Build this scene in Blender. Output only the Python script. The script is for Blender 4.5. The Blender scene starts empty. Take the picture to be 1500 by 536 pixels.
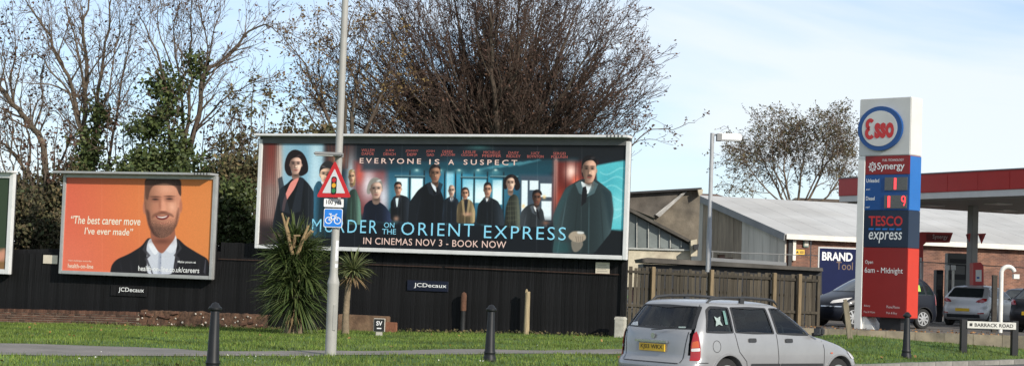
import bpy, bmesh, math, random
import numpy as np
from mathutils import Vector, Matrix
from mathutils.geometry import delaunay_2d_cdt

R = math.radians
SC = bpy.context.scene
COL = SC.collection

# ------------------------------------------------------------------ camera
PW, PH, FPX = 1500.0, 536.0, 2600.0
PITCH, ROLL, EYE = R(3.06), R(2.1), 1.74
cam_data = bpy.data.cameras.new('camera')
cam_data.sensor_fit = 'HORIZONTAL'
cam_data.sensor_width = 36.0
cam_data.lens = 36.0 * FPX / PW
cam_data.clip_start = 0.5
cam_data.clip_end = 3000
cam = bpy.data.objects.new('camera', cam_data)
COL.objects.link(cam)
CM = Matrix.Rotation(math.pi / 2 + PITCH, 3, 'X') @ Matrix.Rotation(ROLL, 3, 'Z')
cam.matrix_world = Matrix.Translation((0, 0, EYE)) @ CM.to_4x4()
SC.camera = cam

# ------------------------------------------------------------------ sky, sun, exposure
SUN_AZ, SUN_EL = R(143), R(25)        # azimuth clockwise from +Y: behind the camera, to its right
world = bpy.data.worlds.new('World')
SC.world = world
world.use_nodes = True
wn, wl = world.node_tree.nodes, world.node_tree.links
wn.clear()
w_out = wn.new('ShaderNodeOutputWorld')
w_bg = wn.new('ShaderNodeBackground')
w_bg.inputs['Strength'].default_value = 0.14
w_sky = wn.new('ShaderNodeTexSky')
w_sky.sky_type = 'NISHITA'
w_sky.sun_disc = False
w_sky.sun_elevation = SUN_EL
w_sky.sun_rotation = SUN_AZ
w_sky.air_density = 1.0
w_sky.dust_density = 0.1
w_sky.ozone_density = 6.0
# thin high cloud drawn out in streaks over the whole dome
w_tc = wn.new('ShaderNodeTexCoord')
w_map = wn.new('ShaderNodeMapping')
w_map.inputs['Rotation'].default_value = (0, R(-13), R(20))
w_map.inputs['Scale'].default_value = (2.6, 2.6, 9.0)
w_map.inputs['Location'].default_value = (0.55, 0.2, 0.33)
w_no = wn.new('ShaderNodeTexNoise')
w_no.inputs['Scale'].default_value = 1.25
w_no.inputs['Detail'].default_value = 7
w_no.inputs['Roughness'].default_value = 0.5
w_no.inputs['Distortion'].default_value = 0.5
w_rm = wn.new('ShaderNodeMapRange')
w_rm.inputs['From Min'].default_value = 0.40
w_rm.inputs['From Max'].default_value = 0.60
w_rm.inputs['To Min'].default_value = 0.34
w_rm.inputs['To Max'].default_value = 0.86
w_mix = wn.new('ShaderNodeMix')
w_mix.data_type = 'RGBA'
w_mix.inputs['B'].default_value = (5.9, 6.2, 6.45, 1)
wl.new(w_tc.outputs['Generated'], w_map.inputs['Vector'])
wl.new(w_map.outputs['Vector'], w_no.inputs['Vector'])
wl.new(w_no.outputs['Fac'], w_rm.inputs['Value'])
wl.new(w_rm.outputs['Result'], w_mix.inputs['Factor'])
wl.new(w_sky.outputs['Color'], w_mix.inputs['A'])
wl.new(w_mix.outputs['Result'], w_bg.inputs['Color'])
wl.new(w_bg.outputs['Background'], w_out.inputs['Surface'])

sun_data = bpy.data.lights.new('sun', 'SUN')
sun_data.energy = 4.2
sun_data.angle = R(0.55)
sun_data.color = (1.0, 0.93, 0.82)
sun = bpy.data.objects.new('sun', sun_data)
COL.objects.link(sun)
SUN_DIR = Vector((math.sin(SUN_AZ) * math.cos(SUN_EL), math.cos(SUN_AZ) * math.cos(SUN_EL), math.sin(SUN_EL)))
sun.location = SUN_DIR * 60
sun.rotation_euler = SUN_DIR.to_track_quat('Z', 'Y').to_euler()

vs = SC.view_settings
vs.view_transform = 'Standard'
vs.look = 'None'
vs.exposure = 0.22
vs.gamma = 1.0
vs.use_curve_mapping = False

# ------------------------------------------------------------------ measuring helpers
def ray(px, py):
    return CM @ Vector(((px - PW / 2) / FPX, -(py - PH / 2) / FPX, -1.0))

def at(px, py, Y):
    d = ray(px, py)
    return Vector((0, 0, EYE)) + d * (Y / d.y)

def project(P):
    P = np.asarray(P, float) - np.array([0, 0, EYE])
    q = P @ np.array(CM)
    return np.stack([PW / 2 - FPX * q[:, 0] / q[:, 2], PH / 2 + FPX * q[:, 1] / q[:, 2]], 1)

KU = Vector((0.63, 0.777)).normalized()          # along the kerb
KN = Vector((-KU.y, KU.x))                       # away from the road
K0 = Vector((9.36, 41.3))
FA = R(22)                                       # the hoarding runs 22 degrees off the picture plane

def kerb_d(x, y):
    return (x - K0.x) * KN.x + (y - K0.y) * KN.y

def fence_y(x):
    return 50.0 + np.maximum(0, 3.2 - x) * math.tan(FA)

def terrain(x, y):
    x = np.asarray(x, float); y = np.asarray(y, float)
    d = np.maximum(kerb_d(x, y), 0)
    dist = np.maximum(fence_y(x) - y, 0) * 0.93
    zf = np.where(x < 3.2, 0.13 + 0.026 * np.maximum(x, -40), np.where(x < 9.7, 0.213 + (x - 3.2) * 0.0426, np.maximum(0.49 - 0.039 * (x - 9.7), 0.15)))
    t = np.clip(d / (d + dist + 1e-6), 0, 1)
    t = t * t * (3 - 2 * t) * 0.5 + t * 0.5
    und = 0.022 * np.sin(x * 1.1 + 0.7 * y) * np.cos(0.8 * y - 0.3 * x) * np.clip(d * 0.6, 0, 1)
    return 0.115 + (zf - 0.115) * t + und

def gnd(px, py, y0=22.0, y1=75.0):
    a, b = y0, y1
    for _ in range(40):
        m = (a + b) / 2
        p = at(px, py, m)
        if p.z > terrain(p.x, p.y): a = m
        else: b = m
    return at(px, py, (a + b) / 2)

def homography(src, dst):
    A, b = [], []
    for (x, y), (u, v) in zip(src, dst):
        A.append([x, y, 1, 0, 0, 0, -u * x, -u * y]); b.append(u)
        A.append([0, 0, 0, x, y, 1, -v * x, -v * y]); b.append(v)
    h = np.linalg.solve(np.array(A, float), np.array(b, float))
    return np.append(h, 1).reshape(3, 3)

def hmap(H, x, y):
    w = H[2, 0] * x + H[2, 1] * y + H[2, 2]
    return (H[0, 0] * x + H[0, 1] * y + H[0, 2]) / w, (H[1, 0] * x + H[1, 1] * y + H[1, 2]) / w

# ------------------------------------------------------------------ materials
def lin(c):
    c = np.asarray(c, float) / 255.0
    return np.where(c <= 0.04045, c / 12.92, ((c + 0.055) / 1.055) ** 2.4)

MATS = {}
def mat(name, rgb, rough=0.7, var=0.18, scale=3.0, bump=0.0, bscale=40.0, metal=0.0, coat=0.0, spec=0.5, rand=0.0, streak=None, island=0.0, emit=None, rgb2=None, trans=0.0):
    """procedural principled material: rgb is linear; var = noise variation, rand = per object, island = per piece"""
    if name in MATS: return MATS[name]
    m = bpy.data.materials.new(name); m.use_nodes = True
    n, l = m.node_tree.nodes, m.node_tree.links
    b = n['Principled BSDF']
    b.inputs['Roughness'].default_value = rough
    b.inputs['Metallic'].default_value = metal
    b.inputs['Coat Weight'].default_value = coat
    b.inputs['Coat Roughness'].default_value = 0.06
    b.inputs['Specular IOR Level'].default_value = spec
    tc = n.new('ShaderNodeTexCoord')
    mp = n.new('ShaderNodeMapping')
    if streak: mp.inputs['Scale'].default_value = streak
    l.new(tc.outputs['Object'], mp.inputs['Vector'])
    no = n.new('ShaderNodeTexNoise')
    no.inputs['Scale'].default_value = scale
    no.inputs['Detail'].default_value = 6
    no.inputs['Roughness'].default_value = 0.62
    l.new(mp.outputs['Vector'], no.inputs['Vector'])
    mr = n.new('ShaderNodeMapRange')
    mr.inputs['From Min'].default_value = 0.3; mr.inputs['From Max'].default_value = 0.7
    mr.inputs['To Min'].default_value = 1 - var; mr.inputs['To Max'].default_value = 1 + var
    l.new(no.outputs['Fac'], mr.inputs['Value'])
    val = mr.outputs['Result']
    if rand:
        oi = n.new('ShaderNodeObjectInfo'); m2 = n.new('ShaderNodeMapRange')
        m2.inputs['To Min'].default_value = 1 - rand; m2.inputs['To Max'].default_value = 1 + rand
        l.new(oi.outputs['Random'], m2.inputs['Value'])
        mu = n.new('ShaderNodeMath'); mu.operation = 'MULTIPLY'
        l.new(val, mu.inputs[0]); l.new(m2.outputs['Result'], mu.inputs[1]); val = mu.outputs[0]
    base = n.new('ShaderNodeRGB'); base.outputs[0].default_value = (*rgb, 1)
    bcol = base.outputs[0]
    if island:
        ge = n.new('ShaderNodeNewGeometry')
        if rgb2 is not None:
            mxc = n.new('ShaderNodeMix'); mxc.data_type = 'RGBA'
            mxc.inputs['A'].default_value = (*rgb, 1); mxc.inputs['B'].default_value = (*rgb2, 1)
            l.new(ge.outputs['Random Per Island'], mxc.inputs['Factor']); bcol = mxc.outputs['Result']
        m3 = n.new('ShaderNodeMapRange')
        m3.inputs['To Min'].default_value = 1 - island; m3.inputs['To Max'].default_value = 1 + island
        frac = n.new('ShaderNodeMath'); frac.operation = 'FRACT'
        k7 = n.new('ShaderNodeMath'); k7.operation = 'MULTIPLY'; k7.inputs[1].default_value = 37.7
        l.new(ge.outputs['Random Per Island'], k7.inputs[0]); l.new(k7.outputs[0], frac.inputs[0])
        l.new(frac.outputs[0], m3.inputs['Value'])
        mu = n.new('ShaderNodeMath'); mu.operation = 'MULTIPLY'
        l.new(val, mu.inputs[0]); l.new(m3.outputs['Result'], mu.inputs[1]); val = mu.outputs[0]
    elif rgb2 is not None:
        mxc = n.new('ShaderNodeMix'); mxc.data_type = 'RGBA'
        mxc.inputs['A'].default_value = (*rgb, 1); mxc.inputs['B'].default_value = (*rgb2, 1)
        no2 = n.new('ShaderNodeTexNoise'); no2.inputs['Scale'].default_value = scale * 0.37; no2.inputs['Detail'].default_value = 5
        l.new(mp.outputs['Vector'], no2.inputs['Vector'])
        r2 = n.new('ShaderNodeMapRange'); r2.inputs['From Min'].default_value = 0.42; r2.inputs['From Max'].default_value = 0.62
        l.new(no2.outputs['Fac'], r2.inputs['Value'])
        l.new(r2.outputs['Result'], mxc.inputs['Factor']); bcol = mxc.outputs['Result']
    vm = n.new('ShaderNodeVectorMath'); vm.operation = 'SCALE'
    l.new(bcol, vm.inputs[0]); l.new(val, vm.inputs['Scale'])
    l.new(vm.outputs[0], b.inputs['Base Color'])
    if bump:
        nb = n.new('ShaderNodeTexNoise'); nb.inputs['Scale'].default_value = bscale; nb.inputs['Detail'].default_value = 4
        l.new(mp.outputs['Vector'], nb.inputs['Vector'])
        bu = n.new('ShaderNodeBump'); bu.inputs['Strength'].default_value = bump; bu.inputs['Distance'].default_value = 0.02
        l.new(nb.outputs['Fac'], bu.inputs['Height']); l.new(bu.outputs['Normal'], b.inputs['Normal'])
    if emit:
        b.inputs['Emission Color'].default_value = (*emit[0], 1); b.inputs['Emission Strength'].default_value = emit[1]
    if trans:
        b.inputs['Transmission Weight'].default_value = trans
    MATS[name] = m
    return m

def print_mat(name, rough=0.55):
    m = bpy.data.materials.new(name); m.use_nodes = True
    n, l = m.node_tree.nodes, m.node_tree.links
    b = n['Principled BSDF']; b.inputs['Roughness'].default_value = rough
    b.inputs['Specular IOR Level'].default_value = 0.3
    a = n.new('ShaderNodeAttribute'); a.attribute_name = 'ink'
    l.new(a.outputs['Color'], b.inputs['Base Color'])
    return m

# ------------------------------------------------------------------ mesh helpers
class MB:
    def __init__(s): s.v = []; s.f = []
    def add(s, vs, fs):
        o = len(s.v); s.v.extend([tuple(v) for v in vs]); s.f.extend([tuple(i + o for i in f) for f in fs]); return s
    def box(s, x0, x1, y0, y1, z0, z1, M=None):
        vs = [Vector((x, y, z)) for z in (z0, z1) for y in (y0, y1) for x in (x0, x1)]
        if M is not None: vs = [M @ v for v in vs]
        return s.add(vs, [(0, 2, 3, 1), (4, 5, 7, 6), (0, 1, 5, 4), (2, 6, 7, 3), (0, 4, 6, 2), (1, 3, 7, 5)])
    def bar(s, a, b, w, h=None, up=(0, 0, 1)):
        """a bar of rectangular section from a to b"""
        a, b = Vector(a), Vector(b); h = h or w
        d = (b - a).normalized(); u = Vector(up)
        if abs(d.dot(u)) > 0.98: u = Vector((0, 1, 0))
        x = d.cross(u).normalized(); z = x.cross(d)
        vs = [p + x * (i * w / 2) + z * (j * h / 2) for p in (a, b) for i, j in ((-1, -1), (1, -1), (1, 1), (-1, 1))]
        return s.add(vs, [(0, 1, 2, 3), (7, 6, 5, 4), (0, 4, 5, 1), (1, 5, 6, 2), (2, 6, 7, 3), (3, 7, 4, 0)])
    def tube(s, pts, rad, n=6, cap=True):
        pts = [Vector(p) for p in pts]
        if not hasattr(rad, '__len__'): rad = [rad] * len(pts)
        o = len(s.v); pu = None
        for i, p in enumerate(pts):
            d = (pts[min(i + 1, len(pts) - 1)] - pts[max(i - 1, 0)])
            d = d.normalized() if d.length > 1e-9 else Vector((0, 0, 1))
            if pu is None:
                u = Vector((1, 0, 0)) if abs(d.x) < 0.8 else Vector((0, 1, 0))
            else: u = pu
            u = u - d * d.dot(u)
            u = u.normalized() if u.length > 1e-6 else d.orthogonal().normalized()
            pu = u; w = d.cross(u)
            for k in range(n):
                a = 2 * math.pi * k / n
                q = p + (u * math.cos(a) + w * math.sin(a)) * rad[i]
                s.v.append((q.x, q.y, q.z))
        for i in range(len(pts) - 1):
            for k in range(n):
                a = o + i * n + k; b = o + i * n + (k + 1) % n
                s.f.append((a, b, b + n, a + n))
        if cap and n > 3:
            s.f.append(tuple(o + k for k in reversed(range(n))))
            e = o + (len(pts) - 1) * n
            s.f.append(tuple(e + k for k in range(n)))
        return s
    def lathe(s, prof, n=24, c=(0, 0, 0), axis='Z'):
        o = len(s.v)
        for r, z in prof:
            for k in range(n):
                a = 2 * math.pi * k / n
                if axis == 'Z': q = (c[0] + r * math.cos(a), c[1] + r * math.sin(a), c[2] + z)
                else: q = (c[0] + r * math.cos(a), c[1] + z, c[2] + r * math.sin(a))
                s.v.append(q)
        for i in range(len(prof) - 1):
            for k in range(n):
                a = o + i * n + k; b = o + i * n + (k + 1) % n
                s.f.append((a, b, b + n, a + n))
        s.f.append(tuple(o + k for k in reversed(range(n))))
        e = o + (len(prof) - 1) * n
        s.f.append(tuple(e + k for k in range(n)))
        return s
    def prism(s, poly, y0, y1):
        """polygon in local x,z pulled from y0 (front) to y1 (back)"""
        n = len(poly)
        s.add([(x, y0, z) for x, z in poly] + [(x, y1, z) for x, z in poly],
              [tuple(range(n)), tuple(reversed(range(n, 2 * n)))] + [(i, n + i, n + (i + 1) % n, (i + 1) % n) for i in range(n)])
        return s
    def slab(s, poly, z0, z1):
        n = len(poly)
        s.add([(x, y, z1) for x, y in poly] + [(x, y, z0) for x, y in poly],
              [tuple(range(n)), tuple(reversed(range(n, 2 * n)))] + [(i, n + i, n + (i + 1) % n, (i + 1) % n) for i in range(n)])
        return s
    def ribbon(s, pts, w, y=0.0):
        """flat stroke in the x,z plane at depth y"""
        pts = [Vector((p[0], p[1])) for p in pts]; n = len(pts)
        L = []
        for i, p in enumerate(pts):
            d = (pts[min(i + 1, n - 1)] - pts[max(i - 1, 0)]).normalized()
            q = Vector((-d.y, d.x)) * (w / 2)
            L += [(p.x + q.x, y, p.y + q.y), (p.x - q.x, y, p.y - q.y)]
        s.add(L, [(2 * i, 2 * i + 1, 2 * i + 3, 2 * i + 2) for i in range(n - 1)])
        return s
    def mesh(s, name):
        me = bpy.data.meshes.new(name); me.from_pydata(s.v, [], s.f); me.update(); return me
    def build(s, name, m, parent=None, smooth=None, fix=True):
        me = s.mesh(name)
        if fix:
            b = bmesh.new(); b.from_mesh(me); bmesh.ops.recalc_face_normals(b, faces=b.faces); b.to_mesh(me); b.free()
        return link(name, me, m, parent, smooth)

def link(name, me, m, parent=None, smooth=None):
    o = bpy.data.objects.new(name, me); COL.objects.link(o)
    if m is not None and len(me.materials) == 0: me.materials.append(m)
    if parent is not None: o.parent = parent
    if smooth is not None:
        for p in me.polygons: p.use_smooth = True
        me.set_sharp_from_angle(angle=R(smooth))
    return o

def bevel(o, w=0.01, seg=2):
    b = bmesh.new(); b.from_mesh(o.data)
    bmesh.ops.bevel(b, geom=b.edges[:], offset=w, segments=seg, affect='EDGES', clamp_overlap=True)
    b.to_mesh(o.data); b.free()
    return o

def tag(o, label, cat, group=None):
    o['label'] = label; o['category'] = cat
    if group: o['group'] = group
    return o

def thing(name, label, cat, loc=(0, 0, 0), rz=0.0, group=None):
    o = bpy.data.objects.new(name, None); COL.objects.link(o)
    o.empty_display_size = 0.3
    o.location = loc; o.rotation_euler = (0, 0, rz)
    return tag(o, label, cat, group)

def struct(o):
    o['kind'] = 'structure'; return o

def arr_mesh(name, V, F, m, parent=None, smooth=False):
    """numpy verts (n,3) and faces (m,k)"""
    V = np.asarray(V, np.float32); F = np.asarray(F, np.int32); k = F.shape[1]
    me = bpy.data.meshes.new(name)
    me.vertices.add(len(V)); me.vertices.foreach_set('co', V.ravel())
    me.loops.add(F.size); me.loops.foreach_set('vertex_index', F.ravel())
    me.polygons.add(len(F)); me.polygons.foreach_set('loop_start', np.arange(len(F), dtype=np.int32) * k)
    if smooth: me.polygons.foreach_set('use_smooth', np.ones(len(F), bool))
    me.update(calc_edges=True); me.validate()
    return link(name, me, m, parent)

def rounded(poly, r, k=4):
    out = []; n = len(poly)
    for i in range(n):
        p = Vector(poly[i]); a = Vector(poly[i - 1]); b = Vector(poly[(i + 1) % n])
        ra = min(r, (a - p).length * 0.45); rb = min(r, (b - p).length * 0.45)
        A = p + (a - p).normalized() * ra; B = p + (b - p).normalized() * rb
        for j in range(k + 1):
            t = j / k
            out.append(tuple(A * (1 - t) ** 2 + p * (2 * t * (1 - t)) + B * t * t))
    return out

def inside(poly, x, y):
    x = np.asarray(x, float); y = np.asarray(y, float); r = np.zeros(x.shape, bool); n = len(poly)
    for i in range(n):
        x0, y0 = poly[i - 1]; x1, y1 = poly[i]
        if y0 == y1: continue
        r ^= ((y0 > y) != (y1 > y)) & (x < (x1 - x0) * (y - y0) / (y1 - y0) + x0)
    return r

def patch(poly, fn, step):
    """tessellated polygon mapped through fn(a, b) -> point"""
    pts = []
    n = len(poly)
    for i in range(n):
        a = Vector(poly[i]); b = Vector(poly[(i + 1) % n]); k = max(1, int((b - a).length / step))
        for j in range(k): pts.append(a.lerp(b, j / k))
    nb = len(pts)
    xs = [p.x for p in pts]; ys = [p.y for p in pts]
    gx, gy = np.meshgrid(np.arange(min(xs) + step * .5, max(xs), step), np.arange(min(ys) + step * .5, max(ys), step))
    ins = inside([tuple(p) for p in pts], gx, gy)
    pts += [Vector((a, b)) for a, b in zip(gx[ins], gy[ins])]
    v, e, f, *_ = delaunay_2d_cdt(pts, [], [list(range(nb))], 1, 1e-6)
    mb = MB(); mb.add([fn(p.x, p.y) for p in v], f)
    return mb

def text_flat(s, bold=0.0, space=1.0, shear=0.0, res=3):
    cu = bpy.data.curves.new('lettering', 'FONT'); cu.body = s; cu.size = 1.0
    cu.offset = bold; cu.space_character = space; cu.shear = shear; cu.resolution_u = res
    cu.fill_mode = 'FRONT'
    ob = bpy.data.objects.new('lettering', cu); COL.objects.link(ob)
    bpy.context.view_layer.update()
    me = bpy.data.meshes.new_from_object(ob.evaluated_get(bpy.context.evaluated_depsgraph_get()))
    bpy.data.objects.remove(ob); bpy.data.curves.remove(cu)
    v = np.array([(q.co.x, q.co.y) for q in me.vertices]); f = [tuple(p.vertices) for p in me.polygons]
    bpy.data.meshes.remove(me)
    return v, f

def lettering(s, x0, x1, z0, h, y, m, parent, bold=0.0, space=1.0, shear=0.0, fn=None, name='lettering', thick=0.0, split=False):
    """text filling x0..x1, its lowest point at z0 and h tall, on the local plane y"""
    v, f = text_flat(s, bold, space, shear)
    lo, hi = v.min(0), v.max(0)
    u = (v - lo) / (hi - lo)
    P = [(x0 + a * (x1 - x0), y, z0 + b * h) for a, b in u]
    if fn: P = [fn(p) for p in P]
    mb = MB(); mb.add(P, f)
    if split:
        lab = list(range(len(P)))
        def find(i):
            while lab[i] != i: lab[i] = lab[lab[i]]; i = lab[i]
            return i
        for q in f:
            for i in q[1:]: lab[find(i)] = find(q[0])
        parts = {}
        for q in f: parts.setdefault(find(q[0]), []).append(q)
        for fs in parts.values():
            idx = sorted({i for q in fs for i in q}); re_ = {i: k for k, i in enumerate(idx)}
            mb = MB(); mb.add([P[i] for i in idx], [tuple(re_[i] for i in q) for q in fs]); mb.build('letter', m, parent, fix=False)
        return None
    o = mb.build(name, m, parent, fix=False)
    if thick:
        b = bmesh.new(); b.from_mesh(o.data)
        r = bmesh.ops.extrude_face_region(b, geom=b.faces[:])
        bmesh.ops.translate(b, vec=(0, -thick, 0), verts=[g for g in r['geom'] if isinstance(g, bmesh.types.BMVert)])
        bmesh.ops.recalc_face_normals(b, faces=b.faces); b.to_mesh(o.data); b.free()
    return o
# ================================================================== THE SETTING
M_soil = mat('soil', (0.06, 0.055, 0.035), 0.95, 0.3, 0.6, 0.5, 8)
M_grass_ground = mat('turf', (0.045, 0.10, 0.014), 0.95, 0.35, 0.9, 0.8, 30, rgb2=(0.085, 0.13, 0.024))
M_asphalt = mat('asphalt', (0.075, 0.073, 0.07), 0.9, 0.22, 1.2, 0.5, 90)
M_path = mat('path_tarmac', (0.185, 0.165, 0.15), 0.92, 0.2, 1.5, 0.4, 60, rgb2=(0.15, 0.14, 0.125))
M_fore = mat('forecourt_tarmac', (0.115, 0.10, 0.085), 0.9, 0.25, 0.8, 0.4, 70, rgb2=(0.085, 0.075, 0.065))
M_kerb = mat('kerb_concrete', (0.20, 0.19, 0.17), 0.9, 0.25, 4, 0.4, 60, rand=0.18)

mb = MB(); mb.add([(-900, -200, -0.9), (900, -200, -0.9), (900, 1500, -0.9), (-900, 1500, -0.9)], [(0, 1, 2, 3)])
struct(mb.build('ground', M_soil))

def kpt(a, d):
    p = K0 + KU * a + KN * d
    return p.x, p.y

# the road on the camera's side of the kerb
mb = MB(); mb.add([(*kpt(-90, 0.02), 0), (*kpt(-90, -60), 0), (*kpt(160, -60), 0), (*kpt(160, 0.02), 0)], [(0, 1, 2, 3)])
struct(mb.build('road', M_asphalt))

# grass verge: a gently rolling sheet from the kerb up to and past the hoarding
aa = np.concatenate([np.arange(-90, -40, 3.0), np.arange(-40, 16, 0.4), np.arange(16, 120, 4.0)])
dd = np.concatenate([np.arange(0.13, 30, 0.4), np.arange(30, 110, 4.0)])
A, D = np.meshgrid(aa, dd, indexing='ij')
X = K0.x + KU.x * A + KN.x * D; Y = K0.y + KU.y * A + KN.y * D
Z = terrain(X, Y)
far = (Y > fence_y(X) + 1.0)
V = np.stack([X, Y, Z], -1).reshape(-1, 3)
I = np.arange(len(aa) * len(dd)).reshape(len(aa), len(dd))
F = np.stack([I[:-1, :-1], I[1:, :-1], I[1:, 1:], I[:-1, 1:]], -1).reshape(-1, 4)
struct(arr_mesh('grass_verge', V, F, M_grass_ground, smooth=True))

# kerb: single stones set end to end
kerb = bpy.data.objects.new('kerb', None); COL.objects.link(kerb); struct(kerb)
me_k = MB().box(-0.448, 0.448, 0.0, 0.128, -0.05, 0.118).mesh('kerb_stone'); me_k.materials.append(M_kerb)
rk = random.Random(3)
for i in range(-10, 16):
    o = bpy.data.objects.new('kerb_stone', me_k); COL.objects.link(o); o.parent = kerb
    x, y = kpt(i * 0.915, 0)
    o.location = (x, y, rk.uniform(-0.006, 0.006)); o.rotation_euler = (0, 0, math.atan2(KU.y, KU.x))

# footpath across the verge
path_px_top = [(-60, 501), (0, 503), (70, 504.5), (140, 507), (200, 508.5), (260, 511), (300, 514.5), (400, 514.6), (560, 514), (760, 513), (960, 511)]
path_px_bot = [(960, 515.8), (760, 518), (560, 519.8), (480, 520.5), (380, 521.5), (300, 522), (160, 521.5), (60, 521), (-60, 520)]
PATH = []
for px, py in path_px_top + path_px_bot:
    g = gnd(px, py); PATH.append((g.x, g.y))
struct(patch(PATH, lambda x, y: (x, y, float(terrain(x, y)) + 0.012), 0.35).build('footpath', M_path, smooth=60))

# forecourt, raised behind a low concrete edge
FZ = 0.63
fore_poly = [(6.6, 50.28), (14.7, 50.02), (36, 76), (80, 76), (80, 125), (4.6, 125), (4.6, 55.4), (6.6, 54.2)]
struct(MB().slab(fore_poly, -0.3, FZ).build('forecourt', M_fore))
M_edge = mat('edge_concrete', (0.21, 0.175, 0.125), 0.9, 0.3, 2.5, 0.4, 30, rgb2=(0.13, 0.115, 0.085), rand=0.1)
edge = thing('retaining_edge', 'low tan concrete edging block wall between grass and petrol forecourt', 'low wall')
n = 10
for i in range(n):
    p0 = Vector((6.6, 50.25)).lerp(Vector((14.7, 50.0)), i / n); p1 = Vector((6.6, 50.25)).lerp(Vector((14.7, 50.0)), (i + 1) / n - 0.012 / n)
    MB().bar((p0.x, p0.y - 0.09, 0.335), (p1.x, p1.y - 0.09, 0.335), 0.2, 0.62 + 0.01 * (i % 2)).build('edging_block', M_edge, edge)
p0, p1 = Vector((14.72, 50.0)), Vector((20, 56.45))
MB().bar((p0.x + .05, p0.y - 0.09, 0.335), (p1.x, p1.y, 0.335), 0.2, 0.61).build('edging_block', M_edge, edge)

# grass blades: far too many to count
rs = np.random.default_rng(5)
def scatter_verge(n, amin=-34, amax=14, dmax=31):
    a = rs.uniform(amin, amax, n); d = rs.uniform(0.16, dmax, n)
    x = K0.x + KU.x * a + KN.x * d; y = K0.y + KU.y * a + KN.y * d
    z = terrain(x, y)
    p = project(np.stack([x, y, z], 1))
    ok = (p[:, 0] > -40) & (p[:, 0] < 1540) & (p[:, 1] < 575) & (y < fence_y(x) - 0.25) & ~inside(PATH, x + rs.normal(size=n) * .09, y + rs.normal(size=n) * .16)
    ok &= ~((x > 6.5) & (y > 49.9))
    return x[ok], y[ok], z[ok]
def blades(name, n, hmin, hmax, w, m, seed):
    x, y, z = scatter_verge(n)
    k = len(x)
    clump = 0.5 + 0.5 * np.sin(x * 2.3 + 1.7 * np.sin(y * 1.9)) * np.sin(y * 2.1 + 1.3 * np.sin(x * 1.3))
    h = rs.uniform(hmin, hmax, k) * (0.55 + 0.75 * clump)
    th = rs.uniform(0, 2 * math.pi, k); lean = rs.uniform(0.1, 0.9, k) * h
    ww = w * rs.uniform(0.6, 1.4, k)
    dx, dy = np.cos(th), np.sin(th)
    V = np.empty((k, 3, 3))
    V[:, 0] = np.stack([x - dy * ww, y + dx * ww, z - 0.01], 1)
    V[:, 1] = np.stack([x + dy * ww, y - dx * ww, z - 0.01], 1)
    V[:, 2] = np.stack([x + dx * lean, y + dy * lean, z + h], 1)
    o = arr_mesh(name, V.reshape(-1, 3), np.arange(k * 3).reshape(-1, 3), m)
    o['kind'] = 'stuff'
    return o
M_blade = mat('grass_blade', (0.062, 0.118, 0.015), 0.75, 0.45, 0.45, island=0.35, rgb2=(0.14, 0.17, 0.036), spec=0.25)
tag(blades('grass', 330000, 0.03, 0.085, 0.009, M_blade, 1), 'short mown green grass covering the roadside verge', 'grass')

# weeds along the foot of the hoarding and daisies / fallen leaves in the turf
def leaf_cards(P, size, name, m, parent=None, flat=0.0, stretch=1.7, rng=rs):
    P = np.asarray(P, float); k = len(P)
    nrm = rng.normal(size=(k, 3)); nrm[:, 2] += flat * np.sign(rng.uniform(-1, 1, k) + 2)
    nrm /= np.linalg.norm(nrm, axis=1, keepdims=True)
    t = rng.normal(size=(k, 3)); t -= nrm * np.sum(t * nrm, 1, keepdims=True); t /= np.linalg.norm(t, axis=1, keepdims=True)
    b = np.cross(nrm, t)
    s = (size * rng.uniform(0.6, 1.4, k))[:, None]
    V = np.empty((k, 4, 3))
    V[:, 0] = P - t * s * stretch * .5; V[:, 2] = P + t * s * stretch * .5
    V[:, 1] = P - b * s * .5 + nrm * s * .12; V[:, 3] = P + b * s * .5 + nrm * s * .12
    return arr_mesh(name, V.reshape(-1, 3), np.arange(k * 4).reshape(-1, 4), m, parent)

M_daisy = mat('daisy_petal', (0.6, 0.6, 0.52), 0.7, 0.05)
M_fallen = mat('fallen_leaf', (0.32, 0.16, 0.05), 0.8, 0.1, island=0.4, rgb2=(0.14, 0.07, 0.03))
daisy_px = [(425, 531), (431, 528.5), (446, 526), (455, 530), (362, 530), (340, 527), (356, 524), (372, 534), (300, 523), (280, 529), (155, 520), (116, 532), (118, 529.5), (137, 529),
            (787, 510.5), (846, 501), (336, 525), (333, 532), (352, 533), (384, 523), (375, 526), (834, 513), (705, 533), (640, 531)]
P = []
for px, py in daisy_px:
    g = gnd(px, py)
    for _ in range(2):
        x, y = g.x + rs.normal() * .05, g.y + rs.normal() * .12
        P.append((x, y, float(terrain(x, y)) + rs.uniform(.05, .08)))
o = leaf_cards(P, 0.026, 'daisies', M_daisy, flat=1.2, stretch=1.0); o['kind'] = 'stuff'
tag(o, 'tiny white daisies dotted through the grass verge', 'daisies')
x, y, z = scatter_verge(900)
nearf = rs.uniform(size=len(x)) < np.where(fence_y(x) - y < 1.5, 1.0, 0.30)
P = np.stack([x, y, z + 0.045], 1)[nearf]
o = leaf_cards(P, 0.055, 'fallen_leaves', M_fallen, flat=1.6, stretch=1.3); o['kind'] = 'stuff'
tag(o, 'brown autumn leaves fallen on the grass verge', 'leaves')
k = 230
a = rs.uniform(6.8, 14.4, k); P = np.stack([a, 50.15 + rs.uniform(0, 1, k) ** 2 * 3.8, np.full(k, FZ + .02)], 1)
o = leaf_cards(P, 0.06, 'fallen_leaves', M_fallen, flat=2.0, stretch=1.3); o['kind'] = 'stuff'
tag(o, 'brown leaves blown along the edge of the forecourt tarmac', 'leaves')
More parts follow.
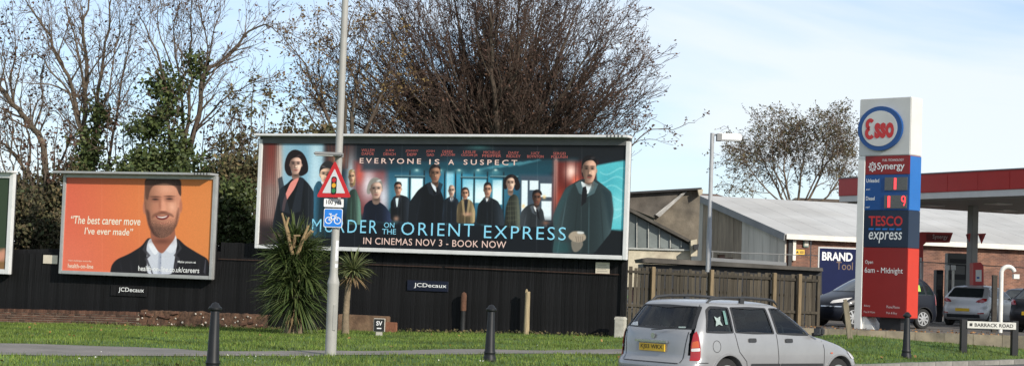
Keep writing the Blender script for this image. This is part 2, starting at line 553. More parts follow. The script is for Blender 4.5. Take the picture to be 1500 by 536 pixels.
# ================================================================== HOARDING AND LOW WALLS
FD = Vector((math.cos(FA), -math.sin(FA), 0))       # along the hoarding, towards the right
FB = Vector((math.sin(FA), math.cos(FA), 0))        # away from the camera
FO = Vector((3.2, 50.0, 0))                         # its right-hand end
def on_fence(px, off=0.0):
    """distance along FD (0 at the right end, negative to the left) where column px meets the fence plane pushed back by off"""
    a, b = -40.0, 5.0
    for _ in range(50):
        m = (a + b) / 2; p = FO + FD * m + FB * off
        if project([(p.x, p.y, 1.5)])[0][0] < px: a = m
        else: b = m
    return (a + b) / 2
def fence_pt(s, off=0.0, z=0.0):
    p = FO + FD * s + FB * off; p.z = z; return p
def fence_zy(py, s, off=0.0):
    """height at which image row py meets the fence plane at position s"""
    p = fence_pt(s, off, 0)
    a, b = -3.0, 12.0
    for _ in range(50):
        m = (a + b) / 2
        if project([(p.x, p.y, m)])[0][1] > py: a = m
        else: b = m
    return (a + b) / 2

M_black = mat('black_stained_timber', (0.0085, 0.0085, 0.0092), 0.8, 0.65, 3.0, 0.5, 25, rand=0.35, streak=(6, 6, 0.7), spec=0.2)
M_black2 = mat('black_hoarding_panel', (0.013, 0.013, 0.0145), 0.65, 0.3, 2.0, 0.25, 30, rand=0.15, streak=(4, 4, 0.6))
hoard = thing('timber_hoarding', 'long black timber board fence standing behind and below the billboards', 'fence', FO, -FA)
rh = random.Random(11)
me_b = MB().box(-0.0596, 0.0596, -0.011, 0.011, 0, 1).mesh('fence_board'); me_b.materials.append(M_black)
s = -26.3
while s < 0.0:
    p = fence_pt(s); zg = float(terrain(p.x, p.y))
    o = bpy.data.objects.new('fence_board', me_b); COL.objects.link(o); o.parent = hoard
    top = 2.27 + (0.03 * math.sin(s * 1.3)) + rh.uniform(-0.02, 0.02) + (0.02 if s < -13 else 0.30)
    o.location = (s, rh.uniform(-0.006, 0.006), zg - 0.1)
    o.rotation_euler = (0, rh.uniform(-0.006, 0.006), 0)
    o.scale = (1, 1, top + 0.1)
    s += 0.121
for z in (0.5, 1.9):
    MB().bar((-26.3, 0.06, -0.33 + z), (0, 0.06, 0.21 + z), 0.07, 0.09).build('fence_rail', M_black, hoard)
MB().prism([(-26.3, -.7), (0, -.2), (0, 2.72), (-12.9, 2.4), (-26.3, 1.86)], .10, .125).build('backing_sheet', M_black, hoard)
# pale cap along the exposed top and a rusty pipe along the face
M_rust = mat('rusty_pipe', (0.06, 0.030, 0.020), 0.9, 0.4, 8)
s0, s1 = on_fence(650, -.1), on_fence(905, -.1)
MB().tube([(s0, -0.06, fence_zy(391, s0, -.06)), (s1, -0.06, fence_zy(402, s1, -.06))], 0.012, 6).build('pipe', M_rust, hoard)
s0, s1 = on_fence(318, -.1), on_fence(645, -.1)
MB().tube([(s0, -0.06, fence_zy(379, s0, -.06)), (s1, -0.06, fence_zy(391, s1, -.06))], 0.012, 6).build('pipe', M_rust, hoard)
# end post
MB().box(0.0, 0.14, -0.09, 0.05, 0.0, 2.62).build('end_post', M_black, hoard)

# plain notice boards and name plates fixed to the hoarding
M_cream = mat('cream_board', (0.62, 0.55, 0.44), 0.7, 0.12, 6)
M_navy = mat('navy_plate', (0.004, 0.007, 0.022), 0.5, 0.1)
M_white = mat('white_paint', (0.78, 0.78, 0.76), 0.5, 0.06, 5)
def plate(px0, px1, py0, py1, name, label, cat, m, off=-0.03, th=0.02):
    a, b = on_fence(px0, off), on_fence(px1, off); c = (a + b) / 2
    z1, z0 = fence_zy(py0, c, off), fence_zy(py1, c, off)
    p = fence_pt(c, off, z0)
    t = thing(name, label, cat, p, -FA)
    bevel(MB().box(-(b - a) / 2, (b - a) / 2, -th, 0, 0, z1 - z0).build('panel', m, t), 0.004, 1)
    return t, b - a, z1 - z0
t, w, h = plate(871.5, 892, 384, 400.5, 'notice_plate', 'blank cream notice plate near the end of the black hoarding', 'plate', M_cream)
M_faint = mat('faded_print', (0.40, 0.36, 0.30), 0.8, 0.1)
for k in range(4):
    MB().box(-w * .36, w * (.36 - .08 * (k % 2)), -0.0235, -0.0205, h * (.2 + .17 * k), h * (.26 + .17 * k)).build('faded_line', M_faint, t)
t, w, h = plate(63, 84, 373.5, 386, 'notice_plate', 'cream plate on hoarding against the edge of the orange billboard', 'plate', M_cream)
M_wletter = mat('white_lettering', (0.85, 0.85, 0.84), 0.5, 0.03)
t, w, h = plate(597, 657, 411, 426, 'name_plate', 'navy plate with white lettering under the long film billboard', 'sign', M_navy)
lettering('JCDecaux', -w * .33, w * .46, h * .26, h * .50, -0.024, M_wletter, t, bold=0.006)
t, w, h = plate(164, 217, 418, 433.5, 'name_plate', 'black plate with white lettering under the orange billboard', 'sign', M_black)
lettering('JCDecaux', -w * .28, w * .42, h * .30, h * .52, -0.024, M_wletter, t, bold=0.006)

# low brick wall at the foot of the hoarding
M_brick = mat('red_brick', (0.095, 0.045, 0.028), 0.9, 0.3, 9, 0.5, 40, rand=0.5)
M_mortar = mat('mortar', (0.36, 0.30, 0.23), 0.95, 0.25, 6, 0.4, 50)
WO = -0.42
sa, sb = on_fence(-12, WO), on_fence(208, WO)
zb = lambda s: float(terrain(*fence_pt(s, WO).xy[:]))
wall = thing('low_brick_wall', 'low brick wall with upright coping bricks below the orange billboard', 'wall', FO, -FA)
za, zc = zb(sa) - .1, zb(sb) - .1
slope = (zc - za) / (sb - sa)
HT = 0.47
MB().prism([(sa, za), (sb, zc), (sb, zc + HT + .1 - .05), (sa, za + HT + .1 - .05)], WO - 0.048, WO + 0.1).build('mortar_bed', M_mortar, wall)
rb = random.Random(8)
me_br = MB().box(-0.104, 0.104, -0.0525, 0.0525, -0.0285, 0.0285).mesh('brick'); me_br.materials.append(M_brick)
me_so = MB().box(-0.0305, 0.0305, -0.058, 0.058, -0.054, 0.054).mesh('brick'); me_so.materials.append(M_brick)
for c in range(5):
    s = sa + 0.11 * (c % 2)
    while s < sb - 0.1:
        o = bpy.data.objects.new('brick', me_br); COL.objects.link(o); o.parent = wall
        o.location = (s + .106, WO - 0.006 + rb.uniform(-.004, .004), za + slope * (s - sa) + .115 + .0715 * c); o.rotation_euler = (0, -math.atan(slope), 0)
        s += 0.222
s = sa + .035
while s < sb:
    o = bpy.data.objects.new('brick', me_so); COL.objects.link(o); o.parent = wall
    o.location = (s, WO - 0.006 + rb.uniform(-.004, .004), za + slope * (s - sa) + .1 + HT - .077 + rb.uniform(-.006, .006)); o.rotation_euler = (0, rb.uniform(-.03, .03), 0)
    s += 0.076
# crumbled stretch: brown rubble core with loose bricks and pale stones
M_rubble = mat('brown_rubble', (0.115, 0.060, 0.035), 0.97, 0.5, 5, 1.0, 18, rgb2=(0.07, 0.04, 0.025))
M_stone = mat('pale_stone', (0.42, 0.38, 0.32), 0.95, 0.3, 5, rand=0.4)
def rubble(pxa, pxb, ha, hb, off, label, dep=0.28, stones=26, bricks=30, m=M_rubble):
    a, b = on_fence(pxa, off), on_fence(pxb, off)
    t = thing('crumbling_wall', label, 'wall', FO, -FA)
    nx, nz = max(6, int((b - a) / .06)), 8
    V = []; rr = np.random.default_rng(int(pxa))
    for i in range(nx + 1):
        s = a + (b - a) * i / nx; g = zb(s) - .08
        hh = ha + (hb - ha) * i / nx + .015 * math.sin(i * 1.7) * math.sin(i * .6) + .008 * rr.normal()
        for j in range(nz + 1):
            z = g + (hh + .08) * j / nz
            V.append((s, off + .010 * rr.normal() - .05 * (1 - j / nz), z))
        V.append((s, off + dep, g + hh + .08 + .01 * rr.normal()))
    k = nz + 2
    Fq = [(i * k + j, (i + 1) * k + j, (i + 1) * k + j + 1, i * k + j + 1) for i in range(nx) for j in range(k - 1)]
    mb = MB(); mb.add(V, Fq); mb.build('rubble_core', m, t)
    for q in range(stones + bricks):
        s = rr.uniform(a, b); g = zb(s); z = g + rr.uniform(.02, 1) * (ha + (hb - ha) * (s - a) / (b - a)) * .92
        st = q < stones
        o = bpy.data.objects.new('stone' if st else 'brick', me_st if st else me_br); COL.objects.link(o); o.parent = t
        o.location = (s, off - .03, z); o.rotation_euler = (rr.uniform(-.2, .2), rr.uniform(-.3, .3) if not st else rr.uniform(0, 3), rr.uniform(-.2, .2))
        f = rr.uniform(.5, 1.2) if st else 1; o.scale = (f, f, f)
    return t
b_ = bmesh.new(); bmesh.ops.create_icosphere(b_, subdivisions=1, radius=0.035); me_st = bpy.data.meshes.new('stone'); b_.to_mesh(me_st); b_.free(); me_st.materials.append(M_stone)
rubble(209, 300, .50, .47, WO, 'crumbled brown stretch of low wall beside the brick coping', stones=14, bricks=7)
rubble(300, 396, .45, .42, WO, 'crumbled stony wall stretch ending behind the big spiky palm', stones=22, bricks=5)
M_render = mat('tan_render', (0.20, 0.125, 0.075), 0.95, 0.4, 4, 0.6, 25, rgb2=(0.13, 0.075, 0.045))
a, b = on_fence(497, WO - .3), on_fence(569, WO - .3)
t = thing('rendered_wall_stub', 'tan rendered wall stub behind the small palm and marker post', 'wall', FO, -FA)
g = zb((a + b) / 2)
bevel(MB().box(a, b, WO - .3, WO - .05, g - .1, g + .46).build('rendered_block', M_render, t), .02, 2)
a2, b2 = on_fence(566, WO - .45), on_fence(582, WO - .45)
M_red_block = mat('broken_red_brick', (0.22, 0.09, 0.05), 0.95, 0.3, 6, 0.6, 25)
bevel(MB().box(a2, b2, WO - .45, WO - .31, g - .1, g + .30).build('brick_pier', M_red_block, t), .02, 2)

# ================================================================== BILLBOARDS
M_frame = mat('grey_aluminium', (0.40, 0.40, 0.39), 0.45, 0.10, 3, metal=0.35)
M_framew = mat('white_enamel_frame', (0.62, 0.62, 0.61), 0.5, 0.08, 3)
M_hood = mat('dark_hood', (0.10, 0.10, 0.10), 0.6, 0.15, 2)
M_back = mat('board_back', (0.05, 0.05, 0.05), 0.8, 0.1)

class Canvas:
    """paints flat poster ink in the photograph's own measure, then lays it on the board"""
    def __init__(s, corners, W, H):
        s.W, s.H = W, H
        u, v = np.meshgrid((np.arange(W) + .0) / (W - 1), (np.arange(H) + .0) / (H - 1))
        Hm = homography([(0, 0), (1, 0), (1, 1), (0, 1)], corners)
        s.X, s.Y = hmap(Hm, u, v)
        s.Hi = homography(corners, [(0, 0), (1, 0), (1, 1), (0, 1)])
        s.C = np.zeros((H, W, 3))
    def mix(s, a, col):
        a = np.clip(a, 0, 1)[..., None]
        s.C = s.C * (1 - a) + np.asarray(col, float) * a
    def fill(s, col): s.C[:] = col
    def grad(s, x0, x1, c0, c1, alpha=1.0):
        t = np.clip((s.X - x0) / (x1 - x0), 0, 1)[..., None]
        col = np.asarray(c0, float) * (1 - t) + np.asarray(c1, float) * t
        s.C = s.C * (1 - alpha) + col * alpha
    def sd(s, pts):
        d = np.full(s.X.shape, 1e9)
        for i in range(len(pts)):
            (x0, y0), (x1, y1) = pts[i - 1], pts[i]
            ex, ey = x1 - x0, y1 - y0; L = ex * ex + ey * ey + 1e-9
            t = np.clip(((s.X - x0) * ex + (s.Y - y0) * ey) / L, 0, 1)
            d = np.minimum(d, np.hypot(s.X - x0 - t * ex, s.Y - y0 - t * ey))
        return np.where(inside(pts, s.X, s.Y), -d, d)
    def poly(s, pts, col, soft=0.7, alpha=1.0, smooth=True):
        if smooth: pts = rounded(pts, 6, 3)
        s.mix(alpha * np.clip(.5 - s.sd(pts) / (2 * soft), 0, 1), col)
    def ell(s, cx, cy, rx, ry, col, soft=0.8, alpha=1.0, rot=0.0):
        c, q = math.cos(rot), math.sin(rot)
        x = (s.X - cx) * c + (s.Y - cy) * q; y = -(s.X - cx) * q + (s.Y - cy) * c
        d = (np.sqrt((x / rx) ** 2 + (y / ry) ** 2) - 1) * min(rx, ry)
        s.mix(alpha * np.clip(.5 - d / (2 * soft), 0, 1), col)
    def glow(s, cx, cy, rx, ry, col, alpha=1.0):
        s.mix(alpha * np.exp(-(((s.X - cx) / rx) ** 2 + ((s.Y - cy) / ry) ** 2)), col)
    def noise(s, amp, seed=1):
        r = np.random.default_rng(seed); n = r.normal(size=(s.H, s.W))
        n = (n + np.roll(n, 1, 0) + np.roll(n, 1, 1) + np.roll(n, -1, 0) + np.roll(n, -1, 1)) / 2.2
        s.C = s.C * (1 + amp * n[..., None])
    def lay(s, w, h, y, m, parent, gain):
        u, v = np.meshgrid(np.linspace(0, w, s.W), np.linspace(h, 0, s.H))
        V = np.stack([u, np.full_like(u, y), v], -1).reshape(-1, 3)
        I = np.arange(s.W * s.H).reshape(s.H, s.W)
        F = np.stack([I[1:, :-1], I[1:, 1:], I[:-1, 1:], I[:-1, :-1]], -1).reshape(-1, 4)
        o = arr_mesh('poster', V, F, m, parent)
        ca = o.data.color_attributes.new('ink', 'FLOAT_COLOR', 'POINT')
        c = np.ones((s.W * s.H, 4), np.float32); c[:, :3] = (lin(np.clip(s.C, 0, 255)) * gain).reshape(-1, 3)
        ca.data.foreach_set('color', c.ravel())
        return o

def board(corners, off, label, frame_m, fr=0.11, hood=0.0, rail=(0.0, 0.0), rail_out=0.42):
    """corners: poster TL, TR, BR, BL in the picture; returns thing, width, height, mapping"""
    tl, tr, br, bl = corners
    sl = (on_fence(tl[0], off) + on_fence(bl[0], off)) / 2; sr = (on_fence(tr[0], off) + on_fence(br[0], off)) / 2
    z1 = (fence_zy(tl[1], sl, off) + fence_zy(tr[1], sr, off)) / 2; z0 = (fence_zy(bl[1], sl, off) + fence_zy(br[1], sr, off)) / 2
    w, h = sr - sl, z1 - z0
    print('board', label[:20], round(w, 2), round(h, 2), round(z0, 2))
    t = thing('billboard', label, 'billboard', fence_pt(sl, off, z0), -FA)
    MB().box(-fr * .9, w + fr * .9, 0.012, 0.16, -fr * .9, h + fr * .9 + hood).build('backing_panel', M_back, t)
    bevel(MB().box(-fr, 0, -0.05, 0.10, -fr, h + fr).build('frame_side', frame_m, t), .012, 2)
    bevel(MB().box(w, w + fr, -0.05, 0.10, -fr, h + fr).build('frame_side', frame_m, t), .012, 2)
    bevel(MB().box(0.001, w - 0.001, -0.047, 0.098, -fr, 0).build('frame_bottom', frame_m, t), .012, 2)
    if hood:
        MB().box(0.001, w - 0.001, -0.045, 0.098, h + .004, h + hood).build('frame_top', M_hood, t)
    else:
        bevel(MB().box(0.001, w - 0.001, -0.047, 0.098, h, h + fr).build('frame_top', frame_m, t), .012, 2)
    zt = h + max(fr, hood)
    bevel(MB().box(-fr - rail[0], w + fr + rail[1], -rail_out, 0.12, zt + .004, zt + .075).build('top_rail', frame_m, t), .012, 2)
    # number tabs at the end of the rail
    for k in range(5):
        MB().box(w - .05 - .11 * k, w - .02 - .11 * k, -rail_out - .012, -rail_out - .001, zt + .01, zt + .07).build('rail_clip', M_back, t)
    return t, w, h

def Zm(ox, oy, sc, pts): return [(ox + x / sc, oy + y / sc) for x, y in pts]
INK = 1.0

# ---------------- the orange careers poster
CL = [(95, 262), (310.5, 261), (303.5, 403.5), (87.5, 396)]
t1, w1, h1 = board(CL, -0.30, 'orange careers billboard with a smiling man in a dark jacket', M_frame, fr=0.11, rail=(0.22, -0.02), rail_out=0.36)
cv = Canvas(CL, 440, 288)
cv.grad(85, 260, (210, 98, 76), (216, 126, 70)); 
cv.mix(np.clip((cv.X - 250) / 60, 0, 1) * .6, (210, 134, 72))
cv.glow(96, 380, 50, 40, (220, 120, 94), .5); cv.glow(220, 300, 60, 60, (218, 130, 70), .4)
z6 = lambda *p: Zm(70, 240, 2.977, p)
cv.poly(z6((258, 470), (264, 440), (285, 416), (340, 392), (395, 358), (424, 318), (452, 330), (540, 325), (556, 322), (585, 352), (640, 385), (690, 412), (700, 500), (258, 490)), (27, 25, 29))
cv.poly(z6((668, 470), (676, 415), (680, 415), (676, 480)), (90, 90, 100), .4, .6, False)
cv.poly(z6((416, 352), (432, 318), (480, 352), (545, 300), (551, 345), (530, 480), (418, 480)), (196, 200, 210))
cv.poly(z6((440, 335), (470, 380), (452, 400), (420, 352)), (224, 226, 232), .5)
cv.poly(z6((546, 305), (552, 362), (528, 392), (492, 372)), (214, 216, 224), .5)
cv.poly(z6((470, 380), (484, 372), (474, 480), (462, 480)), (150, 156, 172), .6, .6)
cv.poly(z6((432, 280), (540, 270), (545, 318), (486, 392), (466, 380), (436, 330)), (150, 92, 72))
cv.poly(z6((412, 70), (566, 66), (570, 150), (566, 210), (552, 262), (520, 312), (480, 326), (446, 308), (424, 262), (410, 205), (406, 150)), (205, 140, 112), .8)
cv.ell(*z6((409, 190))[0], 2.6, 9, (178, 112, 88)); cv.ell(*z6((568, 180))[0], 2.2, 9, (180, 112, 86))
cv.poly(z6((410, 62), (570, 62), (570, 140), (560, 130), (548, 96), (500, 82), (446, 92), (430, 120), (424, 160), (412, 150)), (58, 38, 32), .9)
SKC = np.array((205, 140, 112.))
face = rounded(z6((412, 70), (566, 66), (570, 150), (566, 210), (552, 262), (520, 312), (480, 326), (446, 308), (424, 262), (410, 205), (406, 150)), 6, 3)
fm = np.clip(.5 - cv.sd(face) / 1.4, 0, 1)
fx, fy = z6((500, 190))[0]
cv.mix(fm * np.clip((fx - 4 - cv.X) / 26, 0, 1) * .75, SKC * .55)
cv.mix(fm * np.clip((cv.Y - z6((0, 232))[0][1]) / 16, 0, 1) * .74, (80, 58, 50))
cv.poly(z6((414, 195), (430, 205), (436, 262), (452, 300), (480, 322), (446, 312), (424, 268)), (70, 44, 38), 1.8, .75)
cv.poly(z6((560, 180), (548, 215), (540, 270), (516, 310), (546, 276), (560, 225)), (96, 60, 46), 1.8, .7)
cv.poly(z6((446, 214), (486, 206), (528, 212), (540, 232), (524, 224), (486, 217), (452, 226), (438, 240)), (96, 60, 48), 1.4, .7)
cv.glow(*z6((530, 185))[0], 6, 8, (236, 178, 150), .75); cv.glow(*z6((452, 190))[0], 5, 8, (190, 124, 98), .6); cv.glow(*z6((505, 105))[0], 14, 8, (232, 172, 144), .65)
cv.poly(z6((484, 148), (494, 148), (506, 198), (498, 206), (478, 206), (472, 198)), (228, 160, 132), 1.6, .7)
cv.glow(*z6((476, 180))[0], 2.2, 9, (150, 92, 72), .7); cv.ell(*z6((489, 207))[0], 5.4, 1.2, (112, 62, 50), .8, .8)
for ex_, ey_ in z6((456, 153), (518, 150)):
    cv.glow(ex_, ey_, 7, 3.6, (120, 74, 60), .75); cv.ell(ex_, ey_, 4.0, 1.0, (44, 30, 28), .6, .95); cv.ell(ex_, ey_ - 3.8, 6.4, .9, (70, 44, 36), .7, .8); cv.glow(ex_, ey_ + 3.4, 5, 1.2, (160, 104, 84), .6)
cv.poly(z6((452, 222), (486, 227), (520, 218), (510, 236), (488, 244), (464, 239)), (112, 48, 46), .6)
cv.poly(z6((460, 226), (486, 230), (512, 222), (502, 231), (486, 235), (470, 232)), (240, 232, 222), .5, .95)
cv.glow(*z6((488, 256))[0], 7, 1.4, (176, 110, 92), .6); cv.glow(*z6((484, 336))[0], 14, 4, (96, 56, 44), .7)
rn = np.random.default_rng(4)
stub = rn.normal(size=cv.X.shape)
bm_ = fm * np.clip((cv.Y - z6((0, 214))[0][1]) / 14, 0, 1) * np.clip(.5 - cv.sd(rounded(z6((448, 216), (526, 212), (514, 246), (488, 252), (462, 248)), 6, 3)) * -.5, 0, 1)
cv.C *= (1 + (.16 * stub * bm_)[..., None])
hm_ = np.clip(.5 - cv.sd(rounded(z6((410, 62), (570, 62), (570, 140), (560, 130), (548, 96), (500, 82), (446, 92), (430, 120), (424, 160), (412, 150)), 6, 3)) / 1.4, 0, 1)
cv.C += (hm_ * (26 * np.sin(cv.X * 3.1 + 2 * np.sin(cv.Y * .8)) * (cv.X > z6((480, 0))[0][0] - 8)))[..., None] * np.array((1, .75, .6))
JK = np.array((58, 56, 62.))
for pl_ in (((424, 322), (398, 372), (420, 400), (408, 412), (440, 480), (446, 480), (420, 412), (434, 398), (414, 374)), ((552, 322), (572, 366), (548, 396), (562, 410), (536, 480), (530, 480), (548, 410), (536, 396), (560, 366))):
    cv.poly(z6(*pl_), JK, .5, .8, False)
for k, (xa_, xb_) in enumerate(((300, 330), (345, 372), (610, 596), (650, 640))):
    cv.mix(np.exp(-((cv.X - (z6((xa_, 0))[0][0] + (cv.Y - z6((0, 420))[0][1]) * (xb_ - xa_) / 180)) / 1.2) ** 2) * np.clip((cv.Y - z6((0, 410))[0][1]) / 12, 0, 1) * .5, (48, 46, 52))
cv.poly(z6((474, 388), (480, 386), (482, 480), (472, 480)), (140, 146, 164), .5, .6, False)
for zz in (405, 430, 455): cv.ell(*z6((478, zz))[0], .8, .8, (120, 124, 140), .4, .9)
for k in range(1, 4): cv.mix(np.clip(1 - np.abs(cv.X - (91 + k * 54)) / .5, 0, 1) * .13, (255, 220, 190))
cv.noise(.012)
M_p1 = print_mat('orange_poster_print')
po = cv.lay(w1, h1, 0.004, M_p1, t1, INK)
M_ink_cream = mat('cream_ink', (0.80, 0.72, 0.58), 0.6, 0.03)
M_ink_white = mat('white_ink', (0.82, 0.82, 0.80), 0.6, 0.03)
def on_board(cvx, w, h, parent, s, x0, x1, yb, cap, m, bold=0.0, space=1.0, shear=0.0, split=False):
    """print a line: picture x0..x1 at the middle height, yb = lowest ink row at x0, cap = height in rows"""
    def f(x, y):
        u, v = hmap(cvx.Hi, x, y); return u * w, (1 - v) * h
    (a, za), (b, zb_) = f(x0, yb), f(x1, yb); 
    z0 = f((x0 + x1) / 2, yb)[1] if False else za
    hh = f(x0, yb - cap)[1] - za
    return lettering(s, a, b, z0, hh, 0.0005, m, parent, bold, space, shear, split=split)
B1 = lambda *a, **k: on_board(cv, w1, h1, po, *a, **k)
B1('\u201cThe best career move', 100, 201, 328.5, 11.8, M_ink_cream, bold=.012, shear=.12)
B1('I\u2019ve ever made\u201d', 119.5, 190, 343.5, 10, M_ink_cream, bold=.012, shear=.12)
B1('health-on-line', 95.5, 132, 392.3, 6.2, M_ink_cream, bold=.004)
B1('New challenges every day', 96.5, 129.5, 383.2, 2.6, M_ink_cream)
B1('health-on-line.co.uk/careers', 197.5, 288, 396.2, 7.6, M_ink_white, bold=.006)
B1('Make yours at', 256, 283, 385.2, 4.4, M_ink_white, bold=.004)

# ---------------- the long film poster (generic passengers, the same layout and colours)
CR = [(378.7, 215.6), (912.5, 207.5), (908.6, 371.2), (375, 360.5)]
t2, w2, h2 = board(CR, -0.30, 'long dark film billboard with a row of people in a railway carriage', M_framew, fr=0.12, hood=0.20, rail=(0.05, 0.02), rail_out=0.30)
cw = Canvas(CR, 860, 256)
cw.fill((20, 24, 30))
# carriage interior
def rect(x0, y0, x1, y1, col, soft=1.2, alpha=1.0): cw.poly([(x0, y0), (x1, y0), (x1, y1), (x0, y1)], col, soft, alpha, False)
rect(520, 244, 800, 335, (30, 62, 80), 8); cw.glow(640, 285, 150, 40, (46, 120, 150), .8)
rect(370, 205, 404, 372, (96, 62, 56), 3); rect(384, 205, 396, 275, (136, 46, 38), 4, .7); cw.glow(390, 300, 10, 45, (168, 146, 138), .9)
rect(372, 330, 406, 372, (40, 36, 38), 8)
rect(402, 208, 470, 330, (140, 178, 196), 6); cw.glow(402, 250, 5, 50, (226, 190, 170), .8); cw.glow(452, 250, 10, 60, (206, 232, 240), .8); cw.glow(435, 240, 14, 30, (110, 160, 185), .7)
rect(466, 212, 510, 250, (58, 44, 46), 4); cw.glow(486, 236, 9, 9, (206, 150, 110), .8); cw.glow(505, 262, 7, 30, (200, 214, 220), .9)
rect(510, 240, 556, 318, (112, 54, 56), 5); cw.glow(530, 272, 12, 24, (226, 216, 222), .95); cw.glow(552, 290, 8, 24, (214, 220, 230), .9); cw.glow(517, 258, 6, 14, (214, 90, 74), .8)
for x0, x1, y0, y1 in ((571, 587, 262, 300), (592, 609, 262, 300), (644, 654, 250, 290), (668, 683, 262, 296), (686, 702, 262, 296), (712, 726, 262, 298)):
    rect(x0, y0, x1, y1, (232, 250, 252), .8); cw.glow((x0 + x1) / 2, (y0 + y1) / 2, (x1 - x0) * .9, 18, (150, 214, 226), .35); rect(x0 + 1, y0 + 1, x1 - 1, y1 - 6, (236, 250, 252), 1.2, .8)
cw.glow(660, 262, 22, 22, (70, 170, 205), .7); cw.glow(700, 258, 30, 12, (54, 150, 180), .7)
rect(520, 240, 800, 252, (24, 50, 62), 4, .75); cw.poly([(560, 250), (600, 238), (700, 238), (840, 226), (840, 238), (760, 262), (640, 250)], (26, 72, 86), 3, .7)
for k in range(5): cw.poly([(690 + 14 * k, 246 - 2 * k), (725 + 14 * k, 238 - 2 * k), (728 + 14 * k, 240 - 2 * k), (694 + 14 * k, 249 - 2 * k)], (84, 150, 165), 1.2, .5, False)
rect(752, 254, 806, 336, (64, 78, 92), 3); 
for x0, x1, y0, y1 in ((755, 764, 262, 318), (767, 780, 262, 276), (783, 800, 266, 286), (785, 800, 292, 320), (768, 778, 300, 318)): rect(x0, y0, x1, y1, (226, 240, 246), .6)
rect(803, 232, 868, 340, (92, 32, 28), 4); cw.glow(829, 248, 9, 13, (252, 214, 200), 1); cw.glow(836, 262, 6, 9, (236, 110, 84), .9); cw.glow(812, 290, 9, 20, (206, 80, 56), .5); cw.glow(806, 240, 3, 60, (236, 190, 178), .7)
cw.poly([(866, 238), (913, 228), (913, 336), (880, 332), (872, 300)], (84, 186, 196), 1.5, 1, False); cw.glow(900, 300, 16, 22, (140, 216, 222), .7); cw.glow(885, 262, 14, 18, (62, 160, 176), .6)
rect(800, 205, 915, 228, (22, 26, 30), 5, .9); rect(370, 205, 915, 213, (16, 17, 20), 2, .9)
rect(870, 334, 914, 372, (18, 22, 26), 3)
cw.glow(690, 214, 18, 5, (60, 110, 110), .7)
rect(404, 322, 868, 372, (16, 20, 26), 9, .96)

# carriage detail: pillars, luggage racks, lamps, chair backs
for x in (590, 611, 641, 657, 666, 684.5, 704, 728): rect(x - 1.1, 250, x + 1.1, 322, (20, 40, 50), .5)
for x0, x1, y in ((568, 612, 259), (664, 704, 259), (708, 750, 257)): rect(x0, y - 1.6, x1, y + .6, (96, 130, 138), .5, .9); rect(x0, y + .8, x1, y + 2, (14, 30, 38), .5, .9)
for k, x in enumerate((600, 634, 662, 690, 716)): cw.glow(x, 250 - k * .6, 2.4, 1.6, (236, 240, 226), .95); cw.glow(x, 251, 8, 4, (110, 180, 190), .5)
for x in (566, 598, 640, 672, 700, 740): cw.poly([(x - 7, 330), (x - 6, 308), (x - 2, 303), (x + 3, 303), (x + 7, 309), (x + 8, 330)], (34, 58, 66), .7, .9)
for x, y in ((758, 300), (789, 286)): cw.glow(x, y, 2.5, 3, (250, 214, 150), .9)
for k in range(7): cw.poly([(470 + 5 * k, 214), (472 + 5 * k, 214), (476 + 4 * k, 250), (474 + 4 * k, 250)], (94, 60, 52), .6, .6, False)
for k in range(9): cw.mix(np.exp(-((cw.X - 380 - k * 2.7 - 1.2 * np.sin(cw.Y * .05)) / .7) ** 2) * (cw.X < 404) * .45, (58, 34, 34))
for k in range(6): cw.mix(np.exp(-((cw.Y - 246 - 13 * k - 5 * np.sin(cw.X * .13 + k)) / 1.4) ** 2) * (cw.X > 872) * (cw.Y < 334) * .35, (176, 234, 236))
for k in range(4): cw.mix(np.exp(-((cw.X - 806 - 15 * k) / .8) ** 2) * (cw.Y > 232) * (cw.Y < 340) * .5, (50, 18, 18))
LAP = np.array((70, 78, 86.))
SK, SK2, SK3 = (206, 166, 146), (176, 130, 108), (120, 82, 66)
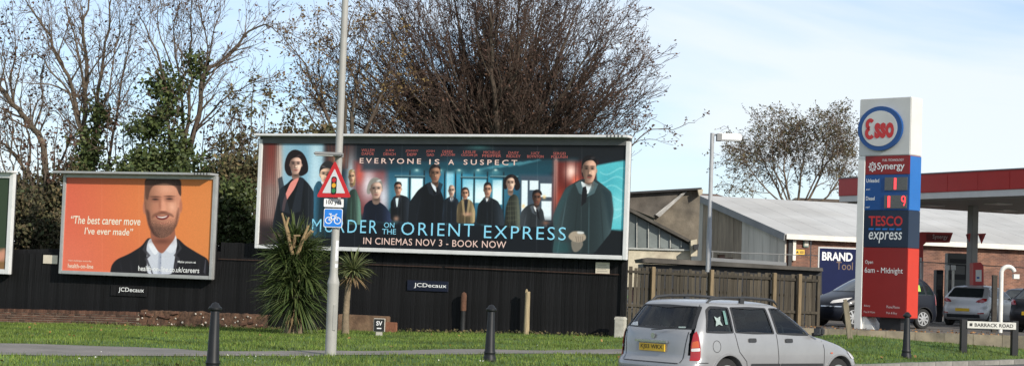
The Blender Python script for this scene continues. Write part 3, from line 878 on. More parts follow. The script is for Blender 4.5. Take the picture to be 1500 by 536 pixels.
def figure(body, bcol, head, skin, hair, hcol, shirt=None, scol=(220, 224, 226), dark=.5, side=1, collar=None, bald=False):
    """a generic passenger: coat with lapels, shirt, head lit from one side"""
    cx, cy, rx, ry = head; skin = np.clip(np.array(skin, float) * 1.10, 0, 245); hcol = np.array(hcol, float); bcol = np.array(bcol, float)
    body = rounded(body, 4, 3)
    cw.poly(body, bcol * .62, .45, 1, False)
    bm = np.clip(.5 - cw.sd(body) / .9, 0, 1); xs = [p[0] for p in body]; ys = [p[1] for p in body]; bw = max(xs) - min(xs); top = min(ys)
    # light falling on one shoulder and sleeve, creases
    cw.mix(bm * np.clip(side * (cw.X - cx) / (bw * .5), 0, 1) ** 2 * .75, np.clip(bcol * 1.75 + 8, 0, 255))
    cw.mix(bm * np.clip(-side * (cw.X - cx) / (bw * .5), 0, 1) ** 3 * .35, np.clip(bcol * 1.4 + 6, 0, 255))
    for k in range(5):
        xx = cx + bw * (-.32 + .16 * k); cw.mix(bm * np.exp(-((cw.X - xx - (cw.Y - top) * .08 * (k - 2)) / .9) ** 2) * np.clip((cw.Y - top - ry) / (ry * 1.5), 0, 1) * .35, bcol * (.35 if k % 2 else 1.8))
    cw.poly([(cx - rx * .55, cy), (cx + rx * .55, cy), (cx + rx * .75, cy + ry * 1.5), (cx, cy + ry * 1.75), (cx - rx * .7, cy + ry * 1.5)], skin * .55, .5)
    if shirt:
        cw.poly(shirt, np.clip(np.array(scol) * 1.08, 0, 250), .4)
        sx = [p[0] for p in shirt]; sy = [p[1] for p in shirt]
        for q, x0 in ((-1, min(sx)), (1, max(sx))):
            cw.poly([(x0 + q * .3, min(sy)), (x0 + q * rx * .75, min(sy) + ry * .25), (x0 + q * rx * .2, max(sy) - ry * .1), ((min(sx) + max(sx)) / 2 + q * .3, max(sy) + ry * .2)], np.clip(bcol * 1.35 + 4, 0, 255), .45, .8, False)
    if collar: cw.poly(collar, (20, 20, 24), .4, 1, False)
    cw.poly(hair, hcol * .8, .5)
    jaw = rounded([(cx + rx * q, cy + ry * w) for q, w in ((-.98, -.5), (-.6, -1), (.6, -1), (.98, -.5), (.95, .15), (.74, .66), (.34, 1.0), (-.34, 1.0), (-.74, .66), (-.95, .15))], 4, 3)
    for q in (-1, 1): cw.ell(cx + q * rx * 1.0, cy + ry * .02, rx * .14, ry * .18, skin * (.85 if q == side else .45), .4, .9)
    cw.poly(jaw, skin, .4, 1, False)
    fm = np.clip(.5 - cw.sd(jaw) / .8, 0, 1)
    cw.mix(fm * np.clip(.42 - side * (cw.X - cx) / (rx * 1.3), 0, 1) * min(.95, dark + .45), skin * .36)
    cw.mix(fm * np.exp(-(((cw.X - cx - side * rx * .52) / (rx * .34)) ** 2 + ((cw.Y - cy - ry * .16) / (ry * .26)) ** 2)) * .75, np.clip(skin * 1.2, 0, 250))
    cw.mix(fm * np.exp(-(((cw.X - cx - side * rx * .2) / (rx * .55)) ** 2 + ((cw.Y - cy + ry * .56) / (ry * .2)) ** 2)) * .6, np.clip(skin * 1.15, 0, 250))
    for q in (-.42, .42):
        cw.mix(fm * np.exp(-(((cw.X - cx - rx * q) / (rx * .30)) ** 2 + ((cw.Y - cy + ry * .17) / (ry * .13)) ** 2)) * .8, skin * .30)
        cw.ell(cx + rx * q, cy - ry * .15, rx * .17, max(.5, ry * .05), (18, 14, 16), .35, .95)
        cw.ell(cx + rx * q, cy - ry * .33, rx * .30, max(.45, ry * .04), hcol * .6, .4, .8)
    cw.mix(fm * np.exp(-(((cw.X - cx + side * rx * .16) / (rx * .12)) ** 2 + ((cw.Y - cy - ry * .10) / (ry * .24)) ** 2)) * .75, skin * .42)
    cw.ell(cx + side * rx * .08, cy + ry * .20, rx * .10, ry * .10, np.clip(skin * 1.2, 0, 250), .4, .7)
    cw.ell(cx, cy + ry * .33, rx * .24, max(.4, ry * .04), skin * .35, .4, .8)
    cw.ell(cx, cy + ry * .56, rx * .34, max(.5, ry * .055), (112, 44, 44), .4, .9); cw.ell(cx, cy + ry * .70, rx * .22, ry * .04, skin * .5, .5, .6)
    if not bald:
        cap = [(cx + rx * q, cy + ry * w) for q, w in ((-1.0, -.30), (-1.06, -.8), (-.66, -1.16), (0, -1.24), (.66, -1.16), (1.06, -.8), (1.0, -.38), (.9, -.58), (.55, -.80), (.1, -.84), (-.5, -.74), (-.86, -.55))]
        cw.poly(cap, hcol * .75, .45)
        cw.ell(cx + side * rx * .45, cy - ry * 1.0, rx * .36, ry * .10, np.clip(hcol * 2.0 + 14, 0, 255), .8, .6, -.3 * side)
    cw.glow(cx, cy + ry * 1.14, rx * .6, ry * .14, skin * .3, .7)
# woman, bobbed hair, black coat, pink blouse
z5 = lambda *p: Zm(370, 200, 5.3625, p)
figure(z5((160, 536), (180, 430), (235, 390), (270, 350), (345, 335), (400, 390), (440, 450), (450, 700), (430, 900), (150, 900), (130, 700)), (24, 28, 34),
       (*z5((297, 245))[0], 8.3, 13.2), (214, 170, 152),
       z5((285, 122), (340, 140), (372, 180), (392, 240), (394, 300), (350, 330), (320, 332), (330, 200), (262, 190), (256, 260), (276, 335), (236, 330), (210, 280), (215, 210), (240, 150)), (34, 24, 26),
       z5((262, 372), (330, 335), (290, 430), (230, 520), (215, 610), (196, 600), (205, 520)), (206, 128, 118), .35, 1)
cw.glow(402, 350, 6, 5, (190, 150, 130), .7); cw.glow(399, 345, 3, 3, (200, 160, 140), .5)
# man with glasses in profile, blue-grey coat
figure(z5((440, 536), (436, 420), (470, 360), (520, 390), (560, 470), (580, 640), (600, 800), (440, 800)), (30, 62, 78),
       (*z5((530, 318))[0], 8.6, 12), (202, 164, 140), z5((478, 280), (490, 240), (530, 206), (580, 215), (596, 260), (560, 262), (520, 266), (498, 300), (492, 350), (480, 320)), (52, 50, 52),
       z5((488, 372), (506, 366), (540, 412), (536, 440)), (214, 220, 226), .3, -1)
cw.ell(*z5((552, 318))[0], 4, 1.1, (30, 24, 24), .5, .9)
# fair woman half behind the sign
figure(z5((700, 480), (720, 430), (760, 420), (800, 520), (810, 700), (690, 700)), (62, 86, 76), (*z5((728, 330))[0], 4.5, 9), (200, 160, 130), z5((712, 280), (745, 280), (760, 340), (755, 400), (735, 400), (740, 320)), (190, 160, 110))
z4 = lambda *p: Zm(510, 210, 3.352, p)
# elderly woman, grey hair, navy dress
figure(z4((42, 380), (48, 310), (78, 282), (110, 284), (150, 310), (178, 350), (185, 390)), (26, 34, 54), (*z4((105, 232))[0], 8.3, 13), (204, 168, 150),
       z4((70, 190), (95, 170), (125, 178), (138, 210), (136, 250), (126, 200), (90, 200), (82, 250), (62, 258), (58, 235)), (176, 172, 164), None, dark=.35)
# man in bow tie
figure(z4((178, 380), (176, 290), (196, 262), (222, 254), (262, 266), (276, 320), (280, 390)), (24, 28, 34), (*z4((212, 228))[0], 5.0, 9), (192, 146, 124),
       z4((190, 210), (200, 192), (222, 194), (230, 215), (216, 206), (200, 210), (198, 235)), (36, 30, 30), z4((198, 266), (216, 262), (212, 310), (206, 320)), (200, 216, 220), collar=z4((196, 266), (214, 263), (214, 271), (197, 272)))
cw.glow(*z4((205, 372))[0], 4, 4, (180, 140, 120), .8)
# tall man in black leaning forward
figure(z4((262, 400), (268, 290), (310, 230), (352, 196), (380, 190), (412, 215), (432, 260), (446, 330), (446, 400)), (20, 24, 30), (*z4((392, 152))[0], 7.4, 12), (158, 118, 96),
       z4((360, 150), (364, 118), (392, 106), (416, 120), (420, 146), (408, 130), (376, 132), (370, 176)), (40, 34, 34), z4((368, 190), (384, 200), (412, 232), (408, 250), (384, 226)), (206, 216, 222), .5, 1, z4((396, 216), (408, 222), (412, 260), (402, 250)))
# bald man
figure(z4((430, 390), (432, 285), (455, 264), (480, 258), (506, 272), (516, 320), (516, 390)), (28, 36, 46), (*z4((474, 232))[0], 4.6, 8.5), (200, 166, 146), z4((462, 215), (470, 208), (480, 208), (488, 216), (480, 214), (468, 214)), (170, 140, 124), z4((466, 262), (484, 260), (480, 286), (472, 286)), (214, 220, 224), collar=z4((473, 266), (479, 266), (478, 286), (474, 286)), bald=True)
# woman in gold jacket
figure(z4((500, 390), (502, 300), (520, 276), (545, 268), (576, 280), (592, 330), (590, 390)), (120, 104, 76), (*z4((541, 246))[0], 4.7, 8), (190, 146, 120), z4((520, 250), (522, 222), (540, 210), (560, 222), (564, 256), (556, 262), (552, 232), (532, 232), (530, 262)), (60, 42, 38), z4((535, 272), (556, 270), (556, 330), (546, 350), (536, 320)), (28, 28, 32))
cw.glow(*z4((556, 345))[0], 7, 3, (196, 150, 126), .8)
# man in dark overcoat
figure(z4((598, 390), (604, 300), (630, 268), (660, 258), (704, 278), (730, 330), (740, 400)), (26, 32, 38), (*z4((652, 226))[0], 5.6, 9.6), (190, 146, 122), z4((630, 215), (638, 194), (662, 192), (674, 208), (672, 226), (660, 206), (642, 208), (636, 236)), (34, 30, 30), z4((642, 262), (660, 258), (650, 284), (644, 282)), (200, 206, 208))
z7 = lambda *p: Zm(700, 210, 3.155, p)
# woman in patterned coat, turned
figure(z7((96, 380), (100, 290), (118, 240), (138, 226), (158, 240), (166, 300), (172, 400)), (58, 62, 54), (*z7((121, 180))[0], 6.2, 10.6), (212, 172, 150), z7((84, 180), (96, 148), (124, 134), (152, 146), (170, 190), (158, 212), (140, 210), (138, 172), (118, 156), (104, 170), (106, 208), (90, 206)), (36, 28, 28), dark=.3)
for k in range(5):
    cw.poly(z7((104, 262 + 22 * k), (166, 258 + 22 * k), (166, 261 + 22 * k), (104, 265 + 22 * k)), (96, 98, 78), .6, .5, False)
    cw.poly(z7((112 + 10 * k, 250), (114 + 10 * k, 250), (116 + 11 * k, 360), (113 + 11 * k, 360)), (96, 98, 78), .6, .5, False)
# man in grey suit
figure(z7((166, 380), (172, 310), (200, 280), (240, 268), (276, 300), (284, 345), (300, 380)), (60, 66, 72), (*z7((246, 246))[0], 6, 10.2), (112, 76, 60), z7((222, 236), (228, 210), (250, 203), (268, 214), (272, 236), (258, 222), (236, 224), (230, 262)), (26, 22, 24), z7((228, 278), (244, 290), (250, 316), (238, 306)), (210, 214, 218), collar=z7((242, 296), (252, 298), (262, 350), (248, 330)))
cw.glow(*z7((290, 360))[0], 5, 3, (130, 90, 72), .8)
# large man at the end: grey overcoat, black tie, folded gloved hands
figure(z7((322, 500), (330, 440), (322, 330), (350, 262), (382, 196), (440, 160), (470, 150), (520, 150), (560, 178), (600, 210), (612, 300), (600, 400), (560, 450), (520, 500)), (58, 76, 80),
       (*z7((494, 112))[0], 10.6, 18.5), (196, 154, 132),
       z7((456, 120), (456, 68), (480, 50), (520, 48), (530, 76), (528, 100), (516, 70), (480, 72), (470, 100), (470, 150), (460, 140)), (26, 24, 26),
       z7((452, 160), (470, 172), (486, 178), (512, 172), (500, 215), (482, 225), (462, 200)), (206, 216, 218), .4, 1, z7((464, 190), (478, 186), (484, 210), (480, 260), (456, 280), (458, 230)))
cw.poly(z7((322, 330), (350, 262), (382, 200), (420, 172), (380, 260), (350, 340), (340, 420)), (48, 74, 78), 2.5, .7)
cw.poly(z7((548, 190), (600, 212), (610, 300), (596, 390), (580, 300), (566, 230)), (30, 46, 52), 2.5, .7)
cw.poly(z7((486, 134), (506, 134), (508, 140), (484, 140)), (44, 30, 28), .6, .85, False)
cw.poly(z7((410, 440), (430, 430), (462, 436), (470, 462), (446, 492), (422, 496), (412, 470)), (118, 112, 102), .8)
cw.poly(z7((392, 424), (412, 398), (446, 396), (480, 412), (482, 436), (452, 450), (420, 446)), (164, 150, 132), .8)
for k in range(4): cw.poly(z7((430 + 11 * k, 420), (434 + 11 * k, 420), (440 + 9 * k, 446), (436 + 9 * k, 446)), (110, 98, 86), .5, .7, False)
cw.poly(z7((436, 396), (470, 398), (474, 408), (440, 410)), (214, 216, 214), .7, .9)
cw.poly(z7((326, 440), (400, 452), (404, 500), (326, 500)), (34, 82, 84), 4, .5)
for k in range(1, 8): cw.mix(np.clip(1 - np.abs(cw.X - (378 + k * 66.7)) / .6, 0, 1) * .16, (200, 205, 210))
cw.noise(.015, 3)
M_p2 = print_mat('film_poster_print')
po2 = cw.lay(w2, h2, 0.004, M_p2, t2, INK)
M_blue_ink = mat('pale_blue_ink', (0.24, 0.62, 0.82), 0.6, 0.03)
M_salmon = mat('salmon_ink', (0.78, 0.55, 0.48), 0.6, 0.03)
M_red_ink = mat('dull_red_ink', (0.42, 0.10, 0.085), 0.6, 0.05)
B2 = lambda *a, **k: on_board(cw, w2, h2, po2, *a, **k)
B2('EVERYONE', 517, 606, 241.5, 7.6, M_salmon, bold=.008, space=1.45, split=True)
B2('IS', 618, 633, 241.2, 7.6, M_salmon, bold=.008, space=1.45, split=True)
B2('A', 646, 654.5, 241, 7.6, M_salmon, bold=.012)
B2('SUSPECT', 668.5, 748, 240.6, 7.6, M_salmon, bold=.008, space=1.5, split=True)
B2('MURDER', 450, 543.5, 341.5, 18.5, M_blue_ink, bold=-.006, space=1.2, split=True)
B2('ON', 553.5, 568.5, 334.2, 7.6, M_blue_ink, bold=.0)
B2('THE', 551, 571, 343.4, 7.4, M_blue_ink, bold=.0)
B2('ORIENT', 578.5, 685, 344.4, 18.6, M_blue_ink, bold=-.006, space=1.2, split=True)
B2('EXPRESS', 700, 822, 347.6, 18.8, M_blue_ink, bold=-.006, space=1.2, split=True)
B2('IN CINEMAS NOV 3 - BOOK NOW', 524, 733, 358.2, 9.6, M_salmon, bold=.0, space=1.05, split=True)
for s_, sx, y in (('WILLEM', 'DAFOE', 0), ('JUDI', 'DENCH', 1), ('JOHNNY', 'DEPP', 2), ('JOSH', 'GAD', 3), ('DEREK', 'JACOBI', 4), ('LESLIE', 'ODOM JR', 5), ('MICHELLE', 'PFEIFFER', 6), ('DAISY', 'RIDLEY', 7), ('LUCY', 'BOYNTON', 8), ('SERGEI', 'POLUNIN', 9)):
    cx = (528.5, 560, 592.5, 619.5, 645, 677, 710, 742.5, 775, 811)[y]
    a, b = 1.55 * len(s_), 1.75 * len(sx)
    yy = 224.6 + (520 - cx) * .004
    B2(s_, cx - a, cx + a, yy, 4.0, M_red_ink, bold=.0); B2(sx, cx - b, cx + b, yy + 5, 4.0, M_red_ink, bold=.004)

# ---------------- the edge of a third billboard
CX = [(-250, 259), (10.5, 258.8), (6.5, 393), (-258, 385)]
t3, w3, h3 = board(CX, -0.30, 'edge of a white framed billboard with a dark green poster, cut by picture edge', M_framew, fr=0.16, rail=(0.0, 0.04), rail_out=0.2)
cx_ = Canvas(CX, 60, 30); cx_.fill((52, 66, 48)); cx_.poly([(-60, 372), (-10, 366), (9, 362), (9, 380), (-60, 384)], (196, 140, 116), 2, 1, False); cx_.poly([(-260, 384), (9, 380), (9, 396), (-260, 392)], (128, 96, 62), 2, 1, False)
cx_.lay(w3, h3, 0.004, print_mat('green_poster_print'), t3, INK)
# ================================================================== BUILDINGS BEHIND
M_bwall = mat('brick_wall_far', (0.17, 0.085, 0.055), 0.92, 0.35, 1.6, 0.4, 20, rgb2=(0.12, 0.06, 0.045))
def add_brick_courses(m, sc=1.0):
    """recolour a far wall with a brick pattern too small to pick apart"""
    n, l = m.node_tree.nodes, m.node_tree.links
    b = n['Principled BSDF']; old = b.inputs['Base Color'].links[0].from_socket
    tc = n.new('ShaderNodeTexCoord'); mp = n.new('ShaderNodeMapping'); mp.inputs['Rotation'].default_value = (R(90), 0, 0)
    br = n.new('ShaderNodeTexBrick'); br.inputs['Scale'].default_value = sc
    br.inputs['Brick Width'].default_value = .225; br.inputs['Row Height'].default_value = .075; br.inputs['Mortar Size'].default_value = .008
    br.inputs['Color1'].default_value = (1.25, 1.15, 1.1, 1); br.inputs['Color2'].default_value = (.7, .7, .75, 1); br.inputs['Mortar'].default_value = (1.5, 1.8, 2.0, 1)
    l.new(tc.outputs['Object'], mp.inputs['Vector']); l.new(mp.outputs['Vector'], br.inputs['Vector'])
    mx = n.new('ShaderNodeVectorMath'); mx.operation = 'MULTIPLY'
    l.new(old, mx.inputs[0]); l.new(br.outputs['Color'], mx.inputs[1]); l.new(mx.outputs[0], b.inputs['Base Color'])
add_brick_courses(M_bwall)
M_roof = mat('grey_roof_sheet', (0.46, 0.455, 0.44), 0.8, 0.10, 0.5, rgb2=(0.40, 0.39, 0.37), rand=0.05)
M_verge = mat('grey_verge_board', (0.20, 0.205, 0.21), 0.8, 0.15, 1)
M_clad_d = mat('weathered_cladding', (0.23, 0.185, 0.135), 0.92, 0.35, 1.2, 0.4, 12, rand=0.15, streak=(3, 3, .5))
M_clad_l = mat('pale_cladding', (0.52, 0.49, 0.43), 0.9, 0.18, 1.0, 0.2, 12, rand=0.06, streak=(3, 3, .4), rgb2=(0.42, 0.39, 0.34))
M_trim = mat('cream_trim', (0.66, 0.63, 0.56), 0.7, 0.12, 2)
M_dark = mat('dark_paint', (0.02, 0.02, 0.022), 0.6, 0.2, 3)
M_tube = mat('galvanised_tube', (0.26, 0.26, 0.25), 0.5, 0.15, 5, metal=0.4)

# warehouse: near eaves corner, long wall to the right, gable running back to the left
C = at(1152, 342.5, 86.7)
wl_ = Vector((0.95, 0.312, 0)).normalized(); ang = math.atan2(wl_.y, wl_.x)
wh = thing('warehouse', 'long brick warehouse with pale grey pitched roof behind the fence', 'building', (C.x, C.y, 0.5), ang)
E = C.z - 0.5; HD = 10.2; RISE = 2.15; LW = 46
MB().box(0.05, LW, 0.02, HD * 2 - .1, -0.6, E - 0.1).build('wall', M_bwall, wh)
# gable: vertical sheets
def gz(y): return E + RISE * (y / HD if y <= HD else 2 - y / HD)
def gpoly(y0, y1, zlo, name, m, x0, x1):
    mb = MB(); ys = [y0, y1]
    top0, top1 = gz(y0) - .12, gz(y1) - .12
    vs = [(x, y, z) for x in (x0, x1) for y, z in ((y0, zlo), (y1, zlo), (y1, top1), (y0, top0))]
    mb.add(vs, [(0, 1, 2, 3), (7, 6, 5, 4), (0, 4, 5, 1), (1, 5, 6, 2), (2, 6, 7, 3), (3, 7, 4, 0)])
    return mb.build(name, m, wh)
gpoly(0.02, HD * 2 - .1, -.6, 'gable_wall', M_bwall, 0.0, 0.06) if False else None
mbg = MB(); mbg.add([(0.048, 0.03, -.6), (0.048, HD * 2 - .12, -.6), (0.048, HD * 2 - .12, E - .12), (0.048, HD, E + RISE - .12), (0.048, .03, E - .12)], [(0, 1, 2, 3, 4)]); mbg.build('gable_wall', M_bwall, wh)
yy = 0.05
for k in range(6):
    gpoly(yy, yy + .80, 1.5 + .06 * (k % 2), 'cladding_panel', M_clad_l, -.035 - .004 * (k % 2), 0.04); yy += .812
for k in range(5):
    gpoly(yy, yy + .95, 2.55 + .5 * ((k * 7) % 3) / 3 - (.9 if k > 2 else 0), 'cladding_panel', M_clad_d, -.045 - .012 * (k % 2), 0.03); yy += .97
gpoly(yy + .02, HD * 2 - .2, .9, 'cladding_panel', M_clad_l, -.05, 0.03)
# roof: two pitches of long sheets, verge board and eaves fascia
nS = 34
for k in range(nS):
    x0, x1 = -.25 + (LW + .25) * k / nS, -.25 + (LW + .25) * (k + 1) / nS - .02
    mb = MB(); o1, o2 = (-.35, E - .075), (HD, E + RISE)
    mb.add([(x, y, z + dz) for x in (x0, x1) for (y, z) in (o1, o2) for dz in (0, .07)], [(0, 1, 3, 2), (4, 6, 7, 5), (0, 4, 5, 1), (2, 3, 7, 6), (1, 5, 7, 3), (0, 2, 6, 4)])
    mb.build('roof_sheet', M_roof, wh)
mb = MB(); mb.add([(x, y, z) for x in (-.25, LW) for (y, z) in ((HD + .01, E + RISE - .02), (HD * 2 + .3, E - .1), (HD * 2 + .3, E - .17), (HD + .01, E + RISE - .09))], [(0, 1, 2, 3), (7, 6, 5, 4), (0, 4, 5, 1), (1, 5, 6, 2), (2, 6, 7, 3), (3, 7, 4, 0)]); mb.build('rear_roof', M_roof, wh)
mb = MB(); mb.bar((-.28, -.36, E - .16), (-.28, HD, E + RISE - .06), .05, .34); mb.build('verge_board', M_verge, wh)
MB().box(-.2, LW, -.44, -.36, E - .26, E - .02).build('eaves_fascia', M_trim, wh)
MB().box(.30, .46, -.16, -.0, 2.6, E - .28).build('downpipe', M_trim, wh)
MB().box(.10, .28, -.1, -.0, .9, E - .28).build('corner_post', M_dark, wh)
# things fixed to the warehouse wall
def on_wh(px, py, out=0.0):
    """local x,z on the long wall for a picture point"""
    n_ = Vector((-wl_.y, wl_.x, 0)); d = ray(px, py); o = Vector((0, 0, EYE)); q = Vector((C.x, C.y, 0)) - n_ * out
    t = (q - o).dot(n_) / d.dot(n_); p = o + d * t
    return (p - q).dot(wl_), p
M_yel = mat('yellow_sign', (0.70, 0.42, 0.03), 0.5, 0.08)
xa, pa = on_wh(1163.5, 365, .06); xb, pb = on_wh(1178.5, 373, .06)
sg = thing('warning_sign', 'small yellow warning sign on the warehouse brick wall', 'sign', ((pa.x + pb.x) / 2, (pa.y + pb.y) / 2, pb.z), ang)
wS, hS = xb - xa, pa.z - pb.z
MB().box(-wS / 2, wS / 2, 0, .03, 0, hS).build('panel', M_yel, sg)
MB().prism([(-wS * .36, hS * .28), (-wS * .05, hS * .28), (-wS * .2, hS * .78)], -.012, -.003).build('symbol', M_dark, sg)
for k in (0, 1, 2): MB().box(0.02, wS * .42, -.012, -.003, hS * (.25 + .2 * k), hS * (.33 + .2 * k)).build('print_line', M_dark, sg)
M_green = mat('pale_green_box', (0.16, 0.24, 0.21), 0.6, 0.15)
xa, pa = on_wh(1177.5, 350, .1); xb, pb = on_wh(1185, 362, .1)
sg = thing('meter_box', 'pale green box on the warehouse wall under the eaves', 'box', ((pa.x + pb.x) / 2, (pa.y + pb.y) / 2, pb.z), ang)
bevel(MB().box(-(xb - xa) / 2, (xb - xa) / 2, 0, .09, 0, pa.z - pb.z).build('box_body', M_green, sg), .02, 2)
MB().box(-(xb - xa) * .35, (xb - xa) * .35, -.012, -.002, .06, pa.z - pb.z - .06).build('box_door', M_clad_l, sg)
# brick boundary wall along the forecourt, below the warehouse wall (brick in the picture down to the cars)
# galvanised tube railing
rail_t = thing('pipe_railing', 'thin galvanised tube railing in front of the warehouse', 'railing')
for seg in ([(1040, 368), (1090, 370.5), (1250, 376), (1345, 383), (1500, 392)], [(1040, 389), (1150, 393), (1250, 397)]):
    MB().tube([at(x, y, 68) for x, y in seg], .02, 6).build('rail', M_tube, rail_t)
for x, y0 in ((1044, 367), (1141, 371), (1188, 353), (1352, 382), (1440, 387)):
    p = at(x, y0, 68); MB().tube([(p.x, p.y, 0.4), p], .02, 6).build('post', M_tube, rail_t)

# ---------------- sawtooth workshop with the sloping glazed end
M_render_w = mat('weathered_render', (0.185, 0.155, 0.115), 0.95, 0.45, 1.4, 0.5, 15, rgb2=(0.115, 0.10, 0.08))
M_rooft = mat('dark_roof_felt', (0.075, 0.070, 0.062), 0.95, 0.45, 1.2, 0.4, 15, rgb2=(0.11, 0.095, 0.08))
M_creamw = mat('cream_masonry', (0.50, 0.45, 0.34), 0.9, 0.25, 3, rgb2=(0.38, 0.33, 0.25))
M_pane = mat('dusty_glass', (0.15, 0.17, 0.165), 0.35, 0.25, 1.5, rand=0.12)
M_mull = mat('pale_mullion', (0.36, 0.37, 0.35), 0.7, 0.15, 3)
ws = thing('workshop', 'weathered sawtooth workshop with sloping glazed end beside the film billboard', 'building')
def solid(pxs, Y, dep, name, m, parent=ws):
    """polygon traced at distance Y, given real depth behind it"""
    a = [at(x, y, Y) for x, y in pxs]; b = [p + Vector((0, dep, 0)) for p in a]; n = len(a)
    mb = MB(); mb.add(a + b, [tuple(range(n)), tuple(reversed(range(n, 2 * n)))] + [(i, n + i, n + (i + 1) % n, (i + 1) % n) for i in range(n)])
    return mb.build(name, m, parent)
solid([(880, 362), (1012, 366.5), (1014, 420), (880, 420)], 70, 3.5, 'base_wall', M_creamw)
solid([(880, 300), (918, 304), (1014, 357.5), (1013, 365), (880, 361)], 70.25, 2.6, 'end_wall', M_render_w)
for x0, x1 in ((895, 914), (919, 932), (934.3, 949), (951, 965), (967.2, 981), (983.2, 997), (999, 1010)):
    f = lambda x: 309.5 + (x - 919) * (360 - 309.5) / (1011 - 919)
    solid([(x0, f(x0)), (x1, f(x1)), (x1, 363.5 + (x1 - 919) * .02), (x0, 361.5 + (x0 - 919) * .02)], 70.18, .05, 'window_pane', M_pane)
for x in (917.5, 933, 950, 966, 982, 998):
    f = lambda x: 309 + (x - 919) * (360 - 309) / (1011 - 919)
    solid([(x - .7, f(x - .7)), (x + .7, f(x + .7)), (x + .7, 363), (x - .7, 363)], 70.1, .09, 'mullion', M_mull)
solid([(880, 361), (1012, 365), (1012, 367.5), (880, 363.5)], 69.9, .3, 'sill', M_mull)
solid([(880, 288), (916, 301), (1018, 354.5), (1017, 358.5), (916, 306), (880, 296)], 69.8, 3.2, 'sloping_verge', M_rooft)
solid([(1012, 352), (1021, 350), (1021.5, 375), (1012, 375)], 69.6, .7, 'corner_pier', M_creamw)
# taller bay behind
solid([(880, 286), (921, 284), (1000, 279), (958, 319), (921, 304), (880, 290)], 73.4, 6, 'rear_roof', M_rooft)
solid([(1000.2, 279), (1026, 277), (1022, 372), (958.2, 372), (958.2, 319)], 73.5, 6, 'rear_wall', M_render_w)
M_leadw = mat('pale_flashing', (0.36, 0.35, 0.33), 0.8, 0.4, 4)
solid([(960, 314), (1000, 282), (1006, 281), (966, 318)], 73.3, .12, 'flashing', M_leadw)
solid([(880, 283.4), (1028, 274.6), (1028, 277.6), (880, 286.4)], 73.1, 6.8, 'roof_edge', M_dark)
solid([(1022, 278), (1030, 277), (1029, 284), (1024, 287)], 73.0, .4, 'gutter_end', M_creamw)
solid([(1016.5, 358), (1024, 357), (1022.5, 366), (1017, 365)], 69.2, .35, 'lamp_bracket', M_dark)
# low dark lean-to between workshop and fence
lt = thing('lean_to_shed', 'low dark felt roofed lean-to behind the timber fence', 'shed')
solid([(938, 379), (948, 377), (1205, 392), (1206, 397), (940, 384)], 61, 3, 'roof', M_rooft, lt)
solid([(942, 386), (1204, 397), (1204, 460), (942, 455)], 61.3, 2.4, 'wall', M_dark, lt)
solid([(1040, 377), (1152, 384), (1152, 389), (1040, 382)], 64.5, 1.0, 'gutter', M_verge, lt)

# far tiled roofs
M_tile = mat('brown_roof_tile', (0.13, 0.075, 0.05), 0.9, 0.3, 1.0, 0.4, 10)
M_tile2 = mat('mossy_roof_tile', (0.12, 0.085, 0.055), 0.9, 0.35, 1.0, 0.4, 10)
def far_house(pl, pr, yt, ye, Y, m, label, hip=.3):
    a, b = at(pl, ye, Y), at(pr, ye, Y); ztop = at((pl + pr) / 2, yt, Y).z; w = b.x - a.x
    t = thing('house', label, 'house', (a.x, Y, 0.2)); e = a.z - .2; h = ztop - .2
    MB().box(.3, w - .3, .3, 7.7, 0, e).build('wall', M_bwall, t)
    mb = MB(); mb.add([(0, 0, e), (w, 0, e), (w, 8, e), (0, 8, e), (w * hip, 4, h), (w * (1 - hip), 4, h)], [(0, 1, 5, 4), (1, 2, 5), (2, 3, 4, 5), (3, 0, 4), (0, 3, 2, 1)])
    mb.build('roof', m, t)
far_house(1016, 1080, 279.5, 291, 112, M_tile, 'distant house with brown hipped roof showing behind the workshop ridge')
far_house(1158, 1330, 288, 301, 118, M_tile2, 'distant house with mossy brown roof showing over the warehouse ridge', .12)

# ================================================================== TIMBER FENCE
M_fencew = mat('weathered_fence_wood', (0.058, 0.048, 0.034), 0.92, 0.4, 4, 0.4, 30, rand=0.4, streak=(4, 4, .5))
M_postw = mat('tan_fence_post', (0.17, 0.125, 0.072), 0.9, 0.25, 4, 0.3, 30, rand=0.15, streak=(4, 4, .5))
fa, fb = at(916, 390, 50.9), at(1198, 404, 53.2)
fd = Vector((fb.x - fa.x, fb.y - fa.y, 0)); fl = fd.length; fang = math.atan2(fd.y, fd.x)
tf = thing('timber_fence', 'weathered vertical plank fence between hoarding and petrol forecourt', 'fence', (fa.x, fa.y, 0), fang)
me_pl = MB().box(-0.052, 0.052, -0.011, 0.011, 0, 1).mesh('plank'); me_pl.materials.append(M_fencew)
rf = random.Random(4)
s = 0.06
while s < fl:
    o = bpy.data.objects.new('plank', me_pl); COL.objects.link(o); o.parent = tf
    zt = fa.z + (fb.z - fa.z) * s / fl
    o.location = (s, rf.uniform(-.012, .012), .25); o.scale = (rf.uniform(.8, 1.05), 1, zt - .25 + rf.uniform(-.045, .03)); o.rotation_euler = (rf.uniform(-.01, .01), rf.uniform(-.018, .018), 0)
    s += 0.124 if rf.random() > .06 else .15
for dz in (-.14, -.62, -1.1):
    MB().bar((0, -.045 if dz != -.62 else .045, fa.z + dz), (fl, -.045 if dz != -.62 else .045, fb.z + dz), .05, .075).build('fence_rail', M_fencew, tf)
for px in (952.5, 1036.5, 1129, 1167):
    q = (px - 916) / (1198 - 916) * fl
    zt = fa.z + (fb.z - fa.z) * q / fl
    bevel(MB().box(q - .055, q + .055, -.19, -.08, .2, zt + .03).build('fence_post', M_postw, tf), .008, 1)
bevel(MB().box(fl - .03, fl + .07, -.06, .05, .3, fb.z + .01).build('fence_post', M_fencew, tf), .008, 1)

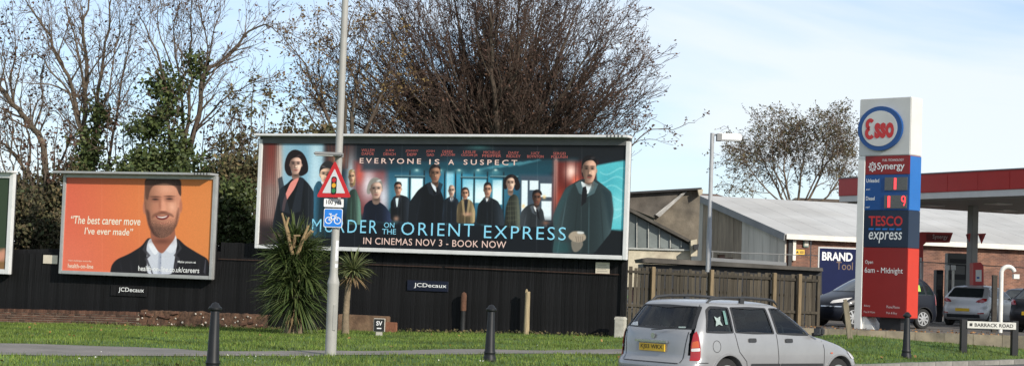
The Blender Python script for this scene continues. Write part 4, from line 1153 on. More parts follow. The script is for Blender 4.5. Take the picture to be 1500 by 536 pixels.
# ================================================================== POSTS AND STREET FURNITURE
M_post = mat('lamp_post_paint', (0.33, 0.325, 0.30), 0.55, 0.10, 2.0, rgb2=(0.29, 0.28, 0.26))
M_bollard = mat('black_bollard_paint', (0.010, 0.011, 0.013), 0.5, 0.3, 4, spec=0.3)
def vert_to(base, px, py):
    """height of the point above base seen at picture row py"""
    return at(px, py, base.y).z - base.z

b = gnd(484, 520)
H = vert_to(b, 508, 0)
lp = thing('lamp_post', 'tall grey lamp post with wide base standing on the grass verge', 'lamp post', (b.x, b.y, b.z))
zsh = vert_to(b, 489, 412)
MB().lathe([(.112, -.2), (.110, zsh - .10), (.118, zsh - .06), (.118, zsh - .02), (.082, zsh + .12), (.080, zsh + .2)], 24).build('base_shaft', M_post, lp, smooth=50)
MB().lathe([(.079, zsh + .19), (.066, H + .2), (.058, H + 3)], 20).build('column', M_post, lp, smooth=50)
MB().tube([(0, 0, H + 2.95), (.05, -.3, H + 3.5), (.15, -1.0, H + 3.75)], .035, 10).build('bracket_arm', M_post, lp, smooth=50)
bevel(MB().box(-.1, .42, -1.75, -.95, H + 3.7, H + 3.85).build('lantern', M_post, lp), .04, 2)
MB().box(.03, .09, -.116, -.098, .5, 1.0).build('inspection_door', M_post, lp)
M_sticker = mat('pale_sticker', (0.55, 0.56, 0.58), 0.5, 0.3, 30)
for (py0, py1) in ((352, 382), (386, 392)):
    mb = MB(); z1, z0 = vert_to(b, 492, py0), vert_to(b, 492, py1)
    n = 8
    vs = []
    for k in range(n + 1):
        a = R(-75 + 55 * k / n) ; r = .0815
        vs += [(r * math.cos(a), r * math.sin(a), z0), (r * math.cos(a), r * math.sin(a), z1)]
    mb.add(vs, [(2 * k, 2 * k + 2, 2 * k + 3, 2 * k + 1) for k in range(n)]); mb.build('sticker', M_sticker, lp)

M_sred = mat('sign_red', (0.60, 0.02, 0.025), 0.35, 0.05)
M_swhite = mat('sign_white', (0.70, 0.70, 0.70), 0.4, 0.06)
M_sblack = mat('sign_black', (0.01, 0.01, 0.01), 0.4, 0.05)
M_sblue = mat('sign_blue', (0.012, 0.16, 0.55), 0.35, 0.05)
M_amber = mat('sign_amber', (0.85, 0.42, 0.02), 0.4, 0.03)
M_sgreen = mat('sign_green', (0.03, 0.22, 0.07), 0.4, 0.03)
M_greyb = mat('sign_back_grey', (0.22, 0.22, 0.22), 0.6, 0.1)
YS = -.13
def sl(px, py):
    p = at(px, py, b.y + YS); return p.x - b.x, p.z - b.z
def disc(cx, cz, r, y0, y1, name, m, parent, n=24, rx=None):
    mb = MB(); rx = rx or r
    mb.prism([(cx + rx * math.cos(2 * math.pi * k / n), cz + r * math.sin(2 * math.pi * k / n)) for k in range(n)], y0, y1)
    return mb.build(name, m, parent)
def tri_scale(pts, f):
    cx = sum(p[0] for p in pts) / 3; cz = sum(p[1] for p in pts) / 3
    return [(cx + (x - cx) * f, cz + (z - cz) * f) for x, z in pts]
tp = [sl(489.5, 230), sl(512, 290.5), sl(466.5, 288)]
ax = (tp[1][0] + tp[2][0]) / 2; bz = (tp[1][1] + tp[2][1]) / 2
tp = [(ax, bz + .74), (ax + .43, bz), (ax - .43, bz)]
ts = thing('warning_sign', 'red bordered triangular traffic lights warning sign on the lamp post', 'sign', (b.x + ax, b.y - .22, b.z), R(-26))
tp = [(0, bz + .73), (.40, bz), (-.40, bz)]
MB().prism(rounded(tp, .06, 4), 0, .006).build('red_border', M_sred, ts)
MB().prism(rounded(tri_scale(tp, .66), .02, 3), -.004, -.001).build('white_field', M_swhite, ts)
cz = bz + .235
MB().prism(rounded([(-.062, cz - .175), (.062, cz - .175), (.062, cz + .175), (-.062, cz + .175)], .055, 4), -.008, -.005).build('signal_symbol', M_sblack, ts)
for dz, m in ((.105, M_sred), (0, M_amber), (-.105, M_sgreen)): disc(0, cz + dz, .046, -.0115, -.0085, 'signal_lamp', m, ts, 16)
MB().box(-.02, .04, .006, .12, bz + .1, bz + .6).build('back_channel', M_greyb, ts)
# lighting hood over the triangle
hood = thing('sign_light', 'flat grey sign lighting arm above the triangular warning sign', 'sign light', (b.x, b.y, b.z))
x0, z0 = sl(461, 227); x1, z1 = sl(503, 228)
bevel(MB().box(x0, .09, -.34, .02, z0 - .01, z0 + .055).build('light_housing', M_greyb, hood), .02, 2)
MB().lathe([(.094, z0 - .02), (.094, z0 + .06)], 20).build('clamp', M_greyb, hood)
MB().box(x0 + .03, -.08, -.32, -.12, z0 - .018, z0 - .011).build('diffuser', M_swhite, hood)
# distance plate
x0, z0 = sl(473.5, 304.5); x1, z1 = sl(503.5, 291.8); xm = ax; wv = .195; zt_ = bz - .025; zb2 = zt_ - .165
ds = thing('distance_plate', 'white distance plate reading 100 yds under the triangular sign', 'sign', (b.x, b.y + YS, b.z))
MB().prism(rounded([(xm - wv, zb2), (xm + wv, zb2), (xm + wv, zt_), (xm - wv, zt_)], .02, 3), 0, .006).build('plate', M_swhite, ds)
lettering('100 yds', xm - .15, xm + .15, zb2 + .028, .115, -.0035, M_sblack, ds, bold=.012)
MB().box(xm - .03, xm + .03, .006, .06, zb2 + .03, zt_ - .03).build('back_channel', M_greyb, ds)
# cycle sign
ztc = zb2 - .03; sz = .37; xc = xm - .0
cs = thing('cycle_route_sign', 'square blue cycle route sign with white bicycle on the lamp post', 'sign', (b.x, b.y + YS, b.z))
q = sz / 2; zc_ = ztc - q
MB().prism(rounded([(xc - q, zc_ - q), (xc + q, zc_ - q), (xc + q, zc_ + q), (xc - q, zc_ + q)], .03, 3), 0, .006).build('white_edge', M_swhite, cs)
q2 = q - .013
MB().prism(rounded([(xc - q2, zc_ - q2), (xc + q2, zc_ - q2), (xc + q2, zc_ + q2), (xc - q2, zc_ + q2)], .025, 3), -.004, -.001).build('blue_field', M_sblue, cs)
mb = MB()
ring = lambda cx, cz, r: [(cx + r * math.cos(2 * math.pi * k / 20), cz + r * math.sin(2 * math.pi * k / 20)) for k in range(21)]
for dx in (-.088, .088): mb.ribbon(ring(xc + dx, zc_ - .05, .062), .016, -.0075)
P_ = lambda x, z: (xc + x, zc_ + z)
for st in ([P_(-.088, -.05), P_(-.045, .045), P_(.055, .045), P_(-.012, -.05), P_(-.088, -.05)], [P_(.088, -.05), P_(.048, .07), P_(.08, .085)], [P_(-.012, -.05), P_(-.055, .075)], [P_(-.085, .08), P_(-.03, .08)]):
    for i in range(len(st) - 1): mb.ribbon(st[i:i + 2], .015, -.0075)
mb.build('bicycle_symbol', M_swhite, cs, fix=False)
MB().box(xc - .03, xc + .03, .006, .06, zc_ - .12, zc_ + .12).build('back_channel', M_greyb, cs)

# ---------------- cast iron bollards
def bollard(pxb, pyb, pytop, label):
    g = gnd(pxb, pyb); h = vert_to(g, pxb, pytop)
    t = thing('bollard', label, 'bollard', (g.x, g.y, g.z - .02), rk.uniform(0, 1), 'cast iron bollards along the road')
    h = max(1.0, min(1.35, h))
    MB().lathe([(.125, -.1), (.125, .10), (.110, .13), (.104, .16), (.115, .19), (.098, .24), (.066, h - .14), (.064, h - .13)], 16).build('shaft', M_bollard, t, smooth=35)
    MB().lathe([(.085, h - .132), (.104, h - .11), (.104, h - .085), (.075, h - .06), (.045, h - .015), (.0, h)], 16).build('cap', M_bollard, t, smooth=40)
    MB().lathe([(.132, -.05), (.132, .045), (.120, .06)], 8).build('plinth', M_bollard, t)
bollard(311, 547, 440, 'black tapered bollard on the grass below the orange billboard')
bollard(717, 529, 444, 'black tapered bollard on the grass below the film billboard')
bollard(1327.5, 524, 455, 'black tapered bollard on the grass by the petrol price sign')

# ---------------- timber and metal stakes
M_stake = mat('bare_timber', (0.32, 0.25, 0.15), 0.9, 0.3, 5, 0.4, 30, streak=(4, 4, .5))
M_stake2 = mat('grey_timber', (0.20, 0.17, 0.12), 0.9, 0.3, 5, 0.4, 30, streak=(4, 4, .5))
M_ruststake = mat('rusty_metal', (0.10, 0.045, 0.025), 0.9, 0.4, 8)
g = gnd(771, 489); h = vert_to(g, 773, 424)
t = thing('timber_post', 'pale round timber post with split top before the black hoarding', 'post', (g.x, g.y, g.z))
MB().lathe([(.085, -.1), (.08, .3), (.074, h * .6), (.07, h - .06), (.05, h - .05)], 12).build('shaft', M_stake, t, smooth=50)
MB().prism([(-.07, h - .08), (.0, h - .08), (.0, h - .02), (-.03, h + .03), (-.06, h)], -.05, .05).build('split_top', M_stake, t)
g = gnd(677.5, 487.5); h = vert_to(g, 679, 427)
t = thing('rusty_post', 'rusty topped dark post against the black hoarding', 'post', (g.x, g.y, g.z))
MB().lathe([(.065, -.1), (.065, h * .52), (.075, h * .54)], 10).build('lower_shaft', M_dark, t, smooth=40)
MB().lathe([(.082, h * .54), (.085, h * .9), (.07, h * .96), (.0, h)], 10).build('rusty_top', M_ruststake, t, smooth=40)
g = gnd(1246, 496); p2 = at(1238.5, 443, g.y - .1)
t = thing('timber_stake', 'leaning grey timber stake at the foot of the price sign', 'stake', (g.x, g.y, g.z))
MB().bar((0, 0, -.1), (p2.x - g.x, p2.y - g.y, p2.z - g.z), .14, .11).build('stake_shaft', M_stake2, t)
MB().bar((p2.x - g.x, p2.y - g.y, p2.z - g.z), (p2.x - g.x - .02, p2.y - g.y, p2.z - g.z + .09), .08, .09).build('stake_tip', M_stake2, t)
# concrete block
g = gnd(908, 493.5); h = vert_to(g, 909, 463.5)
t = thing('concrete_block', 'pale concrete gatepost stub at the end of the hoarding', 'concrete block', (g.x, g.y, g.z), -FA)
M_conc = mat('pale_concrete', (0.40, 0.38, 0.33), 0.92, 0.25, 4, 0.3, 30)
bevel(MB().box(-.13, .15, -.15, .12, -.1, h).build('block_body', M_conc, t), .02, 2)
bevel(MB().box(-.135, .155, -.155, .125, h - .09, h - .03).build('block_band', M_conc, t), .008, 1)
# valve marker
g = gnd(555, 491); hh = vert_to(g, 556, 466)
t = thing('valve_marker', 'small black and white valve marker plate on a short concrete post', 'marker', (g.x, g.y, g.z))
bevel(MB().box(-.09, .09, 0, .09, -.1, hh - .3).build('marker_post', M_conc, t), .01, 1)
bevel(MB().box(-.155, .155, -.02, .10, hh - .36, hh).build('marker_head', M_conc, t), .01, 1)
MB().box(-.138, .138, -.028, -.021, hh - .345, hh - .015).build('marker_plate', M_sblack, t)
lettering('SV', -.08, .08, hh - .19, .12, -.032, M_swhite, t, bold=.02)
MB().box(-.06, .06, -.032, -.0285, hh - .28, hh - .25).build('marker_line', M_swhite, t)

# street name plate
g0, g1 = gnd(1412, 516), gnd(1470, 514)
h0 = vert_to(g0, 1413, 466); h1 = vert_to(g1, 1471, 471)
g1 = Vector((g1.x, g0.y + .15, float(terrain(g1.x, g0.y + .15))))
ns = thing('street_nameplate', 'white street nameplate on two short black posts at the grass edge', 'street sign', (g0.x, g0.y, 0), math.atan2(g1.y - g0.y, g1.x - g0.x))
L_ = (Vector((g1.x, g1.y)) - Vector((g0.x, g0.y))).length
zt0, zt1 = at(1413, 467, g0.y).z, at(1471, 471.5, g1.y).z
for x, zg, zt in ((0, g0.z, zt0), (L_, g1.z, zt0)):
    bevel(MB().box(x - .085, x + .085, -.01, .14, zg - .15, zt).build('post', M_bollard, ns), .01, 1)
pz1 = at(1440, 470.5, g0.y).z; pz0 = at(1440, 481, g0.y).z
bevel(MB().box(.06, L_ + .0, -.045, -.015, pz0, pz1).build('name_plate', mat('dull_white_plate', (.5, .49, .45), .6, .15, 6), ns), .006, 1)
hP = pz1 - pz0
lettering('BARRACK ROAD', .26, L_ - .08, pz0 + hP * .26, hP * .5, -.0485, M_sblack, ns, bold=.02)
MB().box(.12, .20, -.049, -.0465, pz0 + hP * .3, pz0 + hP * .72).build('arrow_mark', M_sblack, ns)

# floodlight column behind the fence
Yl = 57.5
p1 = at(1043.5, 196, Yl); p0 = at(1037, 430, Yl)
M_alu = mat('grey_lamp_column', (0.34, 0.35, 0.36), 0.5, 0.1, 3)
fl_ = thing('floodlight_column', 'slim grey lamp column with square floodlight head behind the timber fence', 'lamp post', (p1.x, Yl, .4))
hz = p1.z - .4
MB().lathe([(.085, -.2), (.085, hz * .5), (.07, hz * .52), (.065, hz + .02)], 14).build('column', M_alu, fl_, smooth=50)
s_ = 2600 / Yl
MB().tube([(.03, 0, hz - .03), (.2, 0, hz - .03)], .035, 8).build('bracket', M_alu, fl_)
bevel(MB().box(.17, .94, -.16, .16, hz - .22, hz + .02).build('lamp_head', M_swhite, fl_), .03, 2)
MB().box(.14, .30, -.17, .17, hz - .23, hz + .0).build('gear_box', M_greyb, fl_)

# swan-neck pipe and its timber post
gx = at(1465, 489, 54.3)
sn = thing('swan_neck_pipe', 'white swan neck vent pipe on the forecourt edge', 'pipe', (gx.x, gx.y, FZ))
hh = at(1468, 390, 54.3).z - FZ
M_wpipe = mat('white_pipe', (0.66, 0.65, 0.60), 0.5, 0.12, 4)
r_ = .20
pts = [(0, 0, -.1), (.0, 0, hh * .5), (0, 0, hh - r_)] + [(r_ - r_ * math.cos(a), 0, hh - r_ + r_ * math.sin(a)) for a in np.linspace(.15, math.pi * .92, 10)]
MB().tube(pts, .068, 12).build('pipe_bend', M_wpipe, sn, smooth=50)
MB().box(r_ * 1.8, r_ * 1.8 + .17, -.09, .09, hh - r_ - .16, hh - r_ - .02).build('pipe_outlet', M_wpipe, sn)
tp_ = thing('timber_post', 'dark square timber post beside the white swan neck pipe', 'post', (gx.x - .19, gx.y + .05, FZ))
bevel(MB().box(-.07, .07, -.07, .07, -.1, hh - .3).build('shaft', M_stake2 if False else mat('dark_timber', (0.045, 0.038, 0.03), .9, .3, 5), tp_), .01, 1)
MB().box(-.075, .075, -.075, .075, hh - .33, hh - .27).build('post_cap', MATS['dark_timber'], tp_)
# ================================================================== PETROL STATION
M_gred = mat('garage_red', (0.42, 0.020, 0.017), 0.4, 0.06, 2)
M_gorange = mat('garage_red_shaded', (0.255, 0.014, 0.013), 0.4, 0.05, 2)  # totem front red, darkened in the colour to stand for grazing light
M_gwhite = mat('garage_white', (0.60, 0.59, 0.56), 0.45, 0.06, 2)
M_gblue = mat('garage_blue', (0.010, 0.070, 0.24), 0.35, 0.05, 2)
M_gnavy = mat('garage_navy', (0.012, 0.024, 0.050), 0.35, 0.08, 2)
M_lred = mat('letter_red', (0.55, 0.03, 0.03), 0.4, 0.03)
M_led = mat('lit_red_digit', (0.9, 0.04, 0.05), 0.4, 0.0, emit=((1.0, 0.05, 0.06), 1.6))
M_disp = mat('price_display', (0.12, 0.12, 0.115), 0.35, 0.2, 30)
M_lblue = mat('letter_blue', (0.02, 0.16, 0.5), 0.4, 0.03)

# price totem: front turned 45 degrees to the left of the picture plane
TA = R(45)
e1 = Vector((math.cos(TA), -math.sin(TA), 0)); e2 = Vector((math.sin(TA), math.cos(TA), 0))
Pr = at(1327, 470, 51.2)                         # near front corner
W_, D_ = 1.76, 0.62
Pl = Vector((Pr.x, Pr.y, 0)) - e1 * W_
tt = thing('petrol_price_sign', 'tall petrol price totem with oval logo, price panels and red opening hours panel', 'sign', (Pl.x, Pl.y, FZ - .02), -TA)
def tz(px, py, x=W_):
    p = Pl + e1 * x; return at(px, py, p.y).z - (FZ - .02)
ztop = tz(1327, 141.5); zhd = tz(1330, 227); zs1 = tz(1330, 255); zb1 = tz(1330, 308); zn1 = tz(1330, 363); zr1 = tz(1322, 466)
lw = .24
bevel(MB().box(0, W_, 0, D_, zhd + .003, ztop).build('head_box', M_gwhite, tt), .02, 2)
bevel(MB().box(0, lw, -.012, D_ - .06, .0, zhd).build('white_leg', mat('lifted_white_leg', (.74, .73, .69), .45, .06, 2), tt), .01, 1)  # leg white raised above the head's, standing in for light it lacks
mb = MB(); mb.add([(lw - .001, .07, 0), (lw + .42, .07, 0), (lw - .001, .07, .55), (lw - .001, D_ - .07, 0), (lw + .42, D_ - .07, 0), (lw - .001, D_ - .07, .55)], [(0, 1, 2), (5, 4, 3), (0, 3, 4, 1), (1, 4, 5, 2), (2, 5, 3, 0)]); mb.build('leg_foot', MATS['lifted_white_leg'], tt)
for z0, z1, m, nm in ((zs1 + .004, zhd - .004, M_gorange, 'red_panel'), (zb1 + .004, zs1, M_gblue, 'blue_panel'), (zn1 + .004, zb1, M_gnavy, 'navy_panel'), (zr1, zn1, M_gorange, 'red_panel')):
    bevel(MB().box(lw + .004, W_ - .0, .0, D_, z0, z1).build(nm, m, tt), .012, 2)
sdp = mat('garage_blue_sunlit', (0.018, 0.13, 0.40), 0.4, 0.05)  # same blue as the front, colour raised so the sun side looks lit
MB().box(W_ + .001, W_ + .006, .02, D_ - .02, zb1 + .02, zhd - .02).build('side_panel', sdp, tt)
MB().box(W_ + .001, W_ + .006, .02, D_ - .02, zr1 + .02, zn1 - .02).build('side_panel', mat('garage_red_sunlit', (0.50, 0.035, 0.016), .4, .05), tt)  # sunlit copy of the front red, sunlight put into the colour
MB().box(lw + .5, W_ - .3, .2, D_ - .2, -.2, zr1 + .1).build('hidden_stand', M_dark, tt)
# oval logo
hH = ztop - zhd; ocx, ocz = W_ * .435, zhd + hH * .47; orx, orz = W_ * .43, hH * .385
disc(ocx, ocz, orz, -.09, -.001, 'logo_rim', M_gblue, tt, 48, rx=orx)
disc(ocx, ocz, orz * .80, -.098, -.0905, 'logo_field', M_gwhite, tt, 48, rx=orx * .80)
mb = MB(); sw = .115
ex, ew = ocx - orx * .62, orx * .34
arc = lambda cx, cz, rx, rz, a0, a1, n=10: [(cx + rx * math.cos(R(a0 + (a1 - a0) * k / n)), cz + rz * math.sin(R(a0 + (a1 - a0) * k / n))) for k in range(n + 1)]
hE = orz * .98
mb.ribbon(arc(ex + ew * .58, ocz + hE * .20, ew * .40, hE * .19, 35, 262), sw, -.104)
mb.ribbon(arc(ex + ew * .58, ocz - hE * .20, ew * .46, hE * .21, 98, 325), sw, -.104)
mb.build('logo_letter', M_lred, tt, fix=False)
lettering('sso', ocx - orx * .22, ocx + orx * .66, ocz - hE * .46, hE * .72, -.104, M_lred, tt, bold=.05, name='logo_letter', split=True)
# red product panel
hp = zhd - zs1
lettering('Synergy', lw + .42, W_ - .17, zs1 + hp * .16, hp * .48, -.004, M_ink_white, tt, bold=.012, split=True)
lettering('FUEL TECHNOLOGY', lw + .60, W_ - .2, zs1 + hp * .70, hp * .12, -.004, M_ink_white, tt)
mb = MB(); mb.ribbon(arc(lw + .26, zs1 + hp * .42, .10, .11, 0, 360, 20), .025, -.004); mb.ribbon(arc(lw + .26, zs1 + hp * .42, .055, .06, 0, 360, 16), .02, -.004)
for k in range(8):
    a = k * math.pi / 4; mb.ribbon([(lw + .26 + .11 * math.cos(a), zs1 + hp * .42 + .12 * math.sin(a)), (lw + .26 + .14 * math.cos(a), zs1 + hp * .42 + .15 * math.sin(a))], .03, -.004)
mb.build('emblem', M_ink_white, tt, fix=False)
# price rows
hb = zs1 - zb1
for r_i, (nm, zc0) in enumerate((('Unleaded', .56), ('Diesel', .06))):
    z0 = zb1 + hb * zc0; hr = hb * .36
    MB().box(lw + .70, W_ - .06, -.02, -.002, z0, z0 + hr).build('price_display', M_disp, tt)
    lettering(nm, lw + .06, lw + (.50 if r_i == 0 else .36), z0 + hr * .62, hr * .30, -.004, M_ink_white, tt, bold=.01)
    lettering('ppl', lw + .06, lw + .19, z0 - hr * .0, hr * .16, -.004, M_ink_white, tt)
z0 = zb1 + hb * .56; hr = hb * .36
x0 = lw + 1.02
MB().box(x0, x0 + .075, -.026, -.0205, z0 + hr * .06, z0 + hr * .94).build('price_digit', M_led, tt)
z0 = zb1 + hb * .06
MB().box(x0 - .20, x0 - .12, -.026, -.0205, z0 + hr * .06, z0 + hr * .94).build('price_digit', M_led, tt)
mb = MB(); cxn, czn = W_ - .17, z0 + hr * .72
mb.ribbon(arc(cxn, czn, .06, .075, 0, 360, 16), .035, -.024); mb.ribbon([(cxn + .06, czn), (cxn + .05, czn - .12), (cxn + .01, czn - .2)], .035, -.024); mb.build('price_digit', M_led, tt, fix=False)
# shop panel
hn = zb1 - zn1
lettering('TESCO', lw + .17, W_ - .19, zn1 + hn * .58, hn * .27, -.004, M_lred, tt, bold=.02, split=True)
for k in range(5):
    x = lw + .17 + k * .235
    MB().prism([(x, zn1 + hn * .475), (x + .17, zn1 + hn * .475), (x + .19, zn1 + hn * .52), (x + .02, zn1 + hn * .52)], -.006, -.002).build('dash', M_lblue, tt)
lettering('express', lw + .19, W_ - .20, zn1 + hn * .12, hn * .30, -.004, M_ink_white, tt, bold=.004, shear=.15, split=True)
# hours panel
hrp = zn1 - zr1
lettering('Open', lw + .09, lw + .36, zr1 + hrp * .75, hrp * .065, -.004, M_ink_white, tt)
lettering('6am - Midnight', lw + .08, W_ - .14, zr1 + hrp * .61, hrp * .105, -.004, M_ink_white, tt, bold=.0, split=True)
for s_, x0_, x1_, zz in (('Bakery', .09, .30, .135), ('Pay & Wave', .09, .47, .045), ('Phone/Photos', .86, 1.30, .135), ('Pick & Buy', .86, 1.22, .045)):
    lettering(s_, lw + x0_, lw + x1_, zr1 + hrp * zz, hrp * .040, -.004, mat('faded_white_ink', (.62, .5, .48), .6, .03), tt)

# hoarding sign of the neighbouring shop
p0, p1 = at(1199, 361, 63), at(1340, 366, 63); zl = at(1199, 420, 63).z
bs = thing('shop_banner', 'blue shop banner board with white capital letters behind the price sign', 'sign', (p0.x, 63, 0), 0)
wB = p1.x - p0.x; z1 = p0.z
M_bnavy = mat('banner_blue', (0.008, 0.014, 0.060), 0.7, 0.06, spec=0.2)
MB().box(0, wB, 0, .06, zl - .3, z1).build('board_frame', M_gwhite, bs)
MB().box(.05, wB - .05, -.012, -.002, zl - .25, z1 - .05).build('board_face', M_bnavy, bs)
def bl_(px, py): p = at(px, py, 63); return p.x - p0.x, p.z
xa, za = bl_(1204, 381); xb, zb_ = bl_(1249, 368.5)
lettering('BRAND', xa, xb, za, bl_(1204, 368.5)[1] - za, -.016, M_ink_white, bs, bold=.03, split=True)
xa, za = bl_(1225, 394.5); xb, _ = bl_(1249, 394)
lettering('Tool', xa, xb, za, bl_(1225, 383)[1] - za, -.016, mat('bronze_ink', (.20, .13, .09), .5, .05), bs, bold=.0)
for x in (.1, wB - .1): MB().tube([(x, .1, .4), (x, .1, z1 - .1)], .04, 8).build('post', M_tube, bs)

# canopy over the pumps
CA = R(63)
c1 = Vector((math.cos(CA), -math.sin(CA), 0)); c2 = Vector((math.sin(CA), math.cos(CA), 0))
Cc = at(1229, 262, 67.7)
cn = thing('forecourt_canopy', 'red edged forecourt canopy over the fuel pumps', 'canopy', (Cc.x, Cc.y, 0), -CA)
zt = Cc.z; CLn, CD = 17.0, 9.0
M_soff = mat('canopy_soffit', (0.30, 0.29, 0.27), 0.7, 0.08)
hR = .66
MB().box(0, CLn, 0, CD, zt - hR, zt).build('red_fascia', M_gred, cn)
for k in range(11): MB().box(CLn * k / 11 + .01, CLn * (k + 1) / 11 - .01, -.012, -.001, zt - hR + .02, zt - .05).build('fascia_panel', M_gred, cn)
MB().box(0, CLn, -.03, .05, zt + .001, zt + .04).build('top_flashing', M_verge, cn)
MB().box(.02, CLn - .02, .02, CD - .02, zt - hR - .22, zt - hR - .002).build('white_edge', M_gwhite, cn)
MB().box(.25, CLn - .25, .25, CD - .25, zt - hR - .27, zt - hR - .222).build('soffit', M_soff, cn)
for k in range(4):
    for j in range(2):
        MB().box(2 + 3.6 * k, 2.7 + 3.6 * k, 2.2 + 3.6 * j, 2.9 + 3.6 * j, zt - hR - .31, zt - hR - .272).build('soffit_light', M_gwhite, cn)
M_col = mat('canopy_column', (0.27, 0.265, 0.25), 0.55, 0.1, 2)
for px, Y in ((1424.5, 66.0),):
    p = at(px, 350, Y); q = p - Vector((Cc.x, Cc.y, 0)); lx, ly = q.dot(c1), q.dot(c2)
    bevel(MB().box(lx - .15, lx + .15, ly - .15, ly + .15, FZ - .05, zt - hR - .275).build('column', M_col, cn), .02, 2)
    bevel(MB().box(lx + 6.4, lx + 6.7, ly - .15, ly + .15, FZ - .05, zt - hR - .275).build('column', M_col, cn), .02, 2)
    z0, z1 = at(px, 357, Y).z, at(px, 342, Y).z
    for sgn in (-1, 1):
        a = Vector((p.x, p.y, 0)) + Vector((sgn * .14, -.25, 0))
        fl2 = thing('pump_number_flag', 'small red pump flag fixed to the canopy column, ' + ('price sign side' if sgn < 0 else 'side away from price sign'), 'flag sign', a, 0, 'red pump flags on the canopy column')
        MB().prism([(0, z1), (sgn * .30, z1 + .02), (sgn * .14, z0)] if sgn > 0 else [(0, z1), (sgn * .14, z1 - .03), (sgn * .03, z0 + .05)], 0, .05).build('flag_plate', M_gred, fl2)
        MB().prism([(sgn * .05, z1 - .05), (sgn * .18, z1 - .045), (sgn * .11, z0 + .12)], -.008, -.002).build('flag_print', mat('dark_red_print', (.16, .012, .012), .5, .05), fl2)
# red arched pump surround
ar = thing('pump_arch', 'red curved arch over the pump island with arm to one side', 'arch', (0, 69.0, 0))
pp = lambda x, y: (at(x, y, 69.0).x, at(x, y, 69.0).z)
outl = [pp(1335.5, 430), pp(1335.5, 352), pp(1340, 343), pp(1350, 339.5), pp(1396, 340.5), pp(1391, 355), pp(1357, 354.6), pp(1352.5, 359), pp(1351.5, 430)]
MB().prism(outl, 0, .55).build('arch_body', M_gred, ar)
MB().prism([pp(1357, 342.5), pp(1393, 343.5), pp(1389, 353), pp(1357, 352.5)], -.01, -.002).build('arm_panel', MATS['dark_red_print'] if 'dark_red_print' in MATS else M_gred, ar)
xa, za = pp(1366, 351); xb, zb_ = pp(1388, 344)
lettering('Synergy', xa, xb, za, zb_ - za, -.014, mat('faded_white_ink', (.62, .5, .48), .6, .03), ar)
MB().prism([pp(1337, 363), pp(1342, 363), pp(1342, 371), pp(1337, 371)], -.01, -.002).build('blue_badge', M_gblue, ar)
MB().prism([pp(1347, 377), pp(1350, 377), pp(1350, 410), pp(1347, 410)], -.03, -.002).build('white_strip', M_gwhite, ar)
# pumps
def pump(px0, px1, py0, Y, label, m, m2):
    a, b = at(px0, py0, Y), at(px1, py0, Y)
    t = thing('fuel_pump', label, 'fuel pump', ((a.x + b.x) / 2, Y, FZ), 0, 'fuel pumps on the forecourt')
    w = (b.x - a.x) / 2; h = a.z - FZ
    bevel(MB().box(-w, w, -.25, .25, 0, h).build('cabinet', m, t), .02, 2)
    MB().box(-w * .8, w * .8, -.262, -.252, h * .62, h * .92).build('front_panel', m2, t)
    MB().box(-w * .7, w * .7, -.268, -.263, h * .70, h * .82).build('display', M_disp, t)
    for s_ in (-1, 1):
        o = MB().box(s_ * w * .5 - .05, s_ * w * .5 + .05, -.33, -.263, h * .32, h * .55).build('nozzle', M_dark, t)
        MB().tube([(s_ * w * .5, -.3, h * .34), (s_ * w * .8, -.36, h * .1), (s_ * w * .95, -.28, h * .5)], .018, 6).build('hose', M_dark, t)
    return t
M_pgrey = mat('pump_grey', (0.085, 0.09, 0.085), 0.5, 0.15, 3)
pump(1386.5, 1416, 370.5, 70, 'dark grey fuel pump under the canopy beside the red arch', M_pgrey, M_dark)
t = thing('fuel_pump', 'small red fuel pump with rounded top and white front beside canopy column', 'fuel pump', (at(1430.5, 400, 65.2).x, 65.2, FZ), 0, 'fuel pumps on the forecourt')
q = lambda x, y: (at(x, y, 65.2).x - t.location.x, at(x, y, 65.2).z - FZ)
MB().prism([q(1423, 440), q(1423, 385), q(1434, 384), q(1438, 389), q(1438.5, 440)], -.25, .25).build('cabinet', M_gred, t)
MB().prism([q(1426.5, 412), q(1426.5, 395), q(1435, 395), q(1435, 412)], -.262, -.252).build('front_panel', M_gwhite, t)
MB().prism([q(1428, 408), q(1428, 405), q(1432, 405), q(1432, 408)], -.268, -.263).build('badge', M_gblue, t)
pump(1370, 1380, 395, 71, 'low black fuel pump at the foot of the red arch', M_dark, M_pgrey)
for k, (px, lbl) in enumerate(((1387.5, 'short white capped bollard by the dark pump, price sign side'), (1396.5, 'taller white bollard with box head before the dark pump'))):
    a = at(px, 388, 68); t = thing('forecourt_post', lbl, 'post', (a.x, 68, FZ), 0, 'white forecourt guard posts')
    MB().tube([(0, 0, 0), (0, 0, a.z - FZ - .2)], .05, 8).build('shaft', M_trim, t)
    bevel(MB().box(-.08, .08, -.08, .08, a.z - FZ - .2, a.z - FZ).build('head', M_gwhite, t), .02, 1)
# ================================================================== CARS
def mono(pts):
    """monotone cubic through (x, y) points"""
    x = np.array([p[0] for p in pts], float); y = np.array([p[1] for p in pts], float)
    h = np.diff(x); d = np.diff(y) / h
    m = np.zeros(len(x)); m[0], m[-1] = d[0], d[-1]
    for i in range(1, len(x) - 1):
        m[i] = 0 if d[i - 1] * d[i] <= 0 else 2 * d[i - 1] * d[i] / (d[i - 1] + d[i])
    def f(t):
        t = min(max(t, x[0]), x[-1]); i = min(max(int(np.searchsorted(x, t)) - 1, 0), len(h) - 1)
        s = (t - x[i]) / h[i]
        return ((1 + 2 * s) * (1 - s) ** 2 * y[i] + s * (1 - s) ** 2 * h[i] * m[i] + s * s * (3 - 2 * s) * y[i + 1] + s * s * (s - 1) * h[i] * m[i + 1])
    return f

